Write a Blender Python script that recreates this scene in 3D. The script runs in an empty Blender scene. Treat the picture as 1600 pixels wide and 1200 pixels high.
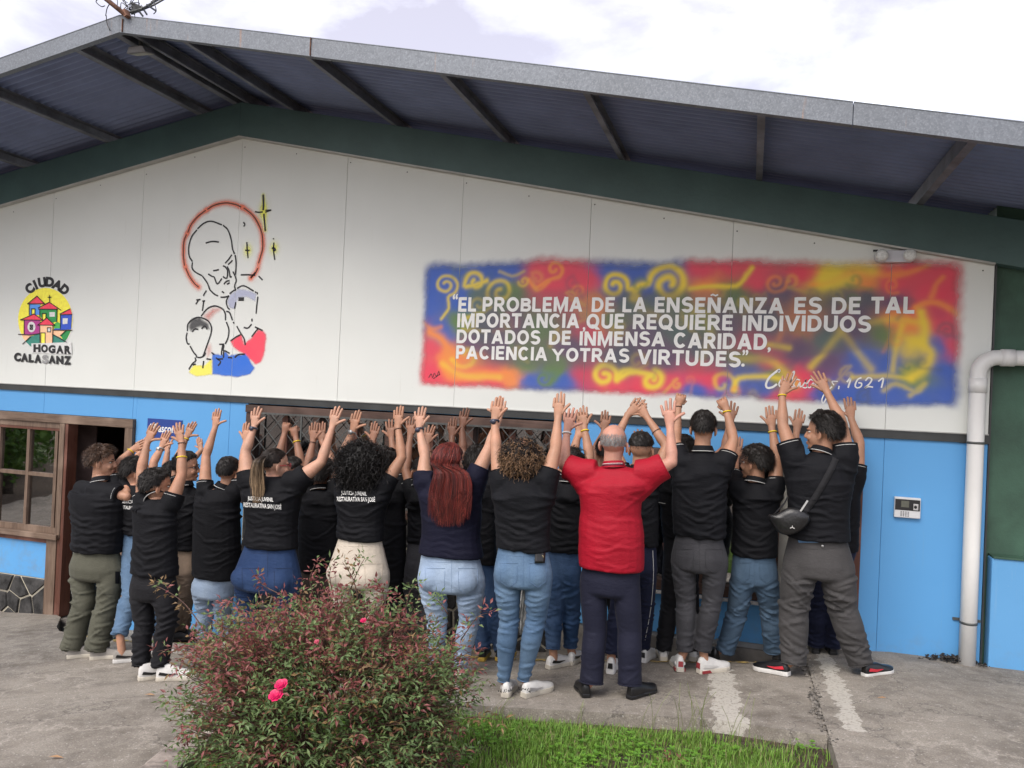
import bpy, bmesh, math, random
import numpy as np
from mathutils import Vector, Matrix, noise
from mathutils.bvhtree import BVHTree
random.seed(7)
SC = bpy.context.scene
COL = SC.collection
# ------------------------------------------------------------------ camera, sky, sun, exposure
F_PX = 1216.05
CAM = Vector((5.0786, -6.7593, 2.70))
CR = Vector((0.95491512, 0.29352688, 0.04448677))
CU = Vector((-0.04009535, -0.02096421, 0.99897591))
CF = Vector((-0.29415892, 0.95572092, 0.00824998))
cd = bpy.data.cameras.new('camera')
cam = bpy.data.objects.new('camera', cd); COL.objects.link(cam)
cam.matrix_world = Matrix(((CR.x, CU.x, -CF.x, CAM.x), (CR.y, CU.y, -CF.y, CAM.y), (CR.z, CU.z, -CF.z, CAM.z), (0, 0, 0, 1)))
cd.lens = 36 * F_PX / 1600; cd.sensor_width = 36; cd.clip_start = 0.05; cd.clip_end = 2000
SC.camera = cam
W = bpy.data.worlds.new('World'); SC.world = W; W.use_nodes = True
nt = W.node_tree; nt.nodes.clear()
def nd(t, typ, **kw):
    n = t.nodes.new(typ)
    for k, v in kw.items(): setattr(n, k, v)
    return n
sky = nd(nt, 'ShaderNodeTexSky', sky_type='NISHITA', sun_disc=False)
SUN_EL, SUN_AZ = 50.0, 200.0      # azimuth clockwise from +Y
sky.sun_elevation = math.radians(SUN_EL); sky.sun_rotation = math.radians(SUN_AZ)
sky.air_density = 1.0; sky.dust_density = 3.0
bg1 = nd(nt, 'ShaderNodeBackground'); bg1.inputs['Strength'].default_value = 0.05
nt.links.new(sky.outputs[0], bg1.inputs['Color'])
tc = nd(nt, 'ShaderNodeTexCoord')
mp = nd(nt, 'ShaderNodeMapping'); mp.inputs['Scale'].default_value = (1.0, 1.0, 2.2); mp.inputs['Location'].default_value = (9, 1, 3)
nt.links.new(tc.outputs['Generated'], mp.inputs[0])
nz = nd(nt, 'ShaderNodeTexNoise'); nz.inputs['Scale'].default_value = 3.2; nz.inputs['Detail'].default_value = 9; nz.inputs['Roughness'].default_value = .55; nz.inputs['Distortion'].default_value = .25
nt.links.new(mp.outputs[0], nz.inputs['Vector'])
cr = nd(nt, 'ShaderNodeValToRGB')
cr.color_ramp.elements[0].position = .44; cr.color_ramp.elements[0].color = (.245, .205, .205, 1)
cr.color_ramp.elements[1].position = .65; cr.color_ramp.elements[1].color = (.74, .74, .75, 1)
e_ = cr.color_ramp.elements.new(.55); e_.color = (.40, .37, .38, 1)
nt.links.new(nz.outputs['Fac'], cr.inputs[0])
bg2 = nd(nt, 'ShaderNodeBackground'); bg2.inputs['Strength'].default_value = 0.86
nt.links.new(cr.outputs[0], bg2.inputs['Color'])
ad = nd(nt, 'ShaderNodeAddShader'); out = nd(nt, 'ShaderNodeOutputWorld')
nt.links.new(bg1.outputs[0], ad.inputs[0]); nt.links.new(bg2.outputs[0], ad.inputs[1]); nt.links.new(ad.outputs[0], out.inputs[0])
sl = bpy.data.lights.new('sun', 'SUN'); sl.energy = .85; sl.angle = math.radians(35); sl.color = (1.0, .97, .92)
sun = bpy.data.objects.new('sun', sl); COL.objects.link(sun)
_e, _a = math.radians(SUN_EL), math.radians(SUN_AZ)
sd = Vector((math.sin(_a) * math.cos(_e), math.cos(_a) * math.cos(_e), math.sin(_e)))
sun.rotation_euler = sd.to_track_quat('Z', 'Y').to_euler()
SC.view_settings.view_transform = 'Standard'; SC.view_settings.look = 'None'
SC.view_settings.gamma = 1; SC.view_settings.use_curve_mapping = False
SC.view_settings.exposure = 1.5
try: SC.cycles.use_denoising = True
except Exception: pass
SC.cycles.max_bounces = 6; SC.cycles.transparent_max_bounces = 12

# ------------------------------------------------------------------ surveying helpers (photo pixel -> a place in the world)
def ray(px, py): return CR * ((px - 800) / F_PX) + CU * ((600 - py) / F_PX) + CF
def at(px, py, Y=0.0):
    d = ray(px, py); return CAM + d * ((Y - CAM.y) / d.y)
def wl(px, py):
    p = at(px, py, 0.0); return (p.x, p.z)
def clampf(v, a, b): return max(a, min(b, v))
def gz(x, y): return .211 + .09 * clampf(x, -7, 6.2) - .08 * clampf(y, -9, 1)
def on_ground(px, py, off=0.0):
    d = ray(px, py); n = Vector((-.09, .08, 1)); t = (.211 + off - n.dot(CAM)) / n.dot(d); return CAM + d * t

# ------------------------------------------------------------------ materials
def lin(c):
    return tuple((v / 12.92 if v <= .04045 else ((v + .055) / 1.055) ** 2.4) for v in (c[0] / 255, c[1] / 255, c[2] / 255)) + (1,)
def newmat(name):
    m = bpy.data.materials.new(name); m.use_nodes = True
    t = m.node_tree; b = t.nodes['Principled BSDF']; return m, t, b
def lk(t, a, b): t.links.new(a, b)
def mixc(t, fac, a, b, mode='MIX'):
    n = t.nodes.new('ShaderNodeMix'); n.data_type = 'RGBA'; n.blend_type = mode
    if isinstance(fac, (int, float)): n.inputs[0].default_value = fac
    else: lk(t, fac, n.inputs[0])
    for i, v in ((6, a), (7, b)):
        if isinstance(v, (tuple, list)): n.inputs[i].default_value = v if len(v) == 4 else tuple(v) + (1,)
        else: lk(t, v, n.inputs[i])
    return n.outputs[2]
def tex(t, typ, scale, vec=None, **kw):
    n = t.nodes.new('ShaderNodeTex' + typ); n.inputs['Scale'].default_value = scale
    for k, v in kw.items():
        if k in n.inputs: n.inputs[k].default_value = v
        else: setattr(n, k, v)
    if vec is not None: lk(t, vec, n.inputs['Vector'])
    return n
def coord(t, scale=(1, 1, 1), kind='Object', rot=(0, 0, 0)):
    c = t.nodes.new('ShaderNodeTexCoord'); m = t.nodes.new('ShaderNodeMapping'); m.inputs['Scale'].default_value = scale; m.inputs['Rotation'].default_value = rot
    lk(t, c.outputs[kind], m.inputs[0]); return m.outputs[0]
def ramp(t, fac, stops):
    n = t.nodes.new('ShaderNodeValToRGB'); lk(t, fac, n.inputs[0])
    el = n.color_ramp.elements
    while len(el) < len(stops): el.new(.5)
    for e, (p, c) in zip(el, stops):
        e.position = p; e.color = (c, c, c, 1) if isinstance(c, (int, float)) else (tuple(c) + (1,))[:4]
    return n.outputs[0]
def bump(t, b, h, dist, strength=1.0, prev=None):
    n = t.nodes.new('ShaderNodeBump'); n.inputs['Distance'].default_value = dist; n.inputs['Strength'].default_value = strength
    lk(t, h, n.inputs['Height'])
    if prev is not None: lk(t, prev, n.inputs['Normal'])
    lk(t, n.outputs[0], b.inputs['Normal']); return n.outputs[0]
def simple(name, col, rough=.6, metal=0, var=.12, scale=6, bumpd=0.0, bscale=60, spec=.5, col2=None, vs=(1, 1, 1), detail=5):
    m, t, b = newmat(name); v = coord(t, vs)
    n = tex(t, 'Noise', scale, v, Detail=detail, Roughness=.6)
    c2 = col2 or tuple(max(0, x * (1 - var * 2)) for x in col[:3]); c1 = tuple(min(1, x * (1 + var)) for x in col[:3])
    f = ramp(t, n.outputs['Fac'], [(.3, 0), (.7, 1)])
    lk(t, mixc(t, f, c2, c1), b.inputs['Base Color'])
    b.inputs['Roughness'].default_value = rough; b.inputs['Metallic'].default_value = metal
    b.inputs['Specular IOR Level'].default_value = spec
    if bumpd:
        n2 = tex(t, 'Noise', bscale, v, Detail=6, Roughness=.65); bump(t, b, n2.outputs['Fac'], bumpd)
    return m
def flat(name, col, rough=.6, metal=0, emit=0, spec=.5):
    return simple(name, col, rough, metal, var=.05, scale=9, spec=spec)

# ------------------------------------------------------------------ mesh builder
class MB:
    def __init__(s): s.v = []; s.f = []; s.mi = []; s.sm = []
    def add(s, vs, fs, mi=0, sm=False):
        o = len(s.v); s.v += [tuple(p) for p in vs]; s.f += [tuple(i + o for i in f) for f in fs]; s.mi += [mi] * len(fs); s.sm += [sm] * len(fs)
    def box(s, a, b, mi=0):
        x0, y0, z0 = a; x1, y1, z1 = b
        s.add([(x0, y0, z0), (x1, y0, z0), (x1, y1, z0), (x0, y1, z0), (x0, y0, z1), (x1, y0, z1), (x1, y1, z1), (x0, y1, z1)],
              [(0, 3, 2, 1), (4, 5, 6, 7), (0, 1, 5, 4), (1, 2, 6, 5), (2, 3, 7, 6), (3, 0, 4, 7)], mi)
    def prism(s, poly, y0, y1, mi=0):       # poly in (x,z), seen from -y counter-clockwise
        n = len(poly)
        s.add([(x, y0, z) for x, z in poly] + [(x, y1, z) for x, z in poly],
              [tuple(range(n)), tuple(range(2 * n - 1, n - 1, -1))] + [(i, i + n, (i + 1) % n + n, (i + 1) % n) for i in range(n)], mi)
    def bar(s, p, q, w, h=None, up=(0, 0, 1), mi=0):
        p, q = Vector(p), Vector(q); d = (q - p).normalized(); h = h or w
        r = d.cross(Vector(up))
        if r.length < 1e-4: r = d.cross(Vector((1, 0, 0)))
        r.normalize(); u = r.cross(d)
        vs = [c + r * (sx * w / 2) + u * (sy * h / 2) for c in (p, q) for sx, sy in ((-1, -1), (1, -1), (1, 1), (-1, 1))]
        s.add(vs, [(0, 1, 2, 3), (7, 6, 5, 4), (0, 4, 5, 1), (1, 5, 6, 2), (2, 6, 7, 3), (3, 7, 4, 0)], mi)
    def tube(s, pts, rad, n=8, mi=0, sm=True, cap=True):
        pts = [Vector(p) for p in pts]; k = len(pts)
        rad = rad if isinstance(rad, (list, tuple)) else [rad] * k
        prev = None; rings = []
        for i, p in enumerate(pts):
            d = (pts[min(i + 1, k - 1)] - pts[max(i - 1, 0)])
            if d.length < 1e-9: d = Vector((0, 0, 1))
            d.normalize()
            if prev is None:
                a = d.orthogonal().normalized()
            else:
                a = prev - d * prev.dot(d)
                a = a.normalized() if a.length > 1e-6 else d.orthogonal().normalized()
            prev = a; b = d.cross(a)
            rings.append([p + (a * math.cos(6.28318 * j / n) + b * math.sin(6.28318 * j / n)) * rad[i] for j in range(n)])
        vs = [v for r in rings for v in r]
        fs = [(i * n + j, i * n + (j + 1) % n, (i + 1) * n + (j + 1) % n, (i + 1) * n + j) for i in range(k - 1) for j in range(n)]
        if cap: fs += [tuple(range(n - 1, -1, -1)), tuple(range((k - 1) * n, k * n))]
        s.add(vs, fs, mi, sm)
    def loft(s, rings, mi=0, sm=True):      # rings of equal length, closed with caps
        n = len(rings[0]); k = len(rings)
        vs = [v for r in rings for v in r]
        fs = [(i * n + j, i * n + (j + 1) % n, (i + 1) * n + (j + 1) % n, (i + 1) * n + j) for i in range(k - 1) for j in range(n)]
        fs += [tuple(range(n - 1, -1, -1)), tuple(range((k - 1) * n, k * n))]
        s.add(vs, fs, mi, sm)
    def ball(s, c, r, n=10, m=7, mi=0):     # r may be a triple
        c = Vector(c); r = r if isinstance(r, (tuple, list)) else (r, r, r)
        vs = [c + Vector((0, 0, -r[2]))]
        for i in range(1, m):
            th = math.pi * i / m
            for j in range(n):
                ph = 2 * math.pi * j / n
                vs.append(c + Vector((r[0] * math.sin(th) * math.cos(ph), r[1] * math.sin(th) * math.sin(ph), -r[2] * math.cos(th))))
        vs.append(c + Vector((0, 0, r[2]))); e = len(vs) - 1
        fs = [(0, 1 + (j + 1) % n, 1 + j) for j in range(n)]
        fs += [(1 + i * n + j, 1 + i * n + (j + 1) % n, 1 + (i + 1) * n + (j + 1) % n, 1 + (i + 1) * n + j) for i in range(m - 2) for j in range(n)]
        fs += [(1 + (m - 2) * n + j, 1 + (m - 2) * n + (j + 1) % n, e) for j in range(n)]
        s.add(vs, fs, mi, True)
    def mesh(s, name):
        me = bpy.data.meshes.new(name); me.from_pydata(s.v, [], s.f)
        me.polygons.foreach_set('material_index', s.mi); me.polygons.foreach_set('use_smooth', s.sm); me.update()
        return me
    def build(s, name, mats, parent=None):
        me = s.mesh(name)
        for m in (mats if isinstance(mats, (list, tuple)) else [mats]): me.materials.append(m)
        return link(name, me, parent)
def link(name, me, parent=None):
    o = bpy.data.objects.new(name, me); COL.objects.link(o)
    if parent is not None:
        o.parent = parent; o.matrix_parent_inverse = Matrix.Translation(-Vector(parent.location)) if parent.type == 'EMPTY' else Matrix.Identity(4)
    return o
def tag(o, label=None, cat=None, group=None, kind=None):
    if label: o['label'] = label
    if cat: o['category'] = cat
    if group: o['group'] = group
    if kind: o['kind'] = kind
    return o
def thing(name, label, cat, loc=(0, 0, 0), group=None):
    o = bpy.data.objects.new(name, None); COL.objects.link(o); o.location = loc; o.empty_display_size = .1
    return tag(o, label, cat, group)
def bevel(o, w=.004, seg=2):
    m = o.modifiers.new('bevel', 'BEVEL'); m.width = w; m.segments = seg; m.limit_method = 'ANGLE'; m.angle_limit = math.radians(40); return o
def smooth_line(pts, step=4, closed=False):
    """Catmull-Rom through points of any dimension"""
    P = [np.array(p, float) for p in pts]; n = len(P); out_ = []
    rng = range(n if closed else n - 1)
    for i in rng:
        p0 = P[(i - 1) % n] if (closed or i > 0) else P[i] * 2 - P[i + 1]
        p1 = P[i]; p2 = P[(i + 1) % n]
        p3 = P[(i + 2) % n] if (closed or i + 2 < n) else p2 * 2 - p1
        for k in range(step):
            t_ = k / step
            out_.append(.5 * ((2 * p1) + (-p0 + p2) * t_ + (2 * p0 - 5 * p1 + 4 * p2 - p3) * t_ ** 2 + (-p0 + 3 * p1 - 3 * p2 + p3) * t_ ** 3))
    if not closed: out_.append(P[-1])
    return [tuple(p) for p in out_]
# ------------------------------------------------------------------ materials of the setting
def m_concrete():
    m, t, b = newmat('worn_concrete'); v = coord(t)
    big = tex(t, 'Noise', 1.1, v, Detail=8, Roughness=.62, Distortion=.6)
    med = tex(t, 'Noise', 7, v, Detail=8, Roughness=.7)
    fine = tex(t, 'Noise', 120, v, Detail=3, Roughness=.7)
    c = mixc(t, ramp(t, big.outputs['Fac'], [(.35, 0), (.65, 1)]), (.15, .130, .106), (.32, .288, .242))
    c = mixc(t, ramp(t, med.outputs['Fac'], [(.42, 0), (.66, .75)]), c, (.37, .338, .29))
    st = tex(t, 'Noise', 2.6, v, Detail=10, Roughness=.75, Distortion=1.2)
    c = mixc(t, ramp(t, st.outputs['Fac'], [(.52, 0), (.66, .6)]), c, (.125, .112, .095))
    wn = tex(t, 'Noise', 3.0, v, Detail=6, Roughness=.6)
    wv = t.nodes.new('ShaderNodeVectorMath'); wv.operation = 'MULTIPLY_ADD'; lk(t, wn.outputs['Color'], wv.inputs[0]); wv.inputs[1].default_value = (.7, .7, .7); lk(t, v, wv.inputs[2])
    vo = tex(t, 'Voronoi', 1.15, wv.outputs[0]); vo.feature = 'DISTANCE_TO_EDGE'
    rg = tex(t, 'Noise', .8, v, Detail=2)
    line = ramp(t, vo.outputs['Distance'], [(0.0, 1), (.03, 0)])
    lm = t.nodes.new('ShaderNodeMath'); lm.operation = 'MULTIPLY'; lk(t, line, lm.inputs[0]); lk(t, ramp(t, rg.outputs['Fac'], [(.48, 0), (.6, .75)]), lm.inputs[1])
    c = mixc(t, lm.outputs[0], c, (.44, .40, .345))
    ck = tex(t, 'Voronoi', .75, wv.outputs[0]); ck.feature = 'DISTANCE_TO_EDGE'
    crk = ramp(t, ck.outputs['Distance'], [(0.0, .75), (.006, 0)])
    c = mixc(t, crk, c, (.06, .055, .05))
    c = mixc(t, ramp(t, fine.outputs['Fac'], [(.35, .55), (.62, 0)]), c, (.11, .10, .09))
    sp = tex(t, 'Noise', 60, v, Detail=2); c = mixc(t, ramp(t, sp.outputs['Fac'], [(.62, 0), (.75, .5)]), c, (.6, .58, .54))
    # old white paint: two worn stripes running out from the wall, chipped by noise
    def mth(op, a, b_=None, c_=None):
        n = t.nodes.new('ShaderNodeMath'); n.operation = op
        for k, q in enumerate((a, b_, c_)):
            if q is None: continue
            if isinstance(q, (int, float)): n.inputs[k].default_value = q
            else: lk(t, q, n.inputs[k])
        return n.outputs[0]
    sx = t.nodes.new('ShaderNodeSeparateXYZ'); lk(t, v, sx.inputs[0]); X_, Y_ = sx.outputs['X'], sx.outputs['Y']
    e1 = tex(t, 'Noise', 9, v, Detail=6, Roughness=.65); e2 = tex(t, 'Noise', 48, v, Detail=4, Roughness=.7)
    jit = mth('MULTIPLY_ADD', e1.outputs['Fac'], .22, -.11)
    for a_, b_, hw, y_lo in ((4.858, -.0945, .085, -2.30), (5.70, .0, .055, -2.05)):
        xc = mth('MULTIPLY_ADD', Y_, b_, a_); d = mth('ADD', mth('ABSOLUTE', mth('SUBTRACT', X_, xc)), jit)
        ms = mth('LESS_THAN', d, hw); ms = mth('MULTIPLY', ms, mth('GREATER_THAN', Y_, y_lo)); ms = mth('MULTIPLY', ms, ramp(t, e2.outputs['Fac'], [(.36, .15), (.50, .85)]))
        c = mixc(t, ms, c, (.50, .475, .42))
    lk(t, c, b.inputs['Base Color']); b.inputs['Roughness'].default_value = .88; b.inputs['Specular IOR Level'].default_value = .3
    n1 = bump(t, b, fine.outputs['Fac'], .004, .8); n2 = bump(t, b, med.outputs['Fac'], .012, .7, n1)
    bump(t, b, crk, .012, -1.0 if False else .0, n2)
    return m
def m_cladding(name, c1, c2, grime, gr_lo=.5):
    m, t, b = newmat(name); v = coord(t)
    n = tex(t, 'Noise', .9, v, Detail=6, Roughness=.55); c = mixc(t, ramp(t, n.outputs['Fac'], [(.3, 0), (.7, 1)]), c1, c2)
    vs = coord(t, (9, 9, .55)); s_ = tex(t, 'Noise', 1.6, vs, Detail=8, Roughness=.7)
    c = mixc(t, ramp(t, s_.outputs['Fac'], [(gr_lo, 0), (.78, .45)]), c, grime)
    d = tex(t, 'Noise', 34, v, Detail=2); c = mixc(t, ramp(t, d.outputs['Fac'], [(.74, 0), (.80, .5)]), c, grime)
    sx_ = t.nodes.new('ShaderNodeSeparateXYZ'); lk(t, coord(t), sx_.inputs[0]); mr = t.nodes.new('ShaderNodeMapRange'); mr.inputs['From Min'].default_value = .70; mr.inputs['From Max'].default_value = 1.05; mr.inputs['To Min'].default_value = .9; mr.inputs['To Max'].default_value = 0; lk(t, sx_.outputs['Z'], mr.inputs['Value'])
    sn = tex(t, 'Noise', 7, v, Detail=8, Roughness=.7); mm = t.nodes.new('ShaderNodeMath'); mm.operation = 'MULTIPLY'; lk(t, mr.outputs[0], mm.inputs[0]); lk(t, ramp(t, sn.outputs['Fac'], [(.48, 0), (.66, .35)]), mm.inputs[1])
    c = mixc(t, mm.outputs[0], c, (.20, .20, .18))
    lk(t, c, b.inputs['Base Color']); b.inputs['Roughness'].default_value = .52; b.inputs['Specular IOR Level'].default_value = .35
    w = tex(t, 'Noise', 1.4, v, Detail=2); f = tex(t, 'Noise', 160, v, Detail=2)
    n1 = bump(t, b, w.outputs['Fac'], .02, .35); bump(t, b, f.outputs['Fac'], .0008, .6, n1)
    return m
def m_wood(name, c1, c2, axis=2, sc=7):
    m, t, b = newmat(name); s = [sc * 4] * 3; s[axis] = sc * .35; v = coord(t, tuple(s))
    n = tex(t, 'Noise', 1.0, v, Detail=8, Roughness=.65, Distortion=.8)
    c = mixc(t, ramp(t, n.outputs['Fac'], [(.3, 0), (.68, 1)]), c1, c2)
    n3 = tex(t, 'Noise', 2.2, coord(t), Detail=5); c = mixc(t, ramp(t, n3.outputs['Fac'], [(.5, 0), (.7, .5)]), c, tuple(min(1, x * 1.7 + .06) for x in c2[:3]))
    lk(t, c, b.inputs['Base Color']); b.inputs['Roughness'].default_value = .6
    bump(t, b, n.outputs['Fac'], .003, .6); return m
def m_galv(name, c1=(.135, .15, .17), c2=(.19, .21, .235)):
    m, t, b = newmat(name); v = coord(t)
    vo = tex(t, 'Voronoi', 55, v); n = tex(t, 'Noise', 1.3, v, Detail=6); n2 = tex(t, 'Noise', 90, v, Detail=2)
    c = mixc(t, vo.outputs['Color'], c1, c2); c = mixc(t, ramp(t, n.outputs['Fac'], [(.35, 0), (.7, .5)]), c, (.12, .13, .14))
    vs = coord(t, (14, 14, .8)); s_ = tex(t, 'Noise', 1.0, vs, Detail=7, Roughness=.65)
    c = mixc(t, ramp(t, s_.outputs['Fac'], [(.64, 0), (.72, .7)]), c, (.30, .17, .10))
    c = mixc(t, ramp(t, n2.outputs['Fac'], [(.5, 0), (.7, .35)]), c, (.31, .33, .36))
    lk(t, c, b.inputs['Base Color']); b.inputs['Metallic'].default_value = .35; b.inputs['Roughness'].default_value = .55
    return m
M = {}
M['concrete'] = m_concrete()
M['white_clad'] = m_cladding('white_painted_cladding', (.665, .685, .645), (.71, .73, .69), (.45, .44, .37), .62)
M['blue_clad'] = m_cladding('sky_blue_painted_cladding', (.098, .315, .62), (.11, .34, .65), (.16, .33, .52), .6)
M['blue_wall'] = m_cladding('sky_blue_painted_render', (.10, .30, .56), (.12, .33, .60), (.35, .45, .52), .6)
M['green_beam'] = simple('dark_green_beam_paint', (.068, .125, .122), .5, var=.10, scale=1.6, bumpd=.002, bscale=25)
M['green_wall'] = simple('mid_green_wall_paint', (.042, .10, .066), .65, var=.2, scale=3, bumpd=.002, bscale=50)
M['trim'] = simple('dark_grey_metal_trim', (.035, .038, .038), .5, var=.2, scale=5)
M['trim_edge'] = simple('pale_metal_edge', (.45, .45, .42), .5)
M['purlin'] = simple('dusty_grey_purlin_paint', (.15, .16, .185), .55, var=.25, scale=5, bumpd=.001)
M['roof_under'] = simple('navy_corrugated_sheet', (.175, .215, .35), .5, var=.10, scale=2.2, metal=.2)
M['galv'] = m_galv('galvanised_steel')
M['rust'] = simple('rusty_steel', (.16, .075, .045), .8, var=.4, scale=20, bumpd=.001)
M['oldwood'] = m_wood('weathered_brown_wood', (.075, .045, .03), (.19, .13, .09), 0)
M['oldwood_v'] = m_wood('weathered_brown_wood_upright', (.075, .045, .03), (.19, .13, .09), 2)
M['redwood'] = m_wood('red_brown_varnished_wood', (.06, .018, .010), (.13, .045, .025), 2)
M['darkwood'] = m_wood('dark_brown_varnished_wood', (.035, .018, .012), (.085, .042, .028), 0)
M['orange_wood'] = m_wood('orange_varnished_wood', (.26, .075, .012), (.50, .17, .025), 2, 4)
M['cream'] = simple('cream_inner_panel', (.55, .54, .49), .8, var=.08)
M['grille'] = simple('grey_painted_grille_bar', (.10, .105, .10), .45, var=.2, scale=20, metal=.3)
M['core'] = simple('dark_wall_core', (.32, .33, .33), .9)
M['inner_dark'] = simple('dim_maroon_inner_wall', (.12, .075, .07), .8, var=.2)
M['inner_light'] = simple('grey_inner_wainscot', (.50, .49, .48), .7, var=.12)
M['stone'] = simple('dark_grey_stone', (.042, .041, .040), .7, var=.5, scale=9, bumpd=.012, bscale=16)
M['mortar'] = simple('cream_mortar', (.50, .46, .36), .9, var=.15, scale=14, bumpd=.004, bscale=60)
M['plinth'] = simple('grey_cement_plinth', (.20, .185, .165), .9, var=.25, scale=4, bumpd=.004, bscale=50)
M['pvc'] = simple('white_pvc_pipe', (.70, .70, .68), .38, var=.06, scale=2.2, vs=(1, 1, .5))
M['soil'] = simple('brown_soil', (.085, .06, .042), .95, var=.4, scale=18, bumpd=.02, bscale=40)
M['paint_w'] = simple('old_white_road_paint', (.37, .345, .30), .85, var=.3, scale=30, bumpd=.002)
M['paint_y'] = simple('old_yellow_edge_paint', (.42, .30, .09), .85, var=.35, scale=26, bumpd=.002)
M['black'] = flat('black_plastic', (.012, .012, .013), .4)
M['ink'] = flat('black_wall_paint', (.02, .02, .022), .7)
M['white_ink'] = simple('white_lettering_paint', (.78, .78, .75), .6, var=.06, scale=8)
def m_glass(name, tint=(.9, .93, .92)):
    m, t, b = newmat(name); gl = t.nodes.new('ShaderNodeBsdfGlossy'); tr = t.nodes.new('ShaderNodeBsdfTransparent'); fr = t.nodes.new('ShaderNodeFresnel')
    fr.inputs['IOR'].default_value = 1.9; gl.inputs['Roughness'].default_value = .02; tr.inputs['Color'].default_value = (*[x * .85 for x in tint], 1)
    nz_ = tex(t, 'Noise', 2.2, coord(t), Detail=1); bp = t.nodes.new('ShaderNodeBump'); bp.inputs['Distance'].default_value = .01; bp.inputs['Strength'].default_value = .25; lk(t, nz_.outputs['Fac'], bp.inputs['Height']); lk(t, bp.outputs[0], gl.inputs['Normal'])
    mx = t.nodes.new('ShaderNodeMixShader'); mt = t.nodes.new('ShaderNodeMath'); mt.operation = 'ADD'; mt.inputs[1].default_value = .32; lk(t, fr.outputs[0], mt.inputs[0])
    lk(t, mt.outputs[0], mx.inputs[0]); lk(t, tr.outputs[0], mx.inputs[1]); lk(t, gl.outputs[0], mx.inputs[2])
    lk(t, mx.outputs[0], t.nodes['Material Output'].inputs[0]); return m
M['glass'] = m_glass('window_glass')

# ------------------------------------------------------------------ the building
PW = 1.22
XL, XR = -6.82, 6.82
def gable(x): return 5.166 - .1961 * abs(x + .005)
def roofz(x): return 5.51 - .1945 * abs(x + .005)
B = thing('school_building', 'long gabled building, white cladding over a sky blue lower wall under a deep eave', 'building', (0, 0, 0))
TR0, TR1 = 2.455, 2.515
# upper white panels
xs = [k * PW for k in range(-6, 7) if XL < k * PW < XR]
ed = [XL] + xs + [XR]
for a, b_ in zip(ed[:-1], ed[1:]):
    mb = MB(); g = .0011
    a1, b1 = a + g, b_ - g
    pts = [(a1, TR1), (b1, TR1), (b1, gable(b1))]
    if a1 < -.005 < b1: pts.append((-.005, gable(-.005)))
    pts.append((a1, gable(a1)))
    dy = random.uniform(-.0012, .0012)
    mb.prism(pts, 0 + dy, .014 + dy)
    o = mb.build('wall_panel', M['white_clad'], B); bevel(o, .002, 1)
# nail heads near the gable edge
mb = MB()
for k in range(-5, 6):
    for d in (.0, .61):
        x = k * PW + .03 + d
        z = gable(x) - random.uniform(.06, .1)
        if XL < x < XR: mb.ball((x, -.002, z), (.006, .003, .006), 6, 4)
mb.build('nail_head', M['trim'], B)
# wall core behind (with openings)
OP = [(-3.9, -1.17, -.2, 2.215), (.214, 3.431, 1.50, 2.45), (4.15, 5.957, 1.10, 2.265), (5.30, 5.957, .70, 1.10)]
def fill(rects_open, x0, x1, z0, z1, cuts):
    """rectangles covering the area minus openings"""
    X = sorted(set([x0, x1] + [c for c in cuts if x0 < c < x1] + [v for r in rects_open for v in r[:2] if x0 < v < x1]))
    res = []
    for a, b_ in zip(X[:-1], X[1:]):
        mid = (a + b_) / 2; zz = [(z0, z1)]
        for r in rects_open:
            if r[0] < mid < r[1]:
                nz_ = []
                for (p, q) in zz:
                    if r[2] >= q or r[3] <= p: nz_.append((p, q)); continue
                    if r[2] > p: nz_.append((p, r[2]))
                    if r[3] < q: nz_.append((r[3], q))
                zz = nz_
        res += [(a, b_, p, q) for p, q in zz]
    return res
mb = MB()
for a, b_, p, q in fill(OP, XL, XR, -.6, 2.5, []): mb.box((a, .02, p), (b_, .16, q))
mb.prism([(XL, 2.5), (XR, 2.5), (XR, gable(XR)), (-.005, gable(-.005)), (XL, gable(XL))], .02, .16)
mb.build('wall_core', M['core'], B)
# blue cladding
BL = [(-3.9, -1.17, -.2, 2.215), (.214, 3.431, -1, 2.45), (4.15, 5.957, 1.10, 2.265), (5.30, 5.957, -.2, 1.11)]
def blue_bottom(x): return .66 + .02 * (x - 2.7) if x < 5.5 else -.2
seams = [k * PW for k in range(-6, 7)]
for a, b_, p, q in fill(BL, XL, XR, -.3, TR0, seams):
    g = .0009; mb = MB()
    ga = g if any(abs(a - s_) < .01 for s_ in seams) else 0; gb = g if any(abs(b_ - s_) < .01 for s_ in seams) else 0
    if b_ - a < .004: continue
    if p < 0:
        p = blue_bottom((a + b_) / 2) if 3.4 < (a + b_) / 2 < 5.5 else p
    mb.box((a + ga, 0, p), (b_ - gb, .014, q)); bevel(mb.build('wall_panel', M['blue_clad'], B), .002, 1)
mb = MB(); mb.box((3.431, -.02, -.2), (5.50, .012, .66)); mb.build('plinth', M['plinth'], B)
# trim between white and blue
mb = MB(); mb.box((XL, -.022, TR0), (XR, .012, TR1)); mb.box((XL, -.026, TR1 - .006), (XR, -.022, TR1 + .004))
o = mb.build('trim_strip', M['trim'], B)
mb = MB(); mb.box((XL, -.012, TR1 + .0045), (XR, -.001, TR1 + .012)); mb.build('trim_edge', M['trim_edge'], B)
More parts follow.
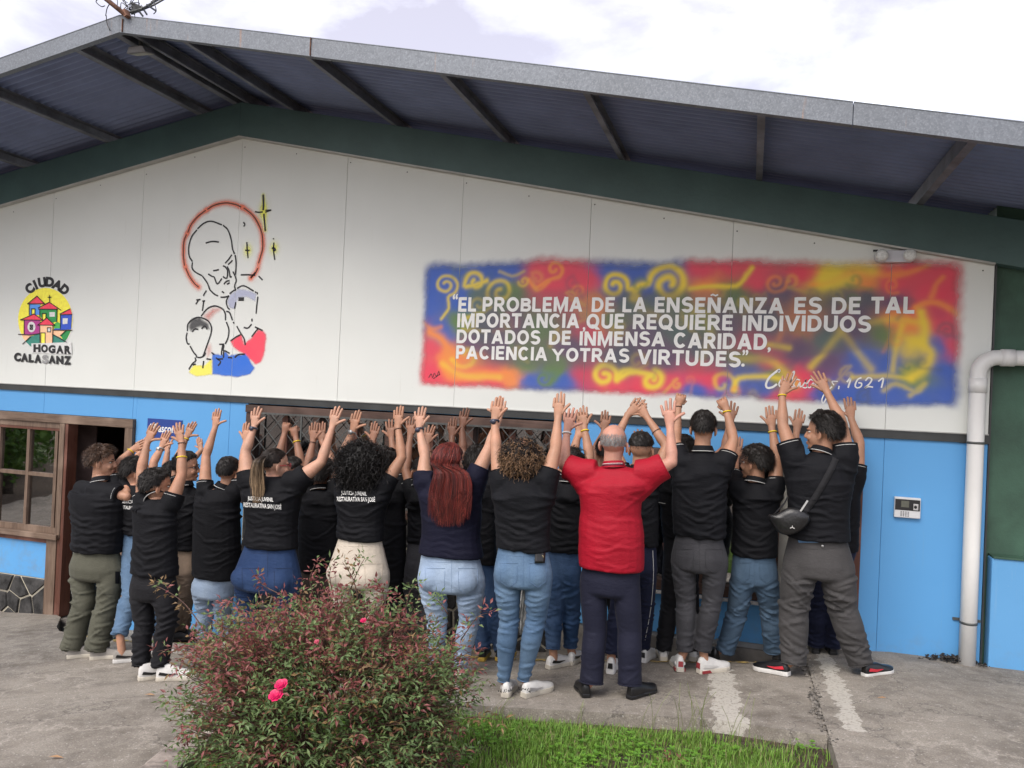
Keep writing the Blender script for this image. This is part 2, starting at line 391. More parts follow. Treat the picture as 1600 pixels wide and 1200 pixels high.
# rake beams
for s in (-1, 1):
    mb = MB(); xe = 9.2 if s > 0 else -9.2; x0 = -.005
    pts = [(x0, gable(x0)), (xe, gable(xe)), (xe, roofz(xe)), (x0, roofz(x0))]
    if s < 0: pts = pts[::-1]
    mb.prism(pts, -.055, .10); bevel(mb.build('rake_beam', M['green_beam'], B), .004)
    mb = MB(); pts = [(x0, gable(x0) - .012), (xe * .74, gable(xe * .74) - .012), (xe * .74, gable(xe * .74) + .002), (x0, gable(x0) + .002)]
    if s < 0: pts = pts[::-1]
    mb.prism(pts, -.062, -.001); mb.build('edge_strip', M['trim_edge'], B)
# roof sheets: corrugation runs down the slope
for s in (-1, 1):
    mb = MB(); ny = 27 * 8; Y0, Y1 = -1.63, .62; rows = []
    for j in range(ny + 1):
        y = Y0 + (Y1 - Y0) * j / ny; dz = .016 * math.sin(2 * math.pi * (y - Y0) / .083)
        rows.append((y, dz))
    xe = 9.3 * s; vs = []; NX = 10
    for y, dz in rows:
        for i in range(NX + 1):
            x = -.005 + (xe + .005) * i / NX; vs.append((x, y, roofz(x) + .118 + dz))
    fs = [(j * (NX + 1) + i, j * (NX + 1) + i + 1, (j + 1) * (NX + 1) + i + 1, (j + 1) * (NX + 1) + i) for j in range(ny) for i in range(NX)]
    mb.add(vs, fs, 0, True); o = mb.build('roof_sheet', M['roof_under'], B)
    md = o.modifiers.new('solid', 'SOLIDIFY'); md.thickness = .002
# purlins (C section) running out to the eave
def purlin(x, w=.05, h=.10):
    z = roofz(x); mb = MB(); s = 1 if x > 0 else -1
    tilt = -.1945 * s
    def q(dx, dz, y): return (x + dx, y, z + dz + tilt * dx)
    for (dx0, dz0, dx1, dz1) in ((-w / 2, .0, -w / 2 + .004, h), (-w / 2 + .004, .0, w / 2, .004), (-w / 2 + .004, h - .004, w / 2, h), (w / 2 - .004, .004, w / 2, .018)):
        vs = [q(dx0, dz0, -1.62), q(dx1, dz0, -1.62), q(dx1, dz1, -1.62), q(dx0, dz1, -1.62), q(dx0, dz0, .3), q(dx1, dz0, .3), q(dx1, dz1, .3), q(dx0, dz1, .3)]
        mb.add(vs, [(0, 1, 2, 3), (7, 6, 5, 4), (0, 4, 5, 1), (1, 5, 6, 2), (2, 6, 7, 3), (3, 7, 4, 0)])
    mb.build('purlin', M['purlin'], B)
for x in (-7.35, -6.2, -5.1, -3.98, -2.83, -1.673, -.498, -.07, .075, .589, 1.727, 2.852, 3.921, 5.069, 6.273, 7.45, 8.6): purlin(x)
# galvanised fascia, in lengths
for a, b_ in ((-9.3, -4.2), (-4.195, -.005), (-.004, 1.80), (1.806, 5.6), (5.605, 9.3)):
    z = lambda x, o_: roofz(x) + o_
    mb = MB(); mb.prism([(a, z(a, -.006)), (b_, z(b_, -.006)), (b_, z(b_, .128)), (a, z(a, .128))], -1.652, -1.645)
    mb.prism([(a, z(a, -.010)), (b_, z(b_, -.010)), (b_, z(b_, -.006)), (a, z(a, -.006))], -1.652, -1.60)
    mb.prism([(a, z(a, .128)), (b_, z(b_, .128)), (b_, z(b_, .133)), (a, z(a, .133))], -1.655, -1.50)
    mb.build('fascia', M['galv'], B)
mb = MB(); mb.bar((1.803, -1.655, roofz(1.8) - .006), (1.803, -1.655, roofz(1.8) + .13), .014, .006); mb.bar((.03, -1.655, roofz(.03) - .006), (.03, -1.655, roofz(.03) + .10), .016, .006)
mb.build('rust_streak', M['rust'], B)
# --- interior seen through the openings
mb = MB(); mb.box((-6, 3.2, 1.15), (6.8, 3.25, 2.7)); mb.build('inner_wall', M['inner_dark'], B)
mb = MB(); mb.box((-6, 3.18, -.3), (6.8, 3.24, 1.148)); mb.build('inner_wainscot', M['inner_light'], B)
mb = MB(); mb.box((-6, .17, -.08), (6.8, 3.18, -.02)); mb.build('inner_floor', M['plinth'], B)
mb = MB(); mb.box((-6, .17, 2.7), (6.8, 3.3, 2.75)); mb.box((-6.05, .17, -.3), (-6, 3.3, 2.75)); mb.box((6.8, .17, -.3), (6.85, 3.3, 2.75)); mb.build('inner_ceiling', M['inner_dark'], B)
mb = MB(); mb.box((-1.95, 1.2, -.02), (-1.30, 1.24, 1.25)); mb.build('inner_counter', M['inner_light'], B)
mb = MB(); mb.box((-2.0, 1.3, 1.78), (-1.2, 1.33, 1.80)); mb.build('inner_shelf', M['black'], B)

# --- door and window set on the left
D = thing('wooden_entrance', 'weathered brown wooden frame with a four pane window beside the open doorway', 'entrance', (-2.2, 0, 0))
mb = MB(); mb.box((-3.9, -.045, 2.12), (-1.172, .10, 2.212)); bevel(mb.build('lintel', M['oldwood'], D), .004)
mb = MB(); mb.box((-1.275, -.042, -.02), (-1.175, .10, 2.118)); bevel(mb.build('door_post', M['oldwood_v'], D), .004)
mb = MB(); mb.box((-2.085, -.035, 0), (-2.045, .10, 2.118)); bevel(mb.build('door_jamb', M['redwood'], D), .003)
mb = MB(); mb.box((-2.16, -.04, .86), (-2.09, .10, 2.118)); bevel(mb.build('window_post', M['oldwood_v'], D), .004)
mb = MB(); mb.box((-2.27, -.04, -.12), (-2.13, .08, .84)); bevel(mb.build('lower_post', M['oldwood_v'], D), .004)
mb = MB(); mb.box((-2.128, -.03, -.05), (-2.09, .08, .858)); bevel(mb.build('lower_jamb', M['redwood'], D), .004)
mb = MB(); mb.box((-3.9, -.075, .842), (-2.10, .10, .90)); bevel(mb.build('window_sill', M['oldwood'], D), .005)
mb = MB(); mb.box((-3.9, -.03, .79), (-2.28, .05, .84)); bevel(mb.build('sill_rail', M['redwood'], D), .003)
Wn = MB(); Wn.box((-3.9, -.02, .902), (-2.165, .05, .965)); Wn.box((-3.9, -.02, 2.06), (-2.165, .05, 2.118))
for x in (-2.22, -2.62, -3.05, -3.48): Wn.box((x - .02, -.018, .967), (x + .02, .048, 2.058))
Wn.box((-3.9, -.014, 1.515), (-2.24, .044, 1.555)); wf = Wn.build('window_frame', M['oldwood_v'], D)
mb = MB(); mb.box((-3.5, -.022, 2.03), (-2.166, .05, 2.057)); mb.build('head_rail', M['redwood'], D)
for (x0, x1) in ((-3.46, -3.07), (-3.03, -2.64), (-2.60, -2.24)):
    for (z0, z1) in ((.967, 1.514), (1.556, 2.04)):
        mb = MB(); mb.box((x0, .012, z0), (x1, .016, z1)); mb.build('pane', M['glass'], D)
mb = MB(); mb.box((-3.9, .5, .5), (-2.2, .52, 2.3)); mb.build('inner_screen', M['inner_dark'], D)
mb = MB(); mb.bar((-1.98, .06, .25), (-1.98, .06, 1.3), .012); mb.build('door_edge_strip', M['trim_edge'], D)
mb = MB(); mb.box((-2.13, -.10, -.10), (-1.17, .16, -.015)); mb.build('threshold', M['plinth'], D)
mb = MB(); mb.box((-3.9, 0, .39), (-2.275, .014, .789)); mb.build('blue_panel', M['blue_clad'], D)

# --- irregular stone facing
def voronoi_cells(x0, x1, z0, z1, step, rnd):
    P = []
    nx = max(2, int((x1 - x0) / step)); nz_ = max(2, int((z1 - z0) / step))
    for i in range(nx):
        for j in range(nz_):
            P.append((x0 + (i + .5 + rnd.uniform(-.38, .38) + (.5 if j % 2 else 0)) * (x1 - x0) / (nx + .5), z0 + (j + .5 + rnd.uniform(-.35, .35)) * (z1 - z0) / nz_))
    cells = []
    for p in P:
        poly = [(x0, z0), (x1, z0), (x1, z1), (x0, z1)]
        for q in P:
            if q is p or math.hypot(q[0] - p[0], q[1] - p[1]) > step * 3: continue
            mx, mz = (p[0] + q[0]) / 2, (p[1] + q[1]) / 2; dx, dz = q[0] - p[0], q[1] - p[1]; L = math.hypot(dx, dz)
            off = .009
            out_ = []
            for a, b_ in zip(poly, poly[1:] + poly[:1]):
                da = ((a[0] - mx) * dx + (a[1] - mz) * dz) / L + off; db = ((b_[0] - mx) * dx + (b_[1] - mz) * dz) / L + off
                if da <= 0: out_.append(a)
                if (da < 0) != (db < 0) and abs(da - db) > 1e-9:
                    k = da / (da - db); out_.append((a[0] + (b_[0] - a[0]) * k, a[1] + (b_[1] - a[1]) * k))
            poly = out_
            if len(poly) < 3: break
        if len(poly) >= 3: cells.append(poly)
    return cells
def stones(name, x0, x1, z0, z1, step, label):
    rnd = random.Random(int(abs(x0) * 100)); root = MB(); root.box((x0, -.005, z0), (x1, .014, z1))
    w = root.build(name, M['mortar'], B)
    for poly in voronoi_cells(x0 + .005, x1 - .005, z0 + .005, z1 - .005, step, rnd):
        cx = sum(p[0] for p in poly) / len(poly); cz = sum(p[1] for p in poly) / len(poly)
        d = rnd.uniform(.018, .03); mb = MB(); n = len(poly)
        ins = [(cx + (x - cx) * .90, cz + (z - cz) * .90) for x, z in poly]
        mb.add([(x, -.005, z) for x, z in poly] + [(x, -d, z) for x, z in ins], [tuple(range(n, 2 * n))] + [(i, (i + 1) % n, (i + 1) % n + n, i + n) for i in range(n)])
        mb.build('stone', M['stone'], w)
    return w
stones('stone_facing', -3.9, -2.275, -.25, .385, .20, '')
stones('stone_facing', .214, 3.431, .20, 1.44, .24, '')

# --- wide window with the diamond grille
G = thing('grille_window', 'wide dark brown window behind a grey diamond grille above the raised hands', 'window', (1.8, 0, 1.5))
x0, x1, z0, z1 = .214, 3.431, 1.445, 2.438
mb = MB(); mb.box((x0, -.045, z1 - .075), (x1, .10, z1)); bevel(mb.build('frame_head', M['darkwood'], G), .003)
mb = MB(); mb.box((x0, -.05, z0), (x1, .10, z0 + .06)); bevel(mb.build('frame_sill', M['darkwood'], G), .003)
for x in (x0 + .03, x1 - .03, 1.02, 1.80, 2.62):
    mb = MB(); w_ = .03 if x in (x0 + .03, x1 - .03) else .035
    mb.box((x - w_, -.03, z0 + .062), (x + w_, .09, z1 - .077)); bevel(mb.build('frame_post', M['darkwood'], G), .003)
bays = [(x0 + .06, .985), (1.055, 1.765), (1.835, 2.585), (2.655, x1 - .06)]
for a, b_ in bays:
    mid = (a + b_) / 2
    for p, q, m_ in ((a, mid - .03, 'orange_wood'), (mid + .03, b_, 'cream')):
        mb = MB(); mb.box((p, .10, z0 + .06), (q, .115, z1 - .08)); mb.build('shutter_board', M[m_], G)
    mb = MB(); mb.box((mid - .03, .03, z0 + .062), (mid + .03, .10, z1 - .078)); mb.build('mullion', M['redwood'], G)
    mb = MB(); mb.box((a, .05, z0 + .062), (mid - .031, .054, z1 - .078)); mb.build('pane', M['glass'], G)
    mb = MB(); mb.box((mid + .031, .05, z0 + .062), (b_, .054, z1 - .078)); mb.build('pane', M['glass'], G)
mb = MB(); r = .0065; y = -.066
A0, A1, C0, C1 = x0 + .10, x1 - .02, z0 + .10, z1 - .075
for p, q in (((A0, y, C1), (A1, y, C1)), ((A0, y, C0), (A1, y, C0))): mb.bar(p, q, .017)
for x in (A0, .88, 1.66, 2.44, A1): mb.bar((x, y, C0), (x, y, C1), .015)
S_ = .20; H = C1 - C0
k = -8
while A0 + k * S_ < A1 + H:
    for sgn in (1, -1):
        # line x = A0+k*S + sgn*(z-C0)
        xa = A0 + k * S_; pz0, pz1 = C0, C1
        def X(z): return xa + (z - C0) * sgn * .95
        lo, hi = C0, C1
        for lim, cmpf in ((A0, 1), (A1, -1)):
            zc = C0 + (lim - xa) / (sgn * .95)
            if sgn * cmpf > 0: lo = max(lo, zc)
            else: hi = min(hi, zc)
        if hi - lo > .03: mb.bar((X(lo), y + .003 * sgn, lo), (X(hi), y + .003 * sgn, hi), .0075, .004, up=(0, 1, 0))
    k += 1
mb.build('grille', M['grille'], G)

# --- second opening on the right: window and door
R2 = thing('side_window', 'brown framed window with a white door behind the boy with the bag', 'window', (5.0, 0, 1.1))
mb = MB(); mb.box((4.15, -.045, 2.18), (5.955, .10, 2.262)); bevel(mb.build('frame_head', M['darkwood'], R2), .003)
mb = MB(); mb.box((5.885, -.043, .75), (5.953, .10, 2.178)); bevel(mb.build('frame_post', M['redwood'], R2), .003)
mb = MB(); mb.box((5.28, -.04, .72), (5.34, .10, 2.178)); bevel(mb.build('frame_post', M['darkwood'], R2), .003)
mb = MB(); mb.box((4.15, -.04, 1.16), (4.21, .10, 2.178)); bevel(mb.build('frame_post', M['darkwood'], R2), .003)
mb = MB(); mb.box((4.15, -.06, 1.07), (5.278, .10, 1.158)); bevel(mb.build('frame_sill', M['darkwood'], R2), .003)
mb = MB(); mb.box((4.10, -.10, 1.045), (5.36, -.062, 1.068)); bevel(mb.build('sill_ledge', M['inner_light'], R2), .003)
for a, b_ in ((4.215, 4.72), (4.76, 5.278)):
    mb = MB(); mb.box((a, .04, 1.16), (b_, .044, 2.176)); mb.build('pane', M['glass'], R2)
mb = MB(); mb.box((4.722, .0, 1.16), (4.758, .08, 2.176)); mb.build('mullion', M['darkwood'], R2)
mb = MB(); mb.box((4.215, .12, 1.16), (5.27, .13, 2.176)); mb.build('inner_board', M['cream'], R2)
mb = MB(); mb.box((5.342, .02, .70), (5.883, .06, 2.176)); bevel(mb.build('door_leaf', M['cream'], R2), .003)

# --- lower building on the right
G2 = thing('green_annex_wall', 'green painted wall with a low blue parapet to the right of the white drain pipe', 'wall', (8, 0, .8))
mb = MB(); mb.box((6.835, .06, 0), (10.5, .3, 4.3)); mb.build('green_wall', M['green_wall'], G2)
mb = MB(); mb.box((6.86, -.07, .5), (10.5, .058, 1.60)); o = bevel(mb.build('low_wall', M['blue_wall'], G2), .01, 2)
mb = MB(); mb.box((6.865, -.085, 1.602), (10.5, .058, 1.615)); mb.build('ledge_cap', M['green_wall'], G2)
mb = MB(); mb.box((6.822, -.01, .7), (6.834, .2, 3.83)); mb.build('corner_strip', M['trim'], G2)

# ------------------------------------------------------------------ ground
def sheet(name, outline_fn, mat, off=0.0, kind='structure', thick=.16):
    """outline_fn gives rows: list of (list of (x,y)) with equal counts -> quad grid draped on gz"""
    rows = outline_fn; n = len(rows[0]); mb = MB()
    def zz(x, y):
        return gz(x, y) + off + .004 * noise.noise(Vector((x * 1.7, y * 1.7, 3))) + .002 * noise.noise(Vector((x * 9, y * 9, 1)))
    vs = [(x, y, zz(x, y)) for r_ in rows for x, y in r_]
    fs = [(i * n + j, i * n + j + 1, (i + 1) * n + j + 1, (i + 1) * n + j) for i in range(len(rows) - 1) for j in range(n - 1)]
    mb.add(vs, fs, 0, True)
    if thick:
        per = [(0, j) for j in range(n)] + [(i, n - 1) for i in range(1, len(rows))] + [(len(rows) - 1, j) for j in range(n - 2, -1, -1)] + [(i, 0) for i in range(len(rows) - 2, 0, -1)]
        ring = [vs[i * n + j] for i, j in per]; m_ = len(ring)
        mb.add(ring + [(x, y, z - thick) for x, y, z in ring], [(k, (k + 1) % m_, (k + 1) % m_ + m_, k + m_) for k in range(m_)])
    o = mb.build(name, mat); tag(o, kind=kind); return o
def lerp(a, b_, t_): return a + (b_ - a) * t_
def interp(x, pts):
    if x <= pts[0][0]: return pts[0][1]
    for (a, fa), (b_, fb) in zip(pts[:-1], pts[1:]):
        if x <= b_: return fa + (fb - fa) * (x - a) / (b_ - a)
    return pts[-1][1]
yt = lambda x: interp(x, [(-2.05, -.06), (-1.95, -.10), (-1.36, -.72), (-.5, -.965), (3.5, -.81), (5.28, -.50), (5.55, -.46)])
yb = lambda x: interp(x, [(1.9, -1.95), (3.55, -2.045), (5.0, -1.99), (5.5, -2.12)])
kx = lambda y: interp(-y, [(1.9, 1.72), (2.99, 2.05), (3.46, 2.20), (5.0, 2.72), (9.0, 4.2)])
def rowsA():
    R = []; 
    for j in range(17):
        R.append([(x, lerp(yb(x), yt(x), j / 16)) for x in [1.725 + (5.555 - 1.725) * i / 40 for i in range(41)]])
    return R
sheet('walkway', rowsA(), M['concrete'])
def rowsB():
    R = []
    for j in range(61):
        t_ = j / 60
        R.append([(lerp(-9, kx(-9.5 + 9.5 * t_) if t_ < .8 else 1.72, i / 50), 0) for i in range(51)])
    out_ = []
    for j in range(61):
        row = []
        for i in range(51):
            u = i / 50
            # right boundary follows the kerb; the top follows the corridor edge
            x_top = lerp(-9, 1.72, u); yy = lerp(-9.5, yt(x_top) if x_top > -2.05 else .0, j / 60)
            xr = kx(yy) if yy < -1.9 else 1.722
            row.append((lerp(-9, xr, u), yy))
        out_.append(row)
    return out_
sheet('pavement', rowsB(), M['concrete'])
def rowsC():
    return [[(5.56 + 6.5 * i / 40, lerp(-9.5, .0, j / 60)) for i in range(41)] for j in range(61)]
sheet('ramp', rowsC(), M['concrete'], off=.012)
def rowsD():
    return [[(x, lerp(yt(x) + .0, -.0, j / 6)) for x in [-2.04 + (5.60 + 2.04) * i / 60 for i in range(61)]] for j in range(7)]
sheet('sunken_floor', rowsD(), M['concrete'], off=-.13, thick=0)
# ground underneath everything, out to the horizon
mb = MB(); xs_ = [-400, -60, -20] + [-9 + i * .75 for i in range(30)] + [20, 60, 400]; ys_ = [-400, -60, -20] + [-10 + i * .75 for i in range(16)] + [10, 60, 400]
vs = [(x, y, gz(x, y) - .30) if abs(x) > 15 or y > 0 else (x, y, gz(x, y) - (.075 if y < -1.2 else .3)) for y in ys_ for x in xs_]
n = len(xs_); mb.add(vs, [(j * n + i, j * n + i + 1, (j + 1) * n + i + 1, (j + 1) * n + i) for j in range(len(ys_) - 1) for i in range(n - 1)], 0, True)
tag(mb.build('ground', M['soil']), kind='structure')
MT = thing('door_mat', 'dark grey mat in the sunken entrance in front of the open doorway', 'mat', (-1.3, -.5, gz(-1.3, -.5) - .12))
mb = MB(); Q_ = [(-1.90, -.14), (-1.10, -.14), (-.60, -.88), (-1.30, -.66)]
mb.add([(x, y, gz(x, y) - .118) for x, y in Q_] + [(x, y, gz(x, y) - .104) for x, y in Q_], [(4, 5, 6, 7), (0, 1, 5, 4), (1, 2, 6, 5), (2, 3, 7, 6), (3, 0, 4, 7)]); mb.build('mat', simple('dark_rubber_mat', (.045, .05, .042), .9, var=.3, scale=40, bumpd=.004, bscale=120), MT)
# lawn kerb on the left
mb = MB(); pts = [(kx(y) + .09, y) for y in (-1.98, -2.4, -2.99, -3.46, -4.2, -5.0, -7.0)]
for (xa, ya), (xb, yb_) in zip(pts[:-1], pts[1:]): mb.bar((xa, ya, gz(xa, ya) - .045), (xb, yb_, gz(xb, yb_) - .045), .19, .14)
bevel(tag(mb.build('kerb', simple('pinkish_concrete_kerb', (.33, .285, .25), .9, var=.3, scale=9, bumpd=.006, bscale=50)), kind='structure'), .012)
# ragged paint on the concrete
def ragged(name, cells, mat, off):
    mb = MB(); tag(mb, None) if False else None
    for (x, y, sx, sy) in cells:
        z = lambda a, b_: gz(a, b_) + off + .004 * noise.noise(Vector((a * 1.7, b_ * 1.7, 3))) + .002 * noise.noise(Vector((a * 9, b_ * 9, 1)))
        mb.add([(x, y, z(x, y)), (x + sx, y, z(x + sx, y)), (x + sx, y + sy, z(x + sx, y + sy)), (x, y + sy, z(x, y + sy))], [(0, 1, 2, 3)], 0, True)
    return tag(mb.build(name, mat), kind='structure')
c = .009
cells = []; x = -.8
while x < 5.52:
    y = yt(x) - .075
    while y < yt(x) - .012:
        if noise.noise(Vector((x * 16, y * 40, 2))) > -.12 - .25 * (y - yt(x) + .03) / .05: cells.append((x, y, c, c))
        y += c
    x += c
ragged('yellow_edge_line', cells, M['paint_y'], .0075)
# dark gap with rubble between walkway and ramp and around the pipe foot
RB = MB(); rnd = random.Random(5)
def pebble(mb, p, r):
    vs = [Vector(p) + Vector((sx * r * rnd.uniform(.6, 1.2), sy * r * rnd.uniform(.6, 1.2), sz * r * rnd.uniform(.4, .8))) for sx, sy, sz in ((1, 0, 0), (-1, 0, 0), (0, 1, 0), (0, -1, 0), (0, 0, 1), (0, 0, -1))]
    mb.add(vs, [(0, 2, 4), (2, 1, 4), (1, 3, 4), (3, 0, 4), (2, 0, 5), (1, 2, 5), (3, 1, 5), (0, 3, 5)])
for i in range(520):
    y = rnd.uniform(-2.3, -.1); x = 5.565 + rnd.gauss(0, .022) + .02 * math.sin(y * 5)
    pebble(RB, (x, y, gz(x, y) + rnd.uniform(-.004, .010)), rnd.uniform(.006, .02))
tag(RB.build('rubble', simple('grey_rubble', (.17, .155, .135), .95, var=.5, scale=30)), kind='stuff')
RB = MB()
for i in range(260):
    x = rnd.triangular(6.38, 6.90, 6.62); y = rnd.uniform(-.12, .005)
    h_ = max(0, .055 * (1 - abs(x - 6.62) / .30))
    pebble(RB, (x, y * (1 if x < 6.86 else .6), gz(x, y) + rnd.uniform(0, h_ + .01)), rnd.uniform(.006, .016))
tag(RB.build('rubble', simple('black_wet_rubble', (.035, .03, .026), .8, var=.5, scale=30)), kind='stuff')
# ------------------------------------------------------------------ lettering
_tc = {}
def text_geo(s, off=0.03, res=6):
    key = (s, off)
    if key in _tc: return _tc[key]
    c = bpy.data.curves.new('t', 'FONT'); c.body = s; c.offset = off; c.resolution_u = res; c.fill_mode = 'FRONT'
    o = bpy.data.objects.new('t', c); COL.objects.link(o)
    dg = bpy.context.evaluated_depsgraph_get(); me = bpy.data.meshes.new_from_object(o.evaluated_get(dg))
    v = np.array([x.co[:2] for x in me.vertices]); f = [tuple(p.vertices) for p in me.polygons]
    bpy.data.objects.remove(o); bpy.data.curves.remove(c); bpy.data.meshes.remove(me)
    _tc[key] = (v, f); return v, f
def cap_h(off=0.03):
    v, f = text_geo('H', off); return v[:, 1].min(), v[:, 1].max()
def _arc(cx, cy, rx, ry, a0, a1, n=10): return [(cx + rx * math.cos(math.radians(a0 + (a1 - a0) * i / n)), cy + ry * math.sin(math.radians(a0 + (a1 - a0) * i / n))) for i in range(n + 1)]
T_ = .222   # stem thickness of the heavy hand painted capitals (cap height 1); h = half
h_ = T_ / 2
GLY = {   # advance box width, strokes (centre lines); strokes butt at cap and base line
 'A': (.78, [[(.10, 0), (.39, 1)], [(.68, 0), (.39, 1)], [(.20, .30), (.58, .30)]]), 'B': (.66, [[(h_, 0), (h_, 1)], [(h_, 1 - h_)] + _arc(.38, .73, .18, .17, 90, -90) + [(h_, .56)], [(h_, .50)] + _arc(.39, .30, .20, .20, 90, -90) + [(h_, h_)]]),
 'C': (.72, [_arc(.37, .5, .27, .40, 40, 320, 18)]), 'D': (.72, [[(h_, 0), (h_, 1)], [(h_, .90)] + _arc(.34, .5, .28, .40, 90, -90, 14) + [(h_, .10)]]),
 'E': (.58, [[(h_, 0), (h_, 1)], [(h_, .91), (.56, .91)], [(h_, .51), (.52, .51)], [(h_, .09), (.57, .09)]]), 'I': (.20, [[(h_, 0), (h_, 1)]]), 'L': (.56, [[(h_, 0), (h_, 1)], [(h_, .09), (.55, .09)]]),
 'M': (.88, [[(h_, 0), (h_, 1)], [(.78, 0), (.78, 1)], [(.13, 1), (.44, .05), (.75, 1)]]), 'N': (.72, [[(h_, 0), (h_, 1)], [(.62, 0), (.62, 1)], [(.12, 1), (.60, 0)]]),
 'O': (.78, [_arc(.39, .5, .29, .41, 0, 360, 26)]), 'P': (.63, [[(h_, 0), (h_, 1)], [(h_, .91)] + _arc(.36, .67, .18, .235, 90, -90) + [(h_, .435)]]), 'Q': (.80, [_arc(.39, .5, .29, .41, 0, 360, 26), [(.42, .28), (.72, -.08)]]),
 'R': (.68, [[(h_, 0), (h_, 1)], [(h_, .91)] + _arc(.37, .68, .18, .225, 90, -90) + [(h_, .455)], [(.34, .46), (.60, 0)]]),
 'S': (.64, [_arc(.33, .715, .21, .20, 25, 235, 12) + _arc(.33, .30, .22, .215, 70, -155, 12)]), 'T': (.62, [[(.31, 0), (.31, 1)], [(0, .91), (.62, .91)]]), 'U': (.70, [[(h_, 1), (h_, .40)] + _arc(.35, .37, .25, .28, 180, 360, 12)[1:] + [(.60, 1)]]),
 'V': (.74, [[(.08, 1), (.37, 0)], [(.66, 1), (.37, 0)]]), 'Y': (.70, [[(.07, 1), (.35, .45)], [(.63, 1), (.35, .45)], [(.35, 0), (.35, .5)]]), 'Z': (.62, [[(.02, .91), (.58, .91)], [(.52, .98), (.10, .02)], [(.02, .09), (.61, .09)]])}
GLY['Ñ'] = (GLY['N'][0], GLY['N'][1] + [[(.16, 1.13), (.27, 1.20), (.42, 1.12), (.55, 1.19)]])
def stroke_word(mb, s, p0, p1, top, y=-.004):
    x = 0; place = []
    for ch in s:
        w, st = GLY[ch]; place.append((x, st)); x += w + .085
    tot = x - .085; a = np.array(wl(*p0)); b_ = np.array(wl(*p1)); c = np.array(wl(p0[0], top)); H = (c - a)[1]; ux = (b_ - a) / tot; sx = np.hypot(*ux)
    k = 0
    for x0, st in place:
        jit = random.uniform(-.015, .015)
        for pts in st:
            thin = len(pts) == 4 and pts[0][1] > 1.1
            P = [np.array(a + (x0 + q[0]) * ux + np.array([0, (q[1] + jit) * H])) for q in pts]; n = len(P); closed = n > 20; vs = []; T2 = (.10 if thin else T_) * H * .5
            for i in range(n):
                if closed: d0 = P[i] - P[i - 1 if i > 0 else n - 2]; d1 = P[i + 1 if i < n - 1 else 1] - P[i]
                else: d0 = P[i] - P[max(i - 1, 0)]; d1 = P[min(i + 1, n - 1)] - P[i]
                if np.hypot(*d0) < 1e-9: d0 = d1
                if np.hypot(*d1) < 1e-9: d1 = d0
                d0 = d0 / np.hypot(*d0); d1 = d1 / np.hypot(*d1); d = d0 + d1; d = d / (np.hypot(*d) + 1e-9); m_ = 1 / max(.5, float(np.dot(d, d0)))
                nn = np.array([-d[1], d[0]])
                if n == 2:   # butt ends cut level with the cap and base lines for slanting stems
                    if abs(d[1]) > .5: nn = np.array([-1.0 / abs(d[1]) * np.sign(d[1]), 0]) 
                    vs += [P[i] + nn * T2, P[i] - nn * T2]
                else: vs += [P[i] + nn * T2 * m_, P[i] - nn * T2 * m_]
            yy_ = y - .0002 * (k % 5); k += 1
            mb.add([(v[0], yy_, v[1]) for v in vs], [(2 * i, 2 * i + 1, 2 * i + 3, 2 * i + 2) for i in range(n - 1)])
def word_on_wall(mb, s, p0, p1, top, y=-.004, off=.03, mi=0, full=False):
    """s written from wall pixel p0 to p1 (baseline), capital height reaching pixel row top"""
    v, f = text_geo(s, off); x0, x1 = v[:, 0].min(), v[:, 0].max(); b0, b1 = (v[:, 1].min(), v[:, 1].max()) if full else cap_h(off)
    a = np.array(wl(*p0)); b_ = np.array(wl(*p1)); c = np.array(wl(p0[0], top))
    ux = (b_ - a) / (x1 - x0); uz = np.array([0, (c - a)[1]]) / (b1 - b0)
    P = a + np.outer(v[:, 0] - x0, ux) + np.outer(v[:, 1] - b0, uz)
    mb.add([(p[0], y, p[1]) for p in P], [tuple(reversed(q)) if False else q for q in f], mi)
def ribbon(mb, pts, w, y=-.003, mi=0, step=4, taper=False):
    """painted stroke on the wall through photo pixels, w in metres"""
    q = smooth_line([wl(*p) for p in pts], step) if len(pts) > 2 else [wl(*p) for p in pts]
    n = len(q); vs = []
    for i, p in enumerate(q):
        d = np.array(q[min(i + 1, n - 1)]) - np.array(q[max(i - 1, 0)]); d = d / (np.hypot(*d) + 1e-9); nn = np.array([-d[1], d[0]])
        ww = w / 2 * (1 if not taper else (.35 + .65 * math.sin(math.pi * (i + .5) / n))) * (1 + .14 * noise.noise(Vector((p[0] * 30, p[1] * 30, 0))))
        vs += [(p[0] + nn[0] * ww, y, p[1] + nn[1] * ww), (p[0] - nn[0] * ww, y, p[1] - nn[1] * ww)]
    mb.add(vs, [(2 * i, 2 * i + 1, 2 * i + 3, 2 * i + 2) for i in range(n - 1)], mi)
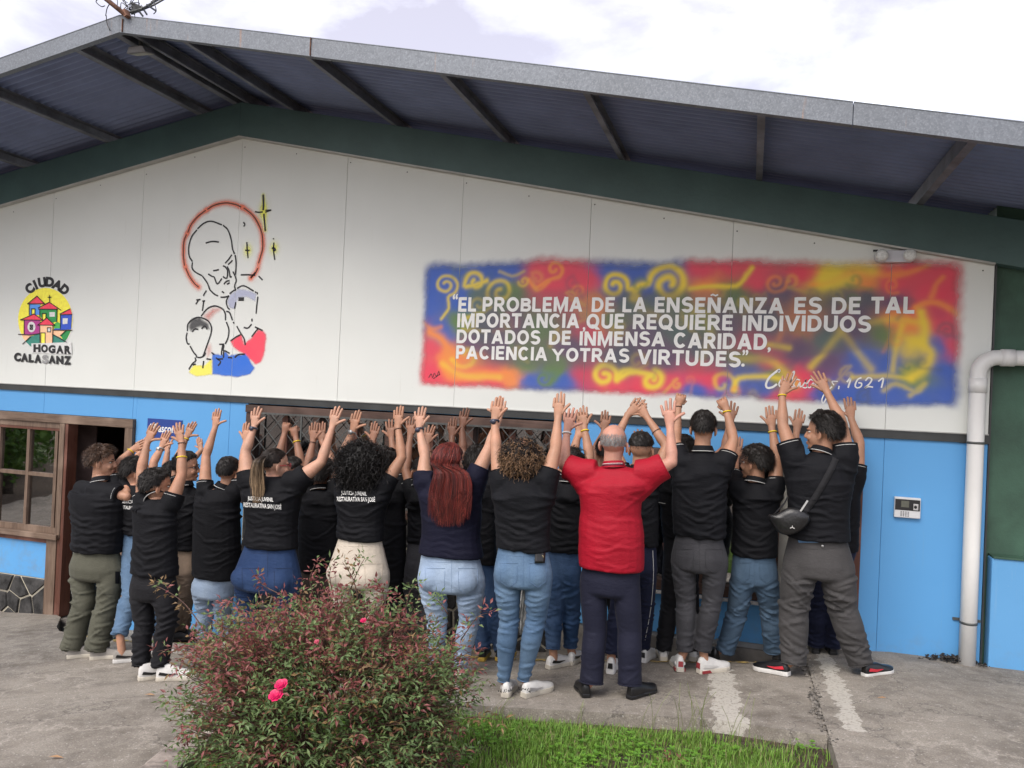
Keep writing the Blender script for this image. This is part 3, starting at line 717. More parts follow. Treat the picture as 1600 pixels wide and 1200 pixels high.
# ------------------------------------------------------------------ sprayed paint as colour carried by the wall sheet
def paint_mat():
    m, t, b = newmat('sprayed_wall_paint'); a = t.nodes.new('ShaderNodeAttribute'); a.attribute_name = 'paint'
    n = tex(t, 'Noise', 900, coord(t), Detail=1); n2 = tex(t, 'Noise', 3, coord(t), Detail=4)
    c = mixc(t, ramp(t, n.outputs['Fac'], [(.3, .10), (.7, 0)]), a.outputs['Color'], (.8, .8, .8)); 
    c = mixc(t, ramp(t, n2.outputs['Fac'], [(.4, .10), (.7, 0)]), c, (.3, .28, .25))
    b.inputs['Roughness'].default_value = .6; b.inputs['Specular IOR Level'].default_value = .3
    tr = t.nodes.new('ShaderNodeBsdfTransparent'); mx = t.nodes.new('ShaderNodeMixShader')
    lk(t, c, b.inputs['Base Color']); lk(t, a.outputs['Alpha'], mx.inputs[0]); lk(t, tr.outputs[0], mx.inputs[1]); lk(t, b.outputs[0], mx.inputs[2]); lk(t, mx.outputs[0], t.nodes['Material Output'].inputs[0])
    return m
M['spray'] = paint_mat()
def sprayed(name, x0, x1, z0, z1, step, fn, parent, y=-.002):
    nx = int((x1 - x0) / step) + 1; nz_ = int((z1 - z0) / step) + 1
    X = np.linspace(x0, x1, nx); Z = np.linspace(z0, z1, nz_); XX, ZZ = np.meshgrid(X, Z)
    rgba = fn(XX, ZZ)
    vs = np.stack([XX.ravel(), np.full(XX.size, y), ZZ.ravel()], 1)
    i = np.arange(nz_ - 1)[:, None] * nx + np.arange(nx - 1)[None, :]
    A = rgba[..., 3]; keep = ((A[:-1, :-1] + A[1:, :-1] + A[:-1, 1:] + A[1:, 1:]) > .02).ravel()
    fc = np.stack([i, i + 1, i + nx + 1, i + nx], -1).reshape(-1, 4)[keep]
    me = bpy.data.meshes.new(name); me.from_pydata(vs.tolist(), [], fc.tolist())
    ca = me.color_attributes.new('paint', 'FLOAT_COLOR', 'POINT'); ca.data.foreach_set('color', rgba.reshape(-1, 4).astype(np.float32).ravel())
    me.materials.append(M['spray']); me.update(); return link(name, me, parent)
def fbm(X, Z, s, seed=0, oct_=4):
    """cheap value noise on arrays, about -1..1"""
    r = np.random.RandomState(seed); out_ = np.zeros_like(X); amp = 1; tot = 0
    for o in range(oct_):
        T = r.rand(64, 64); x = X * s + 7.3 * o; z = Z * s + 3.1 * o
        xi = np.floor(x).astype(int); zi = np.floor(z).astype(int); fx = x - xi; fz = z - zi; fx = fx * fx * (3 - 2 * fx); fz = fz * fz * (3 - 2 * fz)
        g = lambda a, b_: T[(xi + a) % 64, (zi + b_) % 64]
        v = (g(0, 0) * (1 - fx) + g(1, 0) * fx) * (1 - fz) + (g(0, 1) * (1 - fx) + g(1, 1) * fx) * fz
        out_ += (v * 2 - 1) * amp; tot += amp; amp *= .5; s *= 2
    return out_ / tot
def seg_dist(X, Z, pts):
    best = np.full(X.shape, 1e9)
    for (ax, az), (bx, bz) in zip(pts[:-1], pts[1:]):
        dx, dz = bx - ax, bz - az; L = dx * dx + dz * dz + 1e-12
        t_ = np.clip(((X - ax) * dx + (Z - az) * dz) / L, 0, 1)
        best = np.minimum(best, np.hypot(X - ax - t_ * dx, Z - az - t_ * dz))
    return best
def sstep(x, a, b_):
    t_ = np.clip((x - a) / (b_ - a), 0, 1); return t_ * t_ * (3 - 2 * t_)
LC = lambda *c: np.array(lin(c)[:3]) / .80
blue, red, yel, olv, pur, ora, drk, mag, pink = LC(22, 88, 178), LC(222, 52, 84), LC(232, 205, 30), LC(92, 128, 52), LC(94, 58, 104), LC(236, 140, 50), LC(52, 72, 92), LC(200, 40, 84), LC(228, 100, 140)
grn = LC(60, 105, 95)
SEEDS = [(690,440,blue),(735,425,blue),(790,422,blue),(670,480,blue),(692,520,blue),(672,548,red),(668,585,red),(720,597,red),(770,592,red),(800,590,ora),(735,560,ora),(700,560,ora),(850,425,red),(890,412,red),(915,440,red),(870,460,red),(955,418,blue),(1000,412,blue),(1055,408,blue),(965,450,blue),(1030,440,blue),(985,470,grn),(1090,412,red),(1130,405,red),(1180,430,red),(1250,425,red),(1215,455,pur),(1335,425,ora),(1310,415,yel),(1295,450,yel),(1345,440,ora),(1390,440,red),(1430,412,red),(1480,420,red),(1455,450,red),(1495,470,red),(1478,505,red),(1495,540,red),(1395,470,pur),(1350,468,drk),(1305,465,drk),(1470,545,blue),(1480,580,blue),(1480,620,blue),(1430,620,blue),(1380,615,blue),(1330,618,blue),(1290,612,blue),(1235,610,red),(1220,625,red),(1255,590,red),(1240,545,pur),(1200,560,mag),(1170,535,mag),(1290,530,grn),(1290,565,pur),(1340,560,blue),(1390,570,blue),(1330,515,pur),(1380,525,olv),(1430,545,yel),(1420,515,ora),(1430,590,olv),(1100,500,olv),(1050,515,grn),(1000,520,pur),(960,500,olv),(930,520,red),(900,540,pur),(850,510,olv),(800,500,pur),(760,515,drk),(725,505,olv),(740,540,pur),(820,560,olv),(790,545,pur),(870,575,olv),(830,595,blue),(880,600,blue),(915,590,mag),(955,600,red),(1010,603,red),(1050,605,red),(1085,585,red),(1110,592,red),(1130,610,blue),(1165,585,blue),(1080,615,blue),(1190,600,blue),(1160,555,olv),(1210,585,olv),(970,560,drk),(1030,560,pur),(1090,545,drk),(1130,500,pur),(1200,500,drk),(1250,500,ora),(1330,490,pur),(1440,490,red),(1465,480,mag),(1150,460,olv),(1100,450,ora),(1060,465,olv),(940,470,ora),(800,465,olv),(750,460,grn),(720,470,blue),(1400,500,ora)]
def spiral(cx, cy, r, turns, a0=0, sgn=1, tail=None):
    P = []
    n = int(turns * 12)
    for i in range(n + 1):
        k = i / n; a = a0 + sgn * turns * 2 * math.pi * k; rr = r * (1 - .80 * k); P.append((cx + rr * math.cos(a), cy + rr * math.sin(a)))
    return (tail or []) + P
STR = [  # (points, width px, colour, strength)
 (spiral(697, 446, 19, 1.6, 1.4, -1, [(690, 500), (702, 482)]), 3.0, yel, .75),
 (spiral(742, 440, 17, 1.2, 2.6, 1, [(760, 438)]), 4.5, yel, .85),
 (spiral(782, 456, 22, 1.3, 2.6, 1, [(765, 480)]), 4.0, yel, .7),
 (spiral(868, 422, 14, 1.1, 1.2, -1, [(842, 450), (857, 440)]), 3.5, ora, .9),
 ([(828, 438), (842, 455), (858, 442)], 3.5, ora, .8),
 (spiral(962, 446, 22, 1.4, .2, -1, [(1000, 470), (992, 452)]), 5.0, yel, .95),
 (spiral(1045, 442, 31, 1.5, 3.2, 1, [(990, 465), (1000, 445)]), 6.5, yel, .95),
 ([(1078, 450), (1110, 447), (1150, 446), (1165, 430), (1175, 418)], 4, yel, .85),
 (spiral(1212, 441, 17, 1.4, 0, 1), 3.5, ora, .6),
 ([(1270, 445), (1300, 440), (1350, 425), (1380, 430), (1420, 425), (1450, 412)], 5, ora, .75),
 ([(1290, 425), (1320, 415), (1360, 420)], 12, yel, .75), ([(1285, 440), (1330, 438)], 10, yel, .7),
 ([(1430, 480), (1455, 470), (1480, 478), (1500, 492)], 5, ora, .85), ([(1455, 462), (1462, 445), (1474, 432)], 4, ora, .65),
 ([(1440, 488), (1446, 515), (1442, 540), (1456, 555), (1442, 580), (1425, 590)], 8, yel, .85), ([(1425, 592), (1380, 588), (1330, 590)], 4, yel, .6), (spiral(1395, 445, 13, 1.2, 1, 1), 3, ora, .5), (spiral(1330, 470, 12, 1.1, 2, -1), 3, olv, .6), ([(1210, 470), (1225, 500), (1215, 530)], 5, ora, .5), (spiral(905, 455, 10, 1.1, 3, 1), 3, ora, .6), (spiral(820, 440, 9, 1.1, 3, -1), 3, yel, .5), ([(780, 425), (800, 432), (818, 425)], 3, yel, .45), (spiral(1160, 472, 12, 1.2, 1, -1), 3, yel, .45), (spiral(1290, 600, 10, 1.2, 1, -1), 3, yel, .4), (spiral(850, 592, 12, 1.2, 0, 1), 3, olv, .7), (spiral(1075, 500, 13, 1.3, 4, 1), 3, olv, .6),
 ([(1410, 510), (1400, 545), (1395, 580)], 5, yel, .6), ([(1310, 515), (1335, 545), (1360, 578)], 6, yel, .5), ([(1312, 520), (1290, 548), (1268, 572)], 6, yel, .6),
 ([(1360, 505), (1400, 500), (1440, 505)], 6, yel, .5), ([(1150, 560), (1200, 562), (1225, 580), (1245, 600)], 7, yel, .55), ([(1200, 538), (1230, 542)], 5, yel, .7),
 (spiral(1128, 600, 22, 1.0, .5, -1), 4, yel, .55), ([(1145, 610), (1155, 590), (1190, 588), (1220, 590)], 5, yel, .85),
 (spiral(945, 588, 20, 1.3, .3, -1, [(985, 580), (965, 592)]), 5.5, yel, .95), ([(965, 590), (975, 578), (1000, 582), (1020, 588)], 5.5, yel, .95), (spiral(1018, 595, 17, 1.2, 5.0, 1), 5.5, yel, .95),
 ([(672, 520), (690, 530), (700, 550), (695, 575), (710, 590), (760, 585), (790, 588)], 9, ora, .95), ([(690, 570), (725, 588), (780, 590)], 6, yel, .5),
 (spiral(728, 555, 24, .8, 2.8, -1), 5, yel, .55), ([(1380, 610), (1400, 600), (1430, 612), (1445, 600), (1420, 618)], 4, yel, .5), ([(750, 490), (770, 470), (790, 500), (800, 540)], 6, olv, .8),
 ([(1090, 480), (1110, 520), (1095, 560)], 7, yel, .35), ([(900, 480), (930, 470), (940, 520)], 7, ora, .55), ([(850, 540), (880, 570), (860, 600)], 6, olv, .7), ([(1000, 480), (1040, 500)], 8, yel, .35),
 ([(660, 505), (675, 515), (690, 512)], 4, ora, .6)]
ppm = 165.0   # about how many photo pixels a metre of this wall spans
def mural_fn(X, Z):
    wx = .07 * fbm(X, Z, 2.2, 1) + .035 * fbm(X, Z, 9, 11); wz = .07 * fbm(X, Z, 2.2, 2) + .035 * fbm(X, Z, 9, 12)
    num = np.zeros(X.shape + (3,)); den = np.zeros(X.shape)
    for sx, sy, c in SEEDS:
        a, b_ = wl(sx, sy); d2 = (X + wx - a) ** 2 + ((Z + wz - b_) * 1.15) ** 2
        w = 1 / (d2 + .004) ** 1.9; num += w[..., None] * c; den += w
    rgb = num / den[..., None]
    for pts, w, c, s in STR:
        q = [wl(*p) for p in smooth_line(pts, 3)] if len(pts) > 2 else [wl(*p) for p in pts]
        xs0 = min(p[0] for p in q) - .2; xs1 = max(p[0] for p in q) + .2
        if X.max() < xs0 or X.min() > xs1: continue
        d = seg_dist(X + wx * .25, Z + wz * .25, q); ww = w * .92 / ppm
        a = s * np.exp(-(d / (ww * 1.0)) ** 2.0)
        rgb = rgb * (1 - a[..., None]) + c * a[..., None]
    rs = random.Random(77)
    for q_ in range(46):
        cx_, cy_ = rs.uniform(675, 1480), rs.uniform(418, 625); r_ = rs.uniform(7, 16); P_ = [wl(*p) for p in spiral(cx_, cy_, r_, rs.uniform(.8, 1.4), rs.uniform(0, 6), rs.choice((-1, 1)), [(cx_ + rs.uniform(-30, 30), cy_ + rs.uniform(10, 26))])]
        c_ = rs.choice((yel, ora, olv, yel, drk)); s_q = rs.uniform(.18, .42); w_q = rs.uniform(2.6, 4.2) / ppm
        if X.max() < min(p[0] for p in P_) - .1 or X.min() > max(p[0] for p in P_) + .1: continue
        a = s_q * np.exp(-(seg_dist(X, Z, P_) / w_q) ** 2); rgb = rgb * (1 - a[..., None]) + c_ * a[..., None]
    rgb = np.clip(rgb, 0, 1) ** 1.12 * .86
    # grey over-paint behind the words
    zc = wl(1000, 520)[1]; zone = (1 - sstep(np.abs(Z - zc - .02), .30, .38 + .02)) * sstep(X, 2.45, 2.75) * (1 - sstep(X + .9 * sstep(-Z, -3.2, -3.0), 5.9, 6.2))
    zone *= .46 + .20 * fbm(X, Z, 5, 9)
    rgb = rgb * (1 - zone[..., None]) + np.array([.075, .068, .085]) * zone[..., None]
    x0, x1 = 2.11, 6.58; zt, zb = 3.83, 2.735
    e = .012 * fbm(X, Z, 22, 4, 3) + .02 * fbm(X, Z, 4, 5)
    tb = .045 * np.exp(-((X - 3.35) / .45) ** 2) + .03 * np.exp(-((X - 4.8) / .6) ** 2)
    sk = .03 * (X - 4.3) / 2.2
    a = sstep(X - x0 + e, -.06, .06) * (1 - sstep(X - x1 + e, -.07, .07)) * (1 - sstep(Z - zt - tb + e * 1.2, -.07, .075)) * sstep(Z - zb - sk * 0 + e, -.05, .04)
    a = np.clip(a * 1.02, 0, 1) * .985
    out_ = np.zeros(X.shape + (4,)); out_[..., :3] = np.clip(rgb, 0, 1); out_[..., 3] = a; return out_
MU = thing('quote_mural', 'wide spray painted mural of red, blue and yellow swirls with a white quotation', 'mural', (4.3, 0, 3.3))
cuts = [2.00, 2.44, 3.66, 4.88, 6.10, 6.68]
for a, b_ in zip(cuts[:-1], cuts[1:]): sprayed('painted_panel', a + .0018, b_ - .0018, 2.62, 4.02, .0085, mural_fn, MU)
mb = MB()
WORDS = [('EL', 716, 744, 486.5, 486.5, 464.5), ('PRO', 753.5, 811, 486.5, 486.8, 464.5), ('B', 813, 829, 486.8, 487, 466), ('LEMA', 831, 910, 487, 487.2, 464.5), ('DE', 924, 960.5, 487.3, 487.5, 464.8), ('LA', 972, 1010, 487.6, 487.8, 464.8), ('ENSEÑANZA', 1022, 1224.5, 488, 489.8, 464.6),
 ('ES', 1239.7, 1284, 490, 490.2, 465), ('DE', 1298.6, 1344.6, 490.5, 490.7, 465), ('TAL', 1360.5, 1428.6, 490, 489.8, 464.3),
 ('IMPORTANCIA', 714, 905, 511.5, 513, 489.8), ('QUE', 916, 975, 513, 513.5, 490.5), ('REQUIERE', 988, 1145, 514, 516, 491), ('INDIVIDUOS', 1159, 1360.5, 517, 519, 492.8),
 ('DOTADOS', 713, 844, 536, 538, 515), ('DE', 857, 892, 538.5, 538.8, 517), ('INMENSA', 905, 1039, 539.5, 541.5, 517.5), ('CARIDAD', 1052.4, 1198, 543.5, 547, 519.5),
 ('PACIENCIA', 712, 855, 560.5, 563.5, 540), ('Y', 862, 881, 564, 564, 545), ('OTRAS', 884, 983, 564.5, 566.5, 543.5), ('VIRTUDES', 996, 1157, 568.5, 573.5, 545.5)]
for s, a, b_, ya, yb2, tp in WORDS: mb = MB(); stroke_word(mb, s, (a, ya), (b_, yb2), tp); mb.build('lettering', M['white_ink'], MU)
for s, a, b_, ya, tp in (('“', 707.5, 715.5, 468, 459), ('”', 1160, 1169, 555.5, 546.5), ('.', 1158, 1163.5, 573, 568), (',', 1199, 1204, 551, 542.5), (',', 910.5, 914.5, 519, 511)):
    mb = MB(); word_on_wall(mb, s, (a, ya), (b_, ya), tp, off=.03, full=True); mb.build('lettering', M['white_ink'], MU)
mb = MB()   # brush script signature
for pts, w in ([( (1216,582),(1218,578),(1211,582),(1202,590),(1197,600),(1199,606),(1207,605),(1214,600)), .022], [((1228,594),(1222,592),(1217,600),(1221,605),(1228,597),(1229,594),(1229,604),(1233,603)), .013],
 [((1233,603),(1240,586),(1241,580),(1237,586),(1236,602),(1240,605)), .013], [((1250,594),(1244,593),(1240,601),(1245,605),(1250,597),(1250,604),(1254,603)), .013], [((1254,603),(1260,593),(1258,597),(1262,602),(1259,606),(1254,605)), .012],
 [((1271,595),(1266,593),(1261,601),(1265,606),(1271,598),(1271,605),(1274,604)), .013], [((1274,596),(1275,605),(1278,597),(1281,596),(1281,604),(1284,604)), .013], [((1284,597),(1291,597),(1285,606),(1292,608),(1293,616),(1289,626),(1286,630),(1284,625),(1288,616),(1300,604)), .013],
 [((1311,603),(1310,608)), .014], [((1323,597),(1329,591),(1325,606)), .016], [((1346,590),(1340,593),(1336,602),(1339,606),(1345,604),(1346,599),(1341,598)), .015], [((1352,595),(1357,590),(1362,593),(1358,600),(1351,606),(1357,604),(1364,605)), .015], [((1372,596),(1380,591),(1377,606)), .016],
 [((1309,596),(1300,596),(1303,602)), .01]):
    ribbon(mb, pts, w * .78, y=-.005)
mb.build('signature', M['white_ink'], MU)
mb = MB()
for i, pts in enumerate([((670,590),(674,584),(676,590),(679,583),(682,588),(686,580),(687,586)), ((677,592),(684,587),(688,584))]): ribbon(mb, pts, .005, y=-.005)
mb.build('artist_mark', M['ink'], MU)

# ------------------------------------------------------------------ stencilled group portrait
PO = thing('portrait_mural', 'stencilled line drawing of a haloed man over three children in yellow, blue and red', 'mural', (.1, 0, 3.6))
Z4 = lambda x, y: (270 + x / 3.872, 290 + y / 3.872)
halo = [[(210,145),(250,120),(320,105),(380,115),(415,130)], [(430,135),(480,175),(515,225),(540,290),(545,370),(535,420),(520,470)], [(200,150),(150,190),(110,240),(92,285)], [(85,295),(68,340),(65,420),(72,485)], [(80,500),(100,545),(130,590),(158,615)], [(515,500),(500,530),(472,560)]]
def port_fn(X, Z):
    rgb = np.zeros(X.shape + (3,)); al = np.zeros(X.shape)
    def lay(a, c):
        nonlocal rgb, al
        c = np.array(c); na = a + al * (1 - a); rgb = np.where(na[..., None] > 1e-4, (c * a[..., None] + rgb * (al * (1 - a))[..., None]) / np.maximum(na, 1e-4)[..., None], rgb); al = na
    e = .012 * fbm(X, Z, 18, 3, 3)
    for h in halo:
        d = seg_dist(X, Z, [wl(*Z4(*p)) for p in smooth_line(h, 4)]) + e * .5
        lay(.75 * np.exp(-(d / .030) ** 2), LC(226, 104, 66))
    def blob(pts, c, s, soft):
        P = [wl(*Z4(*p)) for p in pts]; ins = np.zeros(X.shape, bool); n = len(P)
        for i in range(n):
            (xa, za), (xb, zb) = P[i], P[(i + 1) % n]
            cnd = ((za > Z) != (zb > Z)) & (X < (xb - xa) * (Z - za) / (zb - za + 1e-12) + xa); ins ^= cnd
        d = seg_dist(X, Z, P + [P[0]]); d = np.where(ins, -d, d) + e
        lay(s * (1 - sstep(d, -soft, soft * .8)), c)
    blob([(350,940),(415,900),(435,960),(470,930),(520,870),(545,880),(565,900),(560,1000),(530,1070),(500,1080),(450,1030),(400,1000),(365,970)], LC(228, 48, 78), .93, .022)
    blob([(238,1010),(290,1030),(320,1000),(340,1030),(440,1020),(495,1100),(470,1140),(400,1155),(300,1150),(240,1140)], LC(0, 92, 190), .97, .016)
    blob([(100,1125),(130,1085),(190,1090),(230,1050),(238,1060),(238,1145),(150,1150),(105,1140)], LC(238, 222, 80), .9, .016)
    blob([(345,660),(400,625),(480,640),(505,660),(500,700),(440,670),(395,680),(375,750),(345,740),(330,700)], LC(170, 175, 200), .75, .018)
    blob([(95,850),(120,805),(165,800),(215,835),(225,870),(170,850),(110,880)], LC(40, 42, 46), .85, .024)
    blob([(185,790),(240,740),(290,745),(250,780),(215,820)], LC(200, 110, 100), .55, .04)
    blob([(205,985),(225,960),(235,1010),(210,1040)], LC(205, 120, 110), .4, .04)
    for p in ((548,155),(455,392),(613,380)):
        a, b_ = wl(*Z4(*p)); d = np.hypot((X - a), (Z - b_) * (.55 if p[0] == 548 else .8)); lay((.75 if p[0] == 548 else .6) * np.exp(-(d / .045) ** 2), LC(240, 235, 60))
    d = seg_dist(X, Z, [wl(*Z4(548, 60)), wl(*Z4(560, 270))]); lay(.5 * np.exp(-(d / .022) ** 2), LC(240, 235, 60))
    out_ = np.zeros(X.shape + (4,)); out_[..., :3] = np.clip(rgb, 0, 1); out_[..., 3] = np.clip(al, 0, 1) * .98; return out_
xa, zt = wl(272, 300); xb, zb = wl(442, 598)
for a, b_ in ((xa - .02, -.0018), (.0018, xb + .05)): sprayed('painted_panel', a, b_, zb - .02, wl(410, 292)[1] + .05, .0085, port_fn, PO)
mb = MB()
LN = [[(150,262),(190,228),(235,216),(298,238)], [(305,240),(335,270),(355,330),(362,380),(375,415)], [(147,268),(115,310),(98,370),(100,425),(120,460)], [(120,465),(118,500),(140,525),(178,545)], [(180,547),(210,590),(225,630)], [(225,630),(250,655),(275,668)], [(290,675),(315,675),(340,668)], [(378,420),(384,470),(380,540)], [(200,348),(240,338),(280,342)], [(245,515),(262,513),(280,508)], [(215,535),(240,550),(252,555),(270,595),(298,562)], [(318,470),(340,445),(358,418)], [(335,478),(350,465),(362,452)], [(305,485),(318,492)], [(318,490),(332,515),(330,555),(318,560),(305,550)], [(330,490),(342,515),(348,552),(358,550)], [(365,520),(378,548),(385,575),(375,605),(378,625)], [(310,597),(325,580),(345,575)], [(328,598),(345,588)],
 [(345,655),(365,638),(385,628)], [(412,540),(460,540),(500,543)], [(472,560),(500,525)], [(520,548),(545,572)], [(390,622),(430,606),(490,638)], [(512,645),(513,658)], [(516,672),(510,720),(505,775)], [(505,650),(500,640)], [(340,665),(325,700),(332,735),(345,750)], [(325,760),(345,770),(362,815)], [(382,705),(375,745)], [(366,825),(373,835)], [(388,850),(410,890),(432,925),(440,965)], [(430,858),(455,862),(478,838)], [(480,805),(480,822)], [(498,855),(530,870),(545,878)], [(478,915),(500,885),(520,862)], [(350,940),(385,915),(412,902)], [(172,790),(210,745),(255,728),(300,745),(318,775),(320,815)], [(325,825),(340,870),(335,920),(318,958)], [(282,960),(312,960)], [(305,962),(298,990),(295,1025)], [(310,965),(305,1000)], [(90,880),(92,840),(120,810),(160,797),(210,815),(233,850),(233,890),(210,960),(185,1030)], [(118,885),(135,868),(155,870)], [(175,866),(195,850),(210,870)], [(88,890),(82,920),(90,955),(103,958)], [(105,970),(125,1005),(145,1030)], [(140,1035),(165,1040),(188,1030),(200,1010)], [(98,1112),(118,1080),(140,1060)], [(122,1085),(140,1080)], [(182,1105),(188,1060)], [(135,1040),(142,1060)], [(205,1048),(232,1052)], [(235,1010),(252,1022)], [(262,1042),(290,1065),(275,1090)], [(270,1050),(305,1048)], [(308,1042),(312,1000),(345,1015)], [(335,1040),(360,1042)], [(375,1040),(400,1022),(438,1020)],
 [(140,718),(155,695)], [(143,692),(162,690),(168,687)], [(188,700),(184,730),(180,758)], [(180,698),(196,698)], [(205,635),(192,655),(186,668)], [(298,640),(312,650)], [(428,222),(437,235),(430,248)], [(610,318),(611,326)], [(449,342),(452,395),(457,440)], [(440,392),(466,392)], [(612,345),(611,395),(618,450)], [(600,382),(612,375),(622,390),(610,394)], [(498,158),(520,162),(545,160)]]
for p in LN:
    w = .016
    ribbon(mb, [Z4(*q) for q in p], w, y=-.004, step=4)
ribbon(mb, [Z4(548, 55), Z4(550, 110), Z4(548, 150)], .022, y=-.004, taper=False); ribbon(mb, [Z4(552, 170), Z4(556, 220), Z4(561, 275)], .018, y=-.004); ribbon(mb, [Z4(560, 150), Z4(597, 148)], .014, y=-.004); ribbon(mb, [Z4(560, 162), Z4(597, 149)], .014, y=-.004)
ribbon(mb, [Z4(398, 687), Z4(432, 687)], .038, y=-.004)
for h in halo: ribbon(mb, [Z4(*q) for q in h], .013, y=-.004, mi=1)
mb.build('line_drawing', [M['ink'], flat('dark_rust_paint', (.09, .028, .015), .7)], PO)

# ------------------------------------------------------------------ oval logo
LO = thing('oval_logo', 'painted oval emblem of small red roofed houses with arched black lettering at far left', 'logo', (-2.5, 0, 3.2))
L7 = lambda x, y: wl(10 + x / 7.5, 420 + y / 7.5)
cols = {'yellow': LC(232, 218, 70), 'red': LC(222, 60, 84), 'blue': LC(80, 140, 215), 'dblue': LC(44, 76, 180), 'green': LC(38, 135, 70), 'teal': LC(50, 125, 110), 'purple': LC(160, 52, 125), 'peach': LC(240, 185, 145), 'white': np.array([.72, .72, .70]), 'lyel': LC(245, 225, 80), 'bush': LC(70, 165, 75)}
cm = {k: simple('logo_paint_' + k, tuple(v), .6, var=.08, scale=30) for k, v in cols.items()}
def oval(cx, cy, rx, ry, n=40): return [(cx + rx * math.cos(2 * math.pi * i / n), cy + ry * math.sin(2 * math.pi * i / n)) for i in range(n)]
def clip_oval(poly):
    out_ = []
    for x, y in poly:
        dx, dy = (x - 458) / 320, (y - 595) / 372; r = math.hypot(dx, dy)
        out_.append((458 + dx / r * 320, 595 + dy / r * 372) if r > 1 else (x, y))
    return out_
LAY = [('white', oval(458, 595, 332, 384)), ('yellow', oval(458, 595, 320, 372)), ('peach', [(145,770),(290,780),(400,800),(560,720),(700,725),(640,790),(640,870),(300,900),(195,878)]), ('bush', oval(600, 675, 42, 50, 20)), ('green', [(640,785),(700,728),(790,740),(740,840),(700,880)]),
 ('teal', [(200,880),(290,790),(390,760),(400,870),(300,880),(290,960),(240,950)]), ('teal', [(545,765),(640,810),(710,860),(650,890),(545,870)]),
 ('blue', [(275,415),(400,420),(395,540),(275,540)]), ('red', [(260,412),(365,322),(455,410),(365,412)]), ('lyel', [(302,470),(342,470),(342,530),(302,530)]),
 ('green', [(395,475),(600,480),(595,620),(480,640),(400,560)]), ('red', [(385,470),(510,392),(605,468),(505,472)]), ('white', [(508,508),(572,508),(572,562),(508,562)]), ('lyel', [(428,525),(470,525),(470,600),(428,600)]),
 ('dblue', [(640,540),(800,530),(790,722),(560,718),(565,700),(640,700)]), ('red', [(640,530),(755,468),(790,530)]), ('white', [(665,580),(725,580),(720,645),(665,650)]),
 ('purple', [(215,600),(400,605),(395,760),(300,775),(215,768)]), ('red', [(190,598),(330,530),(425,598),(300,604)]), ('white', oval(300, 682, 46, 62, 20)),
 ('peach', [(400,660),(552,660),(548,870),(400,870)]), ('red', [(385,658),(480,575),(565,655)]), ('white', [(488,692),(530,692),(528,740),(488,740)]), ('lyel', [(412,752),(462,752),(462,870),(412,870)]),
 ('white', [(300,875),(770,860),(775,1005),(420,990),(300,985)])]
yy = -.0012
for i, (k, poly) in enumerate(LAY):
    mb = MB(); P = [L7(*p) for p in (clip_oval(poly) if i > 0 and i < len(LAY) - 1 else poly)]
    mb.add([(x, yy, z) for x, z in P], [tuple(reversed(range(len(P))))]); mb.build('paint_patch', cm[k], LO); yy -= .0003
mb = MB()
def lline(pts, w=.010):
    q = [L7(*p) for p in pts]; 
    for (a, b_), (c_, d_) in zip(q[:-1], q[1:]):
        dx, dz = c_ - a, d_ - b_; L = math.hypot(dx, dz) + 1e-9; nx, nz2 = -dz / L * w / 2, dx / L * w / 2; ex, ez = dx / L * w * .4, dz / L * w * .4
        mb.add([(a + nx - ex, yy - .0006, b_ + nz2 - ez), (a - nx - ex, yy - .0006, b_ - nz2 - ez), (c_ - nx + ex, yy - .0006, d_ - nz2 + ez), (c_ + nx + ex, yy - .0006, d_ + nz2 + ez)], [(0, 1, 2, 3)])
for p in [[(255,412),(365,320),(455,410),(255,412)], [(275,415),(275,540)], [(380,460),(510,392),(645,485)], [(385,474),(605,476)], [(600,470),(596,622)], [(398,480),(398,560)], [(170,600),(330,530),(440,602),(170,600)], [(215,600),(215,770)], [(148,768),(290,775),(400,760)], [(375,660),(480,575),(575,662),(375,660)], [(400,660),(400,865)], [(552,660),(548,865)], [(488,692),(530,692),(528,740),(488,740),(488,692)], [(412,870),(412,752),(462,752),(462,870)], [(635,530),(755,470)], [(640,540),(775,535)], [(640,540),(640,700)], [(560,718),(775,722)], [(513,385),(513,312)], [(495,335),(532,335)], [(302,530),(302,470),(342,470),(342,530)], [(428,590),(428,525),(470,525),(470,590)], [(640,785),(700,728)], [(200,880),(290,795)], [(545,765),(710,860)], [(285,660),(315,660),(315,710),(285,710),(285,660)], [(292,670),(308,700)], [(308,670),(292,700)]]: lline(p)
mb.build('outline', M['ink'], LO)
mb = MB(); hm = MB()
def logo_text(mbx, s, x0, x1, yb_, yt_, off=.05):
    v, f = text_geo(s, off); a0, a1 = v[:, 0].min(), v[:, 0].max(); b0, b1 = cap_h(off)
    P = [L7(x0 + (x1 - x0) * (q[0] - a0) / (a1 - a0), yb_ + (yt_ - yb_) * (q[1] - b0) / (b1 - b0)) for q in v]
    mbx.add([(x, yy - .0012, z) for x, z in P], f)
for ch, x0, x1, ya, yb2 in (('H',325,410,978,885),('O',415,495,982,888),('G',500,585,990,895),('A',592,680,995,900),('R',688,768,1000,902)): logo_text(mb, ch, x0, x1, ya, yb2, .07)
for ch, x0, x1, ya, yb2 in (('C',98,178,1085,985),('A',178,262,1092,990),('L',268,328,1098,1000),('A',335,418,1105,1005)): logo_text(mb, ch, x0, x1, ya, yb2, .07)
for ch, x0, x1, ya, yb2 in (('A',502,585,1112,1015),('N',592,675,1118,1020),('Z',682,765,1125,1022)): logo_text(mb, ch, x0, x1, ya, yb2, .07)
logo_text(hm, 'S', 428, 498, 1110, 1010, .06)
mb.build('lettering', M['ink'], LO); mb = MB()
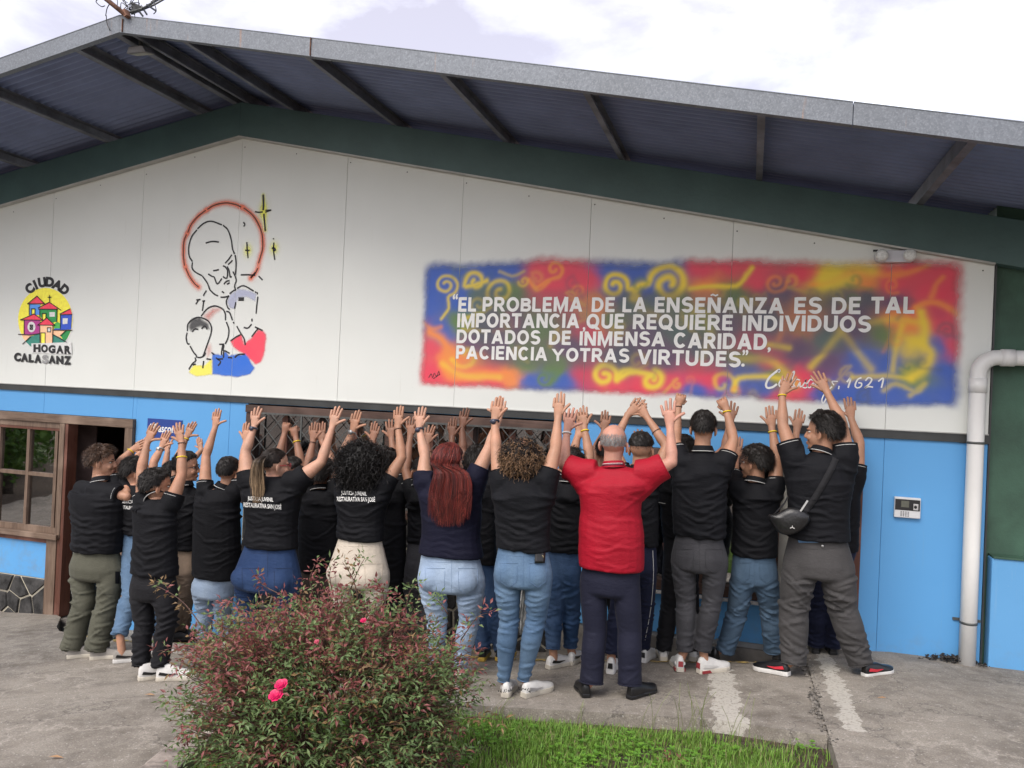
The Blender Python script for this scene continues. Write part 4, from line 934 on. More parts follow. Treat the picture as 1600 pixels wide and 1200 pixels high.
for ch, cx, cy, an in (('C',275,232,-40),('I',342,188,-24),('U',420,160,-8),('D',510,155,6),('A',600,190,24),('D',682,245,40)):
    v, f = text_geo(ch, .07); c0 = (v.max(0) + v.min(0)) / 2; s_ = 118 / (cap_h(.07)[1] - cap_h(.07)[0]); an = math.radians(an)
    P = []
    for q in v:
        dx, dy = (q[0] - c0[0]) * s_ * .92, -(q[1] - c0[1]) * s_; P.append(L7(cx + dx * math.cos(an) - dy * math.sin(an), cy + dx * math.sin(an) + dy * math.cos(an)))
    mb.add([(x, -.0016, z) for x, z in P], f)
mb.build('lettering', M['ink'], LO); hm.build('faded_letter', flat('faded_grey_paint', (.30, .30, .30), .7), LO)

# ------------------------------------------------------------------ wall fixtures
PI_ = thing('drain_pipe', 'white plastic drain pipe with a bend at the right end of the blue wall', 'pipe', (6.72, -.08, .7))
px, py, pr = 6.715, -.085, .058
pts = [(px, py, .66), (px, py, 1.6), (px, py, 2.95)] + [(px + .13 * (1 - math.cos(a)), py, 2.98 + .13 * math.sin(a)) for a in [i * math.pi / 16 for i in range(1, 9)]] + [(7.2, py, 3.11), (8.8, py, 3.11)]
mb = MB(); mb.tube(pts, pr, 20); mb.build('pipe_run', M['pvc'], PI_)
for z0, z1, r in ((2.84, 2.95, .064),):
    mb = MB(); mb.tube([(px, py, z0), (px, py, z1)], r, 20); mb.build('socket', M['pvc'], PI_)
mb = MB(); mb.tube([(6.86, py, 3.11), (6.95, py, 3.11)], .065, 20); mb.build('socket', M['pvc'], PI_)
for z in (1.10, 2.46):
    mb = MB(); mb.tube([(px, py, z - .009), (px, py, z + .009)], pr + .003, 20); mb.box((px - .09, -.012, z - .01), (px + .10, -.001, z + .01)); mb.box((px + .05, -.08, z - .01), (px + .062, -.012, z + .01)); mb.build('pipe_clip', M['grille'], PI_)

EL_ = thing('emergency_light', 'white twin headed emergency light high on the wall under the green beam', 'light', (6.12, -.03, 3.86))
mb = MB(); c0 = at(1397, 402, -.03)
ax = 3.885
pr_ = [(math.cos(a) * .048 + (.10 if math.cos(a) >= 0 else -.10), math.sin(a) * .048) for a in [2 * math.pi * i / 24 for i in range(24)]]
cz = wl(1397, 402)[1]; cx = wl(1397, 402)[0]
mb.prism([(cx + x, cz + z) for x, z in pr_], -.055, -.001); bevel(mb.build('housing', simple('white_grey_plastic', (.56, .56, .60), .4, var=.04), EL_), .006)
lens = simple('clear_ribbed_lens', (.70, .71, .68), .12, var=.15, scale=60)
for s in (-1, 1):
    mb = MB(); R_ = []
    for yv, rr in ((-.056, .040), (-.075, .047), (-.095, .045), (-.102, .036), (-.106, .02)):
        R_.append([(cx + s * .10 + rr * math.cos(2 * math.pi * i / 20), yv, cz + .002 + rr * math.sin(2 * math.pi * i / 20)) for i in range(20)])
    mb.loft(R_); h = mb.build('lamp_head', lens, EL_)
    mb = MB(); mb.tube([(cx + s * .10 + .046 * math.cos(2 * math.pi * i / 20), -.078, cz + .002 + .046 * math.sin(2 * math.pi * i / 20)) for i in range(21)], .0035, 6); mb.build('lamp_rim', simple('white_lamp_rim', (.7, .7, .7), .4), h)
mb = MB(); mb.box((cx - .155, -.012, cz + .045), (cx - .12, -.002, cz + .06)); mb.build('bracket', M['black'], EL_)

RD = thing('fingerprint_reader', 'small black and white access reader with a screen mounted on the blue wall', 'reader', (6.28, -.04, 1.92))
x0, z0 = wl(1395, 807); x1, z1 = wl(1438, 776); x0 += .003; z0 = 1.843; z1 = 2.003
mb = MB(); mb.box((x0, -.035, z0), (x1, -.001, z1)); bevel(mb.build('casing', simple('white_reader_plastic', (.62, .63, .64), .35, var=.03), RD), .006, 3)
w_ = x1 - x0; h_ = z1 - z0
mb = MB(); mb.box((x0 + .004, -.037, z0 + .37 * h_), (x1 - .006, -.0352, z1 - .10 * h_)); mb.build('front_plate', M['black'], RD)
mb = MB(); mb.box((x0 + .25 * w_, -.0385, z0 + .52 * h_), (x0 + .55 * w_, -.0372, z0 + .83 * h_)); mb.build('screen', simple('grey_green_display', (.12, .125, .10), .25, var=.1), RD)
mb = MB(); mb.box((x0 + .71 * w_, -.045, z0 + .41 * h_), (x0 + .90 * w_, -.0372, z0 + .72 * h_)); o_ = bevel(mb.build('finger_sensor', simple('silver_sensor', (.6, .6, .6), .3, metal=.4), RD), .003)
mb = MB(); mb.ball((x0 + .79 * w_, -.046, z0 + .57 * h_), (.011, .003, .013)); mb.build('sensor_eye', M['black'], o_)
mb = MB()
for i in range(4):
    for j in range(4): mb.box((x0 + (.24 + .09 * i) * w_, -.0372, z0 + (.08 + .065 * j) * h_), (x0 + (.29 + .09 * i) * w_, -.0352, z0 + (.115 + .065 * j) * h_))
mb.build('keypad', flat('dark_grey_key', (.10, .10, .11), .5), RD)

SG = thing('blue_sign', 'small dark blue wall sign with white lettering behind raised hands', 'sign', (-.8, 0, 2.13))
xa, za = wl(232, 656); xb, zb = wl(283, 688)
mb = MB(); mb.box((-1.012, -.012, 2.035), (-.575, -.001, 2.235)); bevel(mb.build('sign_plate', simple('royal_blue_plate', (.012, .045, .24), .4, var=.05), SG), .002)
mb = MB(); v, f = text_geo('“Gascon”', .02); s_ = .36 / (v[:, 0].max() - v[:, 0].min())
mb.add([(-.975 + (q[0] - v[:, 0].min()) * s_, -.0135, 2.10 + q[1] * s_ * 1.25) for q in v], f); mb.build('lettering', M['white_ink'], SG)

FL = thing('floodlight', 'grey floodlight hanging under the roof peak', 'light', (.02, -1.45, 5.4))
mb = MB(); mb.bar((.03, -1.45, 5.60), (.03, -1.45, 5.47), .03, .02); mb.build('bracket', M['grille'], FL)
c0 = Vector((.0, -1.42, 5.44)); mb = MB()
tl = lambda x, y, z: (c0.x + x, c0.y + y * .86 - z * .5, c0.z + z * .86 + y * .5 * .4)
mb.add([tl(-.10, -.07, -.02), tl(.10, -.07, -.02), tl(.10, .07, -.02), tl(-.10, .07, -.02), tl(-.07, -.05, .035), tl(.07, -.05, .035), tl(.07, .05, .035), tl(-.07, .05, .035)], [(0, 3, 2, 1), (4, 5, 6, 7), (0, 1, 5, 4), (1, 2, 6, 5), (2, 3, 7, 6), (3, 0, 4, 7)]); bevel(mb.build('housing', simple('grey_lamp_body', (.20, .20, .21), .5), FL), .006)
mb = MB(); mb.add([tl(-.085, -.055, -.023), tl(.085, -.055, -.023), tl(.085, .055, -.023), tl(-.085, .055, -.023)], [(0, 3, 2, 1)]); mb.build('glass_face', simple('pale_lamp_glass', (.50, .51, .44), .2, var=.04), FL)

AN = thing('roof_antenna', 'broken rusty antenna mast with tangled cables on the roof peak', 'antenna', (.05, -1.6, 5.6))
ap = at(196, 24, -1.66); rnd = random.Random(3)
def pa(x, y, dy=0): return at(x, y, -1.66 + dy)
mb = MB(); mb.bar(pa(200, 27, -.01), pa(196, 17, -.01), .055, .03); mb.tube([pa(197, 24, -.02), pa(165, -2, -.05), pa(120, -40, -.1)], .019, 8); mb.build('mast', M['rust'], AN)
mb = MB(); mb.tube([pa(192, 22), pa(222, 14, .05), pa(262, -10, .1), pa(300, -32, .15)], .010, 6); mb.tube([pa(205, 22, .05), pa(240, 8, .1), pa(275, -12, .15)], .008, 6)
for i in range(9):
    a = pa(208 + i * 7, 18 - i * 3.6, .03); mb.bar(a, a + Vector((rnd.uniform(-.03, .05), rnd.uniform(-.08, .12), rnd.uniform(-.05, .07))), .010, .012)
mb.build('boom', M['grille'], AN)
mb = MB(); mb.add([pa(205, 2, .05), pa(222, 10, .05), pa(219, 20, .05), pa(205, 19, .05)], [(0, 1, 2, 3)]); mb.box(tuple(pa(207, 19, .1)), tuple(pa(218, 12, .05))); mb.build('broken_housing', M['black'], AN)
for k in range(9):
    mb = MB(); a = Vector(pa(rnd.uniform(185, 212), rnd.uniform(6, 22), rnd.uniform(0, .1))); P = [a]
    for i in range(6): P.append(P[-1] + Vector((rnd.uniform(-.06, .07), rnd.uniform(-.04, .05), rnd.uniform(-.05, .07))))
    mb.tube(smooth_line([tuple(p) for p in P], 4), .0032, 5); mb.build('cable', M['black'], AN)
for pts in ([(160, -5), (150, 2), (158, 10), (164, 9)], [(165, 25), (167, 14), (171, 6)], [(240, 22), (244, 16), (240, 2), (236, -5)], [(172, 48), (167, 36), (166, 24)]):
    mb = MB(); mb.tube(smooth_line([tuple(pa(x, y, -.01)) for x, y in pts], 5), .004, 5); mb.build('cable', M['black'], AN)
# ------------------------------------------------------------------ planting
def leaf_mat(name, rough=.45, trans=.25):
    m, t, b = newmat(name); a = t.nodes.new('ShaderNodeAttribute'); a.attribute_name = 'tint'
    n = tex(t, 'Noise', 40, coord(t), Detail=2); c = mixc(t, ramp(t, n.outputs['Fac'], [(.35, .25), (.7, 0)]), a.outputs['Color'], (.02, .02, .01))
    lk(t, c, b.inputs['Base Color']); b.inputs['Roughness'].default_value = rough; b.inputs['Specular IOR Level'].default_value = .4
    tl_ = t.nodes.new('ShaderNodeBsdfTranslucent'); lk(t, a.outputs['Color'], tl_.inputs['Color']); mx = t.nodes.new('ShaderNodeMixShader'); mx.inputs[0].default_value = trans
    lk(t, b.outputs[0], mx.inputs[1]); lk(t, tl_.outputs[0], mx.inputs[2]); lk(t, mx.outputs[0], t.nodes['Material Output'].inputs[0]); return m
M['leaf'] = leaf_mat('leaf_surface'); M['grassm'] = leaf_mat('grass_blade', .5, .3)
M['twig'] = simple('brown_red_twig', (.11, .055, .04), .7, var=.4, scale=40)
class Leaves:
    def __init__(s): s.v = []; s.f = []; s.c = []
    def add(s, vs, fs, col):
        o = len(s.v); s.v += vs; s.f += [tuple(i + o for i in f) for f in fs]; s.c += [col] * len(vs)
    def build(s, name, mat, parent=None):
        me = bpy.data.meshes.new(name); me.from_pydata(s.v, [], s.f); ca = me.color_attributes.new('tint', 'FLOAT_COLOR', 'POINT')
        ca.data.foreach_set('color', np.array([(*c[:3], 1) for c in s.c], np.float32).ravel()); me.materials.append(mat); me.update()
        return link(name, me, parent)
def leaf(L, p, d, n, ln, w, col, fold=.25, droop=.2):
    """pointed leaflet of two halves folded along its midrib"""
    s = d.cross(n).normalized(); n = s.cross(d).normalized()
    a = p; m1 = p + d * ln * .45; tip = p + d * ln - n * ln * droop
    l = m1 + s * w / 2 + n * w * fold; r = m1 - s * w / 2 + n * w * fold
    L.add([tuple(a), tuple(l), tuple(tip), tuple(r), tuple(m1 - n * .0)], [(0, 4, 1), (1, 4, 2), (0, 3, 4), (3, 2, 4)], col)
def rv(rnd): 
    v = Vector((rnd.gauss(0, 1), rnd.gauss(0, 1), rnd.gauss(0, 1))); return v.normalized()
rnd = random.Random(11)
# grass
G_ = Leaves(); N = 0
while N < 64000:
    y = rnd.uniform(-4.7, -2.06); x = rnd.uniform(1.75, 5.56)
    if x < kx(y) + .20 or y > yb(x) - .01: continue
    dn = noise.noise(Vector((x * 1.6, y * 1.6, 8))) + .5 * noise.noise(Vector((x * 6, y * 6, 2)))
    edge = min(yb(x) - y, 5.56 - x)
    if x > 4.95 and edge < .25 and rnd.random() < .75 - edge: N += 1; continue
    if edge < .06 and rnd.random() < .6: N += 1; continue
    if dn < -.35 and rnd.random() < .7: N += 1; continue
    z = gz(x, y) - .075; h = rnd.uniform(.025, .075) * (1 + .6 * max(-.4, dn)) * (1 if edge > .2 else .7); a = rnd.uniform(0, 6.28); w = rnd.uniform(.003, .0062)
    lean = rnd.uniform(.1, .9) * h; dx, dy = math.cos(a), math.sin(a)
    k = rnd.random(); col = (.145 + .10 * k, .29 + .14 * k, .04 + .03 * k) if rnd.random() < .86 else (.30, .27, .12)
    b0 = (x - dy * w / 2, y + dx * w / 2, z); b1 = (x + dy * w / 2, y - dx * w / 2, z)
    m0 = (x + dx * lean * .35 - dy * w * .4, y + dy * lean * .35 + dx * w * .4, z + h * .65); m1 = (x + dx * lean * .35 + dy * w * .4, y + dy * lean * .35 - dx * w * .4, z + h * .65)
    G_.add([b0, b1, m1, m0, (x + dx * lean, y + dy * lean, z + h)], [(0, 1, 2, 3), (3, 2, 4)], col); N += 1
for i in range(9000):   # clover and small broad leaves between the blades
    y = rnd.uniform(-4.6, -2.1); x = rnd.uniform(1.8, 5.5)
    if x < kx(y) + .20 or y > yb(x) - .03: continue
    if noise.noise(Vector((x * 2.2, y * 2.2, 30))) < .0: continue
    z = gz(x, y) - .075 + rnd.uniform(.015, .055); r = rnd.uniform(.007, .016); k = rnd.random(); a0 = rnd.uniform(0, 6.28)
    for q in range(3):
        a = a0 + q * 2.09; d = Vector((math.cos(a), math.sin(a), .25)); leaf(G_, Vector((x, y, z)), d.normalized(), Vector((0, 0, 1)), r * 1.5, r * 1.3, (.12 + .08 * k, .29 + .12 * k, .045), .1, .0)
for (px, py, hh, n_) in ((1068, 1150, .34, 5), (1100, 1140, .30, 6), (1155, 1165, .30, 5), (790, 1120, .22, 4), (905, 1130, .20, 4), (1010, 1130, .28, 3), (765, 1115, .2, 4), (1080, 1155, .4, 3)):
    q = on_ground(px, py, -.075)
    for i in range(n_):
        x, y = q.x + rnd.uniform(-.06, .06), min(q.y, yb(q.x) - .01) + rnd.uniform(-.04, .0); a = rnd.uniform(0, 6.28); L = rnd.uniform(.02, .14); h = hh * rnd.uniform(.5, 1.0); w = .0012
        z = gz(x, y) - .075; P = [(x + L * math.cos(a) * t_ ** 2, y + L * math.sin(a) * t_ ** 2, z + h * t_) for t_ in (0, .35, .7, 1)]
        vs = []
        for p in P: vs += [(p[0] - w, p[1], p[2]), (p[0] + w, p[1], p[2])]
        G_.add(vs, [(0, 1, 3, 2), (2, 3, 5, 4), (4, 5, 7, 6)], (.20, .24, .08))
tag(G_.build('grass', M['grassm']), 'bright green grass with clover on the lawn in front of the concrete path', kind='stuff')
# fallen leaves and litter on the lawn edge
FLv = Leaves()
for i in range(140):
    x = rnd.uniform(4.4, 5.5); y = yb(x) - rnd.uniform(.0, .3); leaf(FLv, Vector((x, y, gz(x, y) - .105)), Vector((math.cos(i), math.sin(i), .1)).normalized(), Vector((0, 0, 1)), rnd.uniform(.015, .04), rnd.uniform(.008, .018), rnd.choice([(.20, .12, .06), (.30, .22, .10), (.12, .06, .04)]), .1, .1)
tag(FLv.build('leaf_litter', M['leaf']), kind='stuff')
for (px, py) in ((76, 1182), (225, 1085), (1370, 1090)):
    q = on_ground(px, py, .012); FL1 = Leaves(); leaf(FL1, q, Vector((.96, .25, .04)).normalized(), Vector((0, 0, 1)), .085, .026, (.50, .30, .16), .15, .05)
    tag(FL1.build('fallen_leaf', M['leaf']), {76: 'tan fallen leaf lying on the pavement at bottom left', 225: 'tan fallen leaf on the pavement left of the bush', 1370: 'tan fallen leaf on the concrete ramp at right'}[px], 'leaf')

# the bush
BU = thing('rose_bush', 'large loose bush with red and green leaves and a few pink roses at front', 'bush')
base = Vector((3.02, -3.22, 0)); base.z = gz(base.x, base.y) - .12; BU.location = base
LV = Leaves(); TW = MB()
cen = at(512, 1100, -3.22)
def red_(k): return (.22 + .13 * k, .07 + .045 * k, .068 + .04 * k)
def brn_(k): return (.19 + .09 * k, .125 + .05 * k, .07)
def grn_(k): return (.105 + .10 * k, .175 + .11 * k, .065 + .04 * k)
def crown_r(d):
    e = (abs(d.x) ** 2.8 + abs(d.y) ** 2.4 + abs(d.z) ** 2.8) ** (-1 / 2.8)
    return min(1.18, e) * .93 + .14 * noise.noise(d * 1.8 + Vector((4, 1, 2))) + .14 * noise.noise(d * 4.5)
RX, RY, RZ = .80, .62, .545
def compound(p, d, ln, n_, tone, rnd):
    side = d.cross(Vector((0, 0, 1)) + rv(rnd) * .5).normalized(); up = side.cross(d)
    for i in range(n_):
        t_ = (i + 1) / n_; q = p + d * ln * t_
        for s in ((-1, 1) if i < n_ - 1 else (0,)):
            dd = (d * .55 + side * s * .85 + rv(rnd) * .25 - Vector((0, 0, .18))).normalized() if s else (d + rv(rnd) * .2).normalized()
            k = rnd.random(); c = {'r': red_, 'b': brn_, 'g': grn_}[tone if rnd.random() < .70 else rnd.choice('rgbg')](k)
            leaf(LV, q, dd, (up + rv(rnd) * .6).normalized(), rnd.uniform(.024, .043), rnd.uniform(.009, .016), c, .2, rnd.uniform(.0, .3))
stems = []
for i in range(26):
    a = rnd.uniform(0, 6.28); r = rnd.uniform(.1, .75); tip = cen + Vector((math.cos(a) * r * RX, math.sin(a) * r * RY, rnd.uniform(-.15, .35)))
    b0 = base + Vector((rnd.uniform(-.12, .12), rnd.uniform(-.10, .10), 0)); mid = (b0 + tip) / 2 + Vector((rnd.uniform(-.08, .08), rnd.uniform(-.08, .08), rnd.uniform(.0, .1)))
    P = [Vector(p) for p in smooth_line([tuple(b0), tuple(mid), tuple(tip)], 4)]; TW.tube(P, [.010 - .007 * j / (len(P) - 1) for j in range(len(P))], 5); stems.append(P)
for i in range(1650):
    d = rv(rnd)
    if d.z < -.55: d.z = -d.z * .6; d.normalize()
    R = crown_r(d) * rnd.uniform(.80, 1.04); tip = cen + Vector((d.x * RX, d.y * RY, d.z * RZ)) * R
    if tip.z < base.z + .08: tip.z = base.z + rnd.uniform(.1, .35)
    if d.y > .55 and rnd.random() < .45: continue
    inner = cen + Vector((d.x * RX, d.y * RY, d.z * RZ)) * R * rnd.uniform(.45, .65) - Vector((0, 0, .06)); inner.z = max(inner.z, base.z + .05)
    top = (tip.z - cen.z) / RZ
    t_ = 1.1 * noise.noise(tip * 4.1) + .42 * top + rnd.uniform(-.35, .35)
    tone = 'r' if t_ > .33 else ('b' if t_ > .20 else 'g')
    P = [Vector(p) for p in smooth_line([tuple(inner), tuple((inner + tip) / 2 + rv(rnd) * .03), tuple(tip)], 2)]
    TW.tube(P, [.0035, .003, .0025, .002, .0015][:len(P)], 3, cap=False)
    for j in range(1, 5):
        p = P[min(j, len(P) - 1)]; dd = ((P[-1] - P[0]).normalized() * .7 + rv(rnd) * .8 + Vector((0, 0, .15))).normalized()
        compound(p, dd, rnd.uniform(.05, .09), rnd.choice([2, 3]), tone if j > 1 else 'g', rnd)
for i in range(900):    # inner leaves
    d = rv(rnd); p = cen + Vector((d.x * RX, d.y * RY, d.z * RZ)) * rnd.uniform(.2, .75); p.z = max(p.z, base.z + .06)
    compound(p, (rv(rnd) + Vector((0, 0, .3))).normalized(), .07, 2, 'g', rnd)
def sprig(pts, Y, tone, rnd):
    P = [at(x, y, Y + .0) for x, y in pts]; P = [Vector(p) for p in smooth_line([tuple(p) for p in P], 3)]
    TW.tube(P, [.0035 - .0022 * j / (len(P) - 1) for j in range(len(P))], 4)
    for j, p in enumerate(P[2:]):
        d = (P[-1] - P[0]).normalized()
        for s in range(2): compound(p, (d * .6 + rv(rnd) * .8 + Vector((0, 0, .2))).normalized(), .045, 2, tone, rnd)
for pts, Y, tn in (([(330, 1000), (290, 945), (258, 922), (243, 916)], -3.3, 'b'), ([(325, 1020), (280, 1012), (245, 1018)], -3.4, 'r'), ([(490, 930), (484, 905), (492, 882)], -3.2, 'r'), ([(440, 930), (412, 915), (402, 902)], -3.1, 'r'), ([(560, 940), (552, 905), (535, 878)], -3.1, 'b'), ([(548, 920), (560, 890), (570, 872)], -3.1, 'g'), ([(720, 1000), (745, 965), (762, 958)], -3.2, 'r'), ([(700, 960), (690, 945), (680, 935)], -3.2, 'g'), ([(632, 960), (640, 925), (650, 915)], -3.1, 'g'), ([(600, 945), (598, 925), (590, 915)], -3.1, 'r'), ([(380, 960), (365, 940), (350, 948)], -3.2, 'r'), ([(700, 1130), (740, 1120), (780, 1125)], -3.3, 'b'), ([(300, 1090), (270, 1100), (262, 1095)], -3.4, 'g'), ([(330, 1150), (300, 1140), (290, 1155)], -3.7, 'r'), ([(520, 930), (515, 900), (518, 884)], -3.0, 'r')):
    sprig(pts, Y, tn, rnd)
for i in range(34):    # bare arching twigs low down
    a = rnd.uniform(3.5, 6.2); L = rnd.uniform(.3, .75); b0 = base + Vector((rnd.uniform(-.1, .1), 0, .05)); tip = base + Vector((math.cos(a) * L * 1.1, math.sin(a) * L * .6, rnd.uniform(.05, .4)))
    TW.tube([Vector(p) for p in smooth_line([tuple(b0), tuple((b0 + tip) / 2 + Vector((0, 0, .1))), tuple(tip)], 3)], .0028, 4)
    for q in range(3): compound(b0.lerp(tip, rnd.uniform(.5, 1)), rv(rnd), .05, 2, rnd.choice('rgg'), rnd)
tag(LV.build('foliage', M['leaf'], BU), kind='stuff'); tag(TW.build('twigs', M['twig'], BU), kind='stuff')
M['petal'] = simple('bright_pink_petal', (.62, .008, .10), .5, var=.25, scale=40); M['petal2'] = simple('faded_pink_petal', (.50, .07, .12), .6, var=.3, scale=40)
def rose(px, py, Y, r, m):
    c = at(px, py, Y); mb = MB(); n = 0
    for ring, (k, rr, tl_) in enumerate(((5, 1, .5), (5, .78, .9), (4, .5, 1.25))):
        for i in range(k):
            a = 6.28 * i / k + ring * .6; d = Vector((math.cos(a), math.sin(a), 0)); u = Vector((0, -.55, .83)); s = d.cross(u).normalized(); d = (d - u * d.dot(u)).normalized(); s = u.cross(d)
            p0 = c; p1 = c + (d * math.cos(tl_) + u * math.sin(tl_)) * r * rr * .7; p2 = c + (d * math.cos(tl_ * .6) + u * math.sin(tl_ * .6)) * r * rr * 1.1
            w = r * rr * .62
            mb.add([p0, p1 - s * w, p2 - s * w * .6, p2 + u * r * .08, p2 + s * w * .6, p1 + s * w], [(0, 1, 2, 3), (0, 3, 4, 5)], 0, True)
    mb.build('rose', m, BU)
for a in ((432, 1088, -3.86, .030, 'petal'), (440, 1071, -3.84, .027, 'petal'), (568, 970, -3.6, .013, 'petal'), (495, 1003, -3.7, .011, 'petal2')): rose(*a[:4], M[a[4]])
# low red plant at the bottom edge
PL = thing('red_seedling', 'small red leaved seedling at the lawn edge by the ramp', 'plant'); q = on_ground(1060, 1206, -.1); PL.location = q
LV = Leaves()
for i in range(16): compound(q + Vector((rnd.uniform(-.08, .08), rnd.uniform(-.05, .05), rnd.uniform(.02, .06))), (rv(rnd) + Vector((0, 0, .5))).normalized(), .04, 2, 'r', rnd)
LV.build('foliage', M['leaf'], PL)

# trees behind the photographer, seen mirrored in the window panes
def tree(x, y, h, r, seed, label):
    rnd = random.Random(seed); T = thing('tree', label, 'tree', (x, y, 0), 'trees across the yard'); mb = MB(); z0 = gz(x, y) - .3
    mb.tube([(x, y, z0), (x + .1, y, h * .35), (x, y + .1, h * .6)], [.16, .12, .07], 8)
    L = Leaves(); c = Vector((x, y, h * .36)); cl = []
    for i in range(26):
        d = rv(rnd); cl.append((c + Vector((d.x * r, d.y * r, d.z * h * .36)) * rnd.uniform(.4, 1), rnd.uniform(.3, .62) * r * .7))
        mb.tube([(x, y, h * .4), tuple((cl[-1][0] + Vector((x, y, h * .45))) / 2), tuple(cl[-1][0])], [.05, .03, .012], 5)
    mb.build('trunk', simple('tree_bark', (.10, .08, .06), .9, var=.4, scale=12), T)
    for i in range(3800):
        p, q = rnd.choice(cl); d = rv(rnd); k = rnd.random(); leaf(L, p + d * q * rnd.uniform(.3, 1), rv(rnd), rv(rnd), rnd.uniform(.10, .2), .08, (.07 + .06 * k, .15 + .09 * k, .035), .1, .2)
    tag(L.build('crown', M['leaf'], T), kind='stuff')
for a in ((-10.4, -6.2, 3.6, 1.4, 1, 'dark green leafy tree across the yard mirrored in the window'), (-13.2, -8.0, 4.2, 2.0, 2, 'tall leafy tree across the yard mirrored at the left pane'), (-16.0, -9.5, 5.5, 2.3, 3, 'rounded leafy tree across the yard mirrored in the right pane')): tree(*a)
# ------------------------------------------------------------------ people
def cloth(name, col, rough=.75, knit=900, col2=None, var=.12, sheen=.15, mott=3.0):
    m, t, b = newmat(name); v = coord(t)
    n = tex(t, 'Noise', mott, v, Detail=4); w = tex(t, 'Noise', knit, v, Detail=1)
    c = mixc(t, ramp(t, n.outputs['Fac'], [(.3, 0), (.7, 1)]), tuple(x * (1 - var) for x in col[:3]), tuple(min(1, x * (1 + var)) for x in col[:3]))
    if col2: 
        n5 = tex(t, 'Noise', 5, coord(t, (1, 1, .55)), Detail=4); c = mixc(t, ramp(t, n5.outputs['Fac'], [(.42, 0), (.68, .8)]), c, col2)
    w2 = tex(t, 'Noise', 260, coord(t, (1, 1, .25)), Detail=3); c = mixc(t, ramp(t, w2.outputs['Fac'], [(.3, .30), (.7, 0)]), c, tuple(x * .45 for x in col[:3]))
    lk(t, c, b.inputs['Base Color']); b.inputs['Roughness'].default_value = rough if col[0] > .02 else .78; b.inputs['Sheen Weight'].default_value = sheen * .25; b.inputs['Sheen Roughness'].default_value = .4; b.inputs['Specular IOR Level'].default_value = .3 if col[0] > .02 else .22
    f = tex(t, 'Noise', 22, coord(t, (1, 1, 2.2)), Detail=3, Distortion=.6); n1 = bump(t, b, f.outputs['Fac'], .010, .35); bump(t, b, w.outputs['Fac'], .0006, .5, n1)
    return m
def skin(name, col):
    m, t, b = newmat(name); v = coord(t); n = tex(t, 'Noise', 14, v, Detail=5); n2 = tex(t, 'Noise', 90, v, Detail=2)
    c = mixc(t, ramp(t, n.outputs['Fac'], [(.35, 0), (.7, 1)]), tuple(x * .86 for x in col), (min(1, col[0] * 1.08), col[1] * 1.0, col[2] * .98))
    c = mixc(t, ramp(t, n2.outputs['Fac'], [(.4, .22), (.7, 0)]), c, (col[0] * .7, col[1] * .5, col[2] * .45))
    lk(t, c, b.inputs['Base Color']); b.inputs['Roughness'].default_value = .52; b.inputs['Specular IOR Level'].default_value = .35
    try: b.inputs['Subsurface Weight'].default_value = .06; b.inputs['Subsurface Radius'].default_value = (.02, .008, .004); b.inputs['Subsurface Scale'].default_value = .5
    except Exception: pass
    bump(t, b, n2.outputs['Fac'], .0008, .5); return m
SK = {'pale': skin('pale_skin', (.50, .30, .21)), 'fair': skin('fair_skin', (.46, .26, .17)), 'tan': skin('tan_skin', (.40, .225, .145)), 'brown': skin('brown_skin', (.29, .155, .10)), 'dark': skin('dark_brown_skin', (.155, .075, .046)), 'rosy': skin('rosy_skin', (.50, .27, .20))}
CL = {'black': cloth('black_knit', (.0030, .0033, .0052), sheen=.03), 'black2': cloth('faded_black_knit', (.0040, .0044, .0066), sheen=.05), 'navy': cloth('dark_navy_knit', (.0042, .0046, .017), sheen=.04), 'red': cloth('bright_red_pique', (.32, .0014, .015), .7, sheen=.05),
      'olive': cloth('olive_grey_twill', (.085, .085, .062), .85), 'ljean': cloth('light_blue_denim', (.25, .33, .45), .85, 500, (.34, .43, .54), .15), 'mjean': cloth('mid_blue_denim', (.085, .17, .30), .85, 500, (.17, .28, .43), .2), 'mjean2': cloth('washed_blue_denim', (.075, .135, .225), .85, 500, (.13, .205, .30), .2), 'djean': cloth('dark_blue_denim', (.014, .034, .095), .85, 500, (.026, .055, .13), .2), 'sjean': cloth('indigo_denim', (.016, .040, .092), .85, 500, (.06, .105, .19), .25), 'greyj': cloth('faded_charcoal_denim', (.036, .036, .041), .85, 500, (.062, .062, .067), .2), 'bjean': cloth('black_denim', (.008, .008, .010), .8), 'cream': cloth('cream_denim', (.50, .44, .36), .85, 500, (.56, .50, .42), .08), 'khaki': cloth('khaki_twill', (.27, .20, .145), .85), 'slack': cloth('navy_slacks', (.012, .013, .028), .65, var=.1), 'gchino': cloth('grey_chino', (.048, .046, .046), .85, 700, (.066, .063, .063), .15), 'track': cloth('navy_track_fabric', (.009, .012, .032), .6), 'brownp': cloth('brown_twill', (.06, .045, .035), .85), 'stealj': cloth('grey_blue_denim', (.058, .10, .155), .85, 500, (.10, .155, .22), .2)}
def stitch_m(col, nm): return flat(nm, col, .8)
ST = {'ljean': stitch_m((.20, .28, .40), 'blue_stitching'), 'mjean2': stitch_m((.10, .17, .28), 'mid_stitching'), 'djean': stitch_m((.012, .028, .075), 'indigo_stitching'), 'cream': stitch_m((.40, .34, .27), 'tan_stitching'), 'sjean': stitch_m((.015, .03, .07), 'navy_stitching'), 'stealj': stitch_m((.05, .09, .14), 'grey_blue_stitching'), 'greyj': stitch_m((.03, .03, .034), 'charcoal_stitching'), 'gchino': stitch_m((.035, .033, .033), 'dark_grey_stitching'), 'olive': stitch_m((.05, .052, .038), 'olive_stitching'), 'slack': stitch_m((.01, .011, .02), 'navy_seam')}
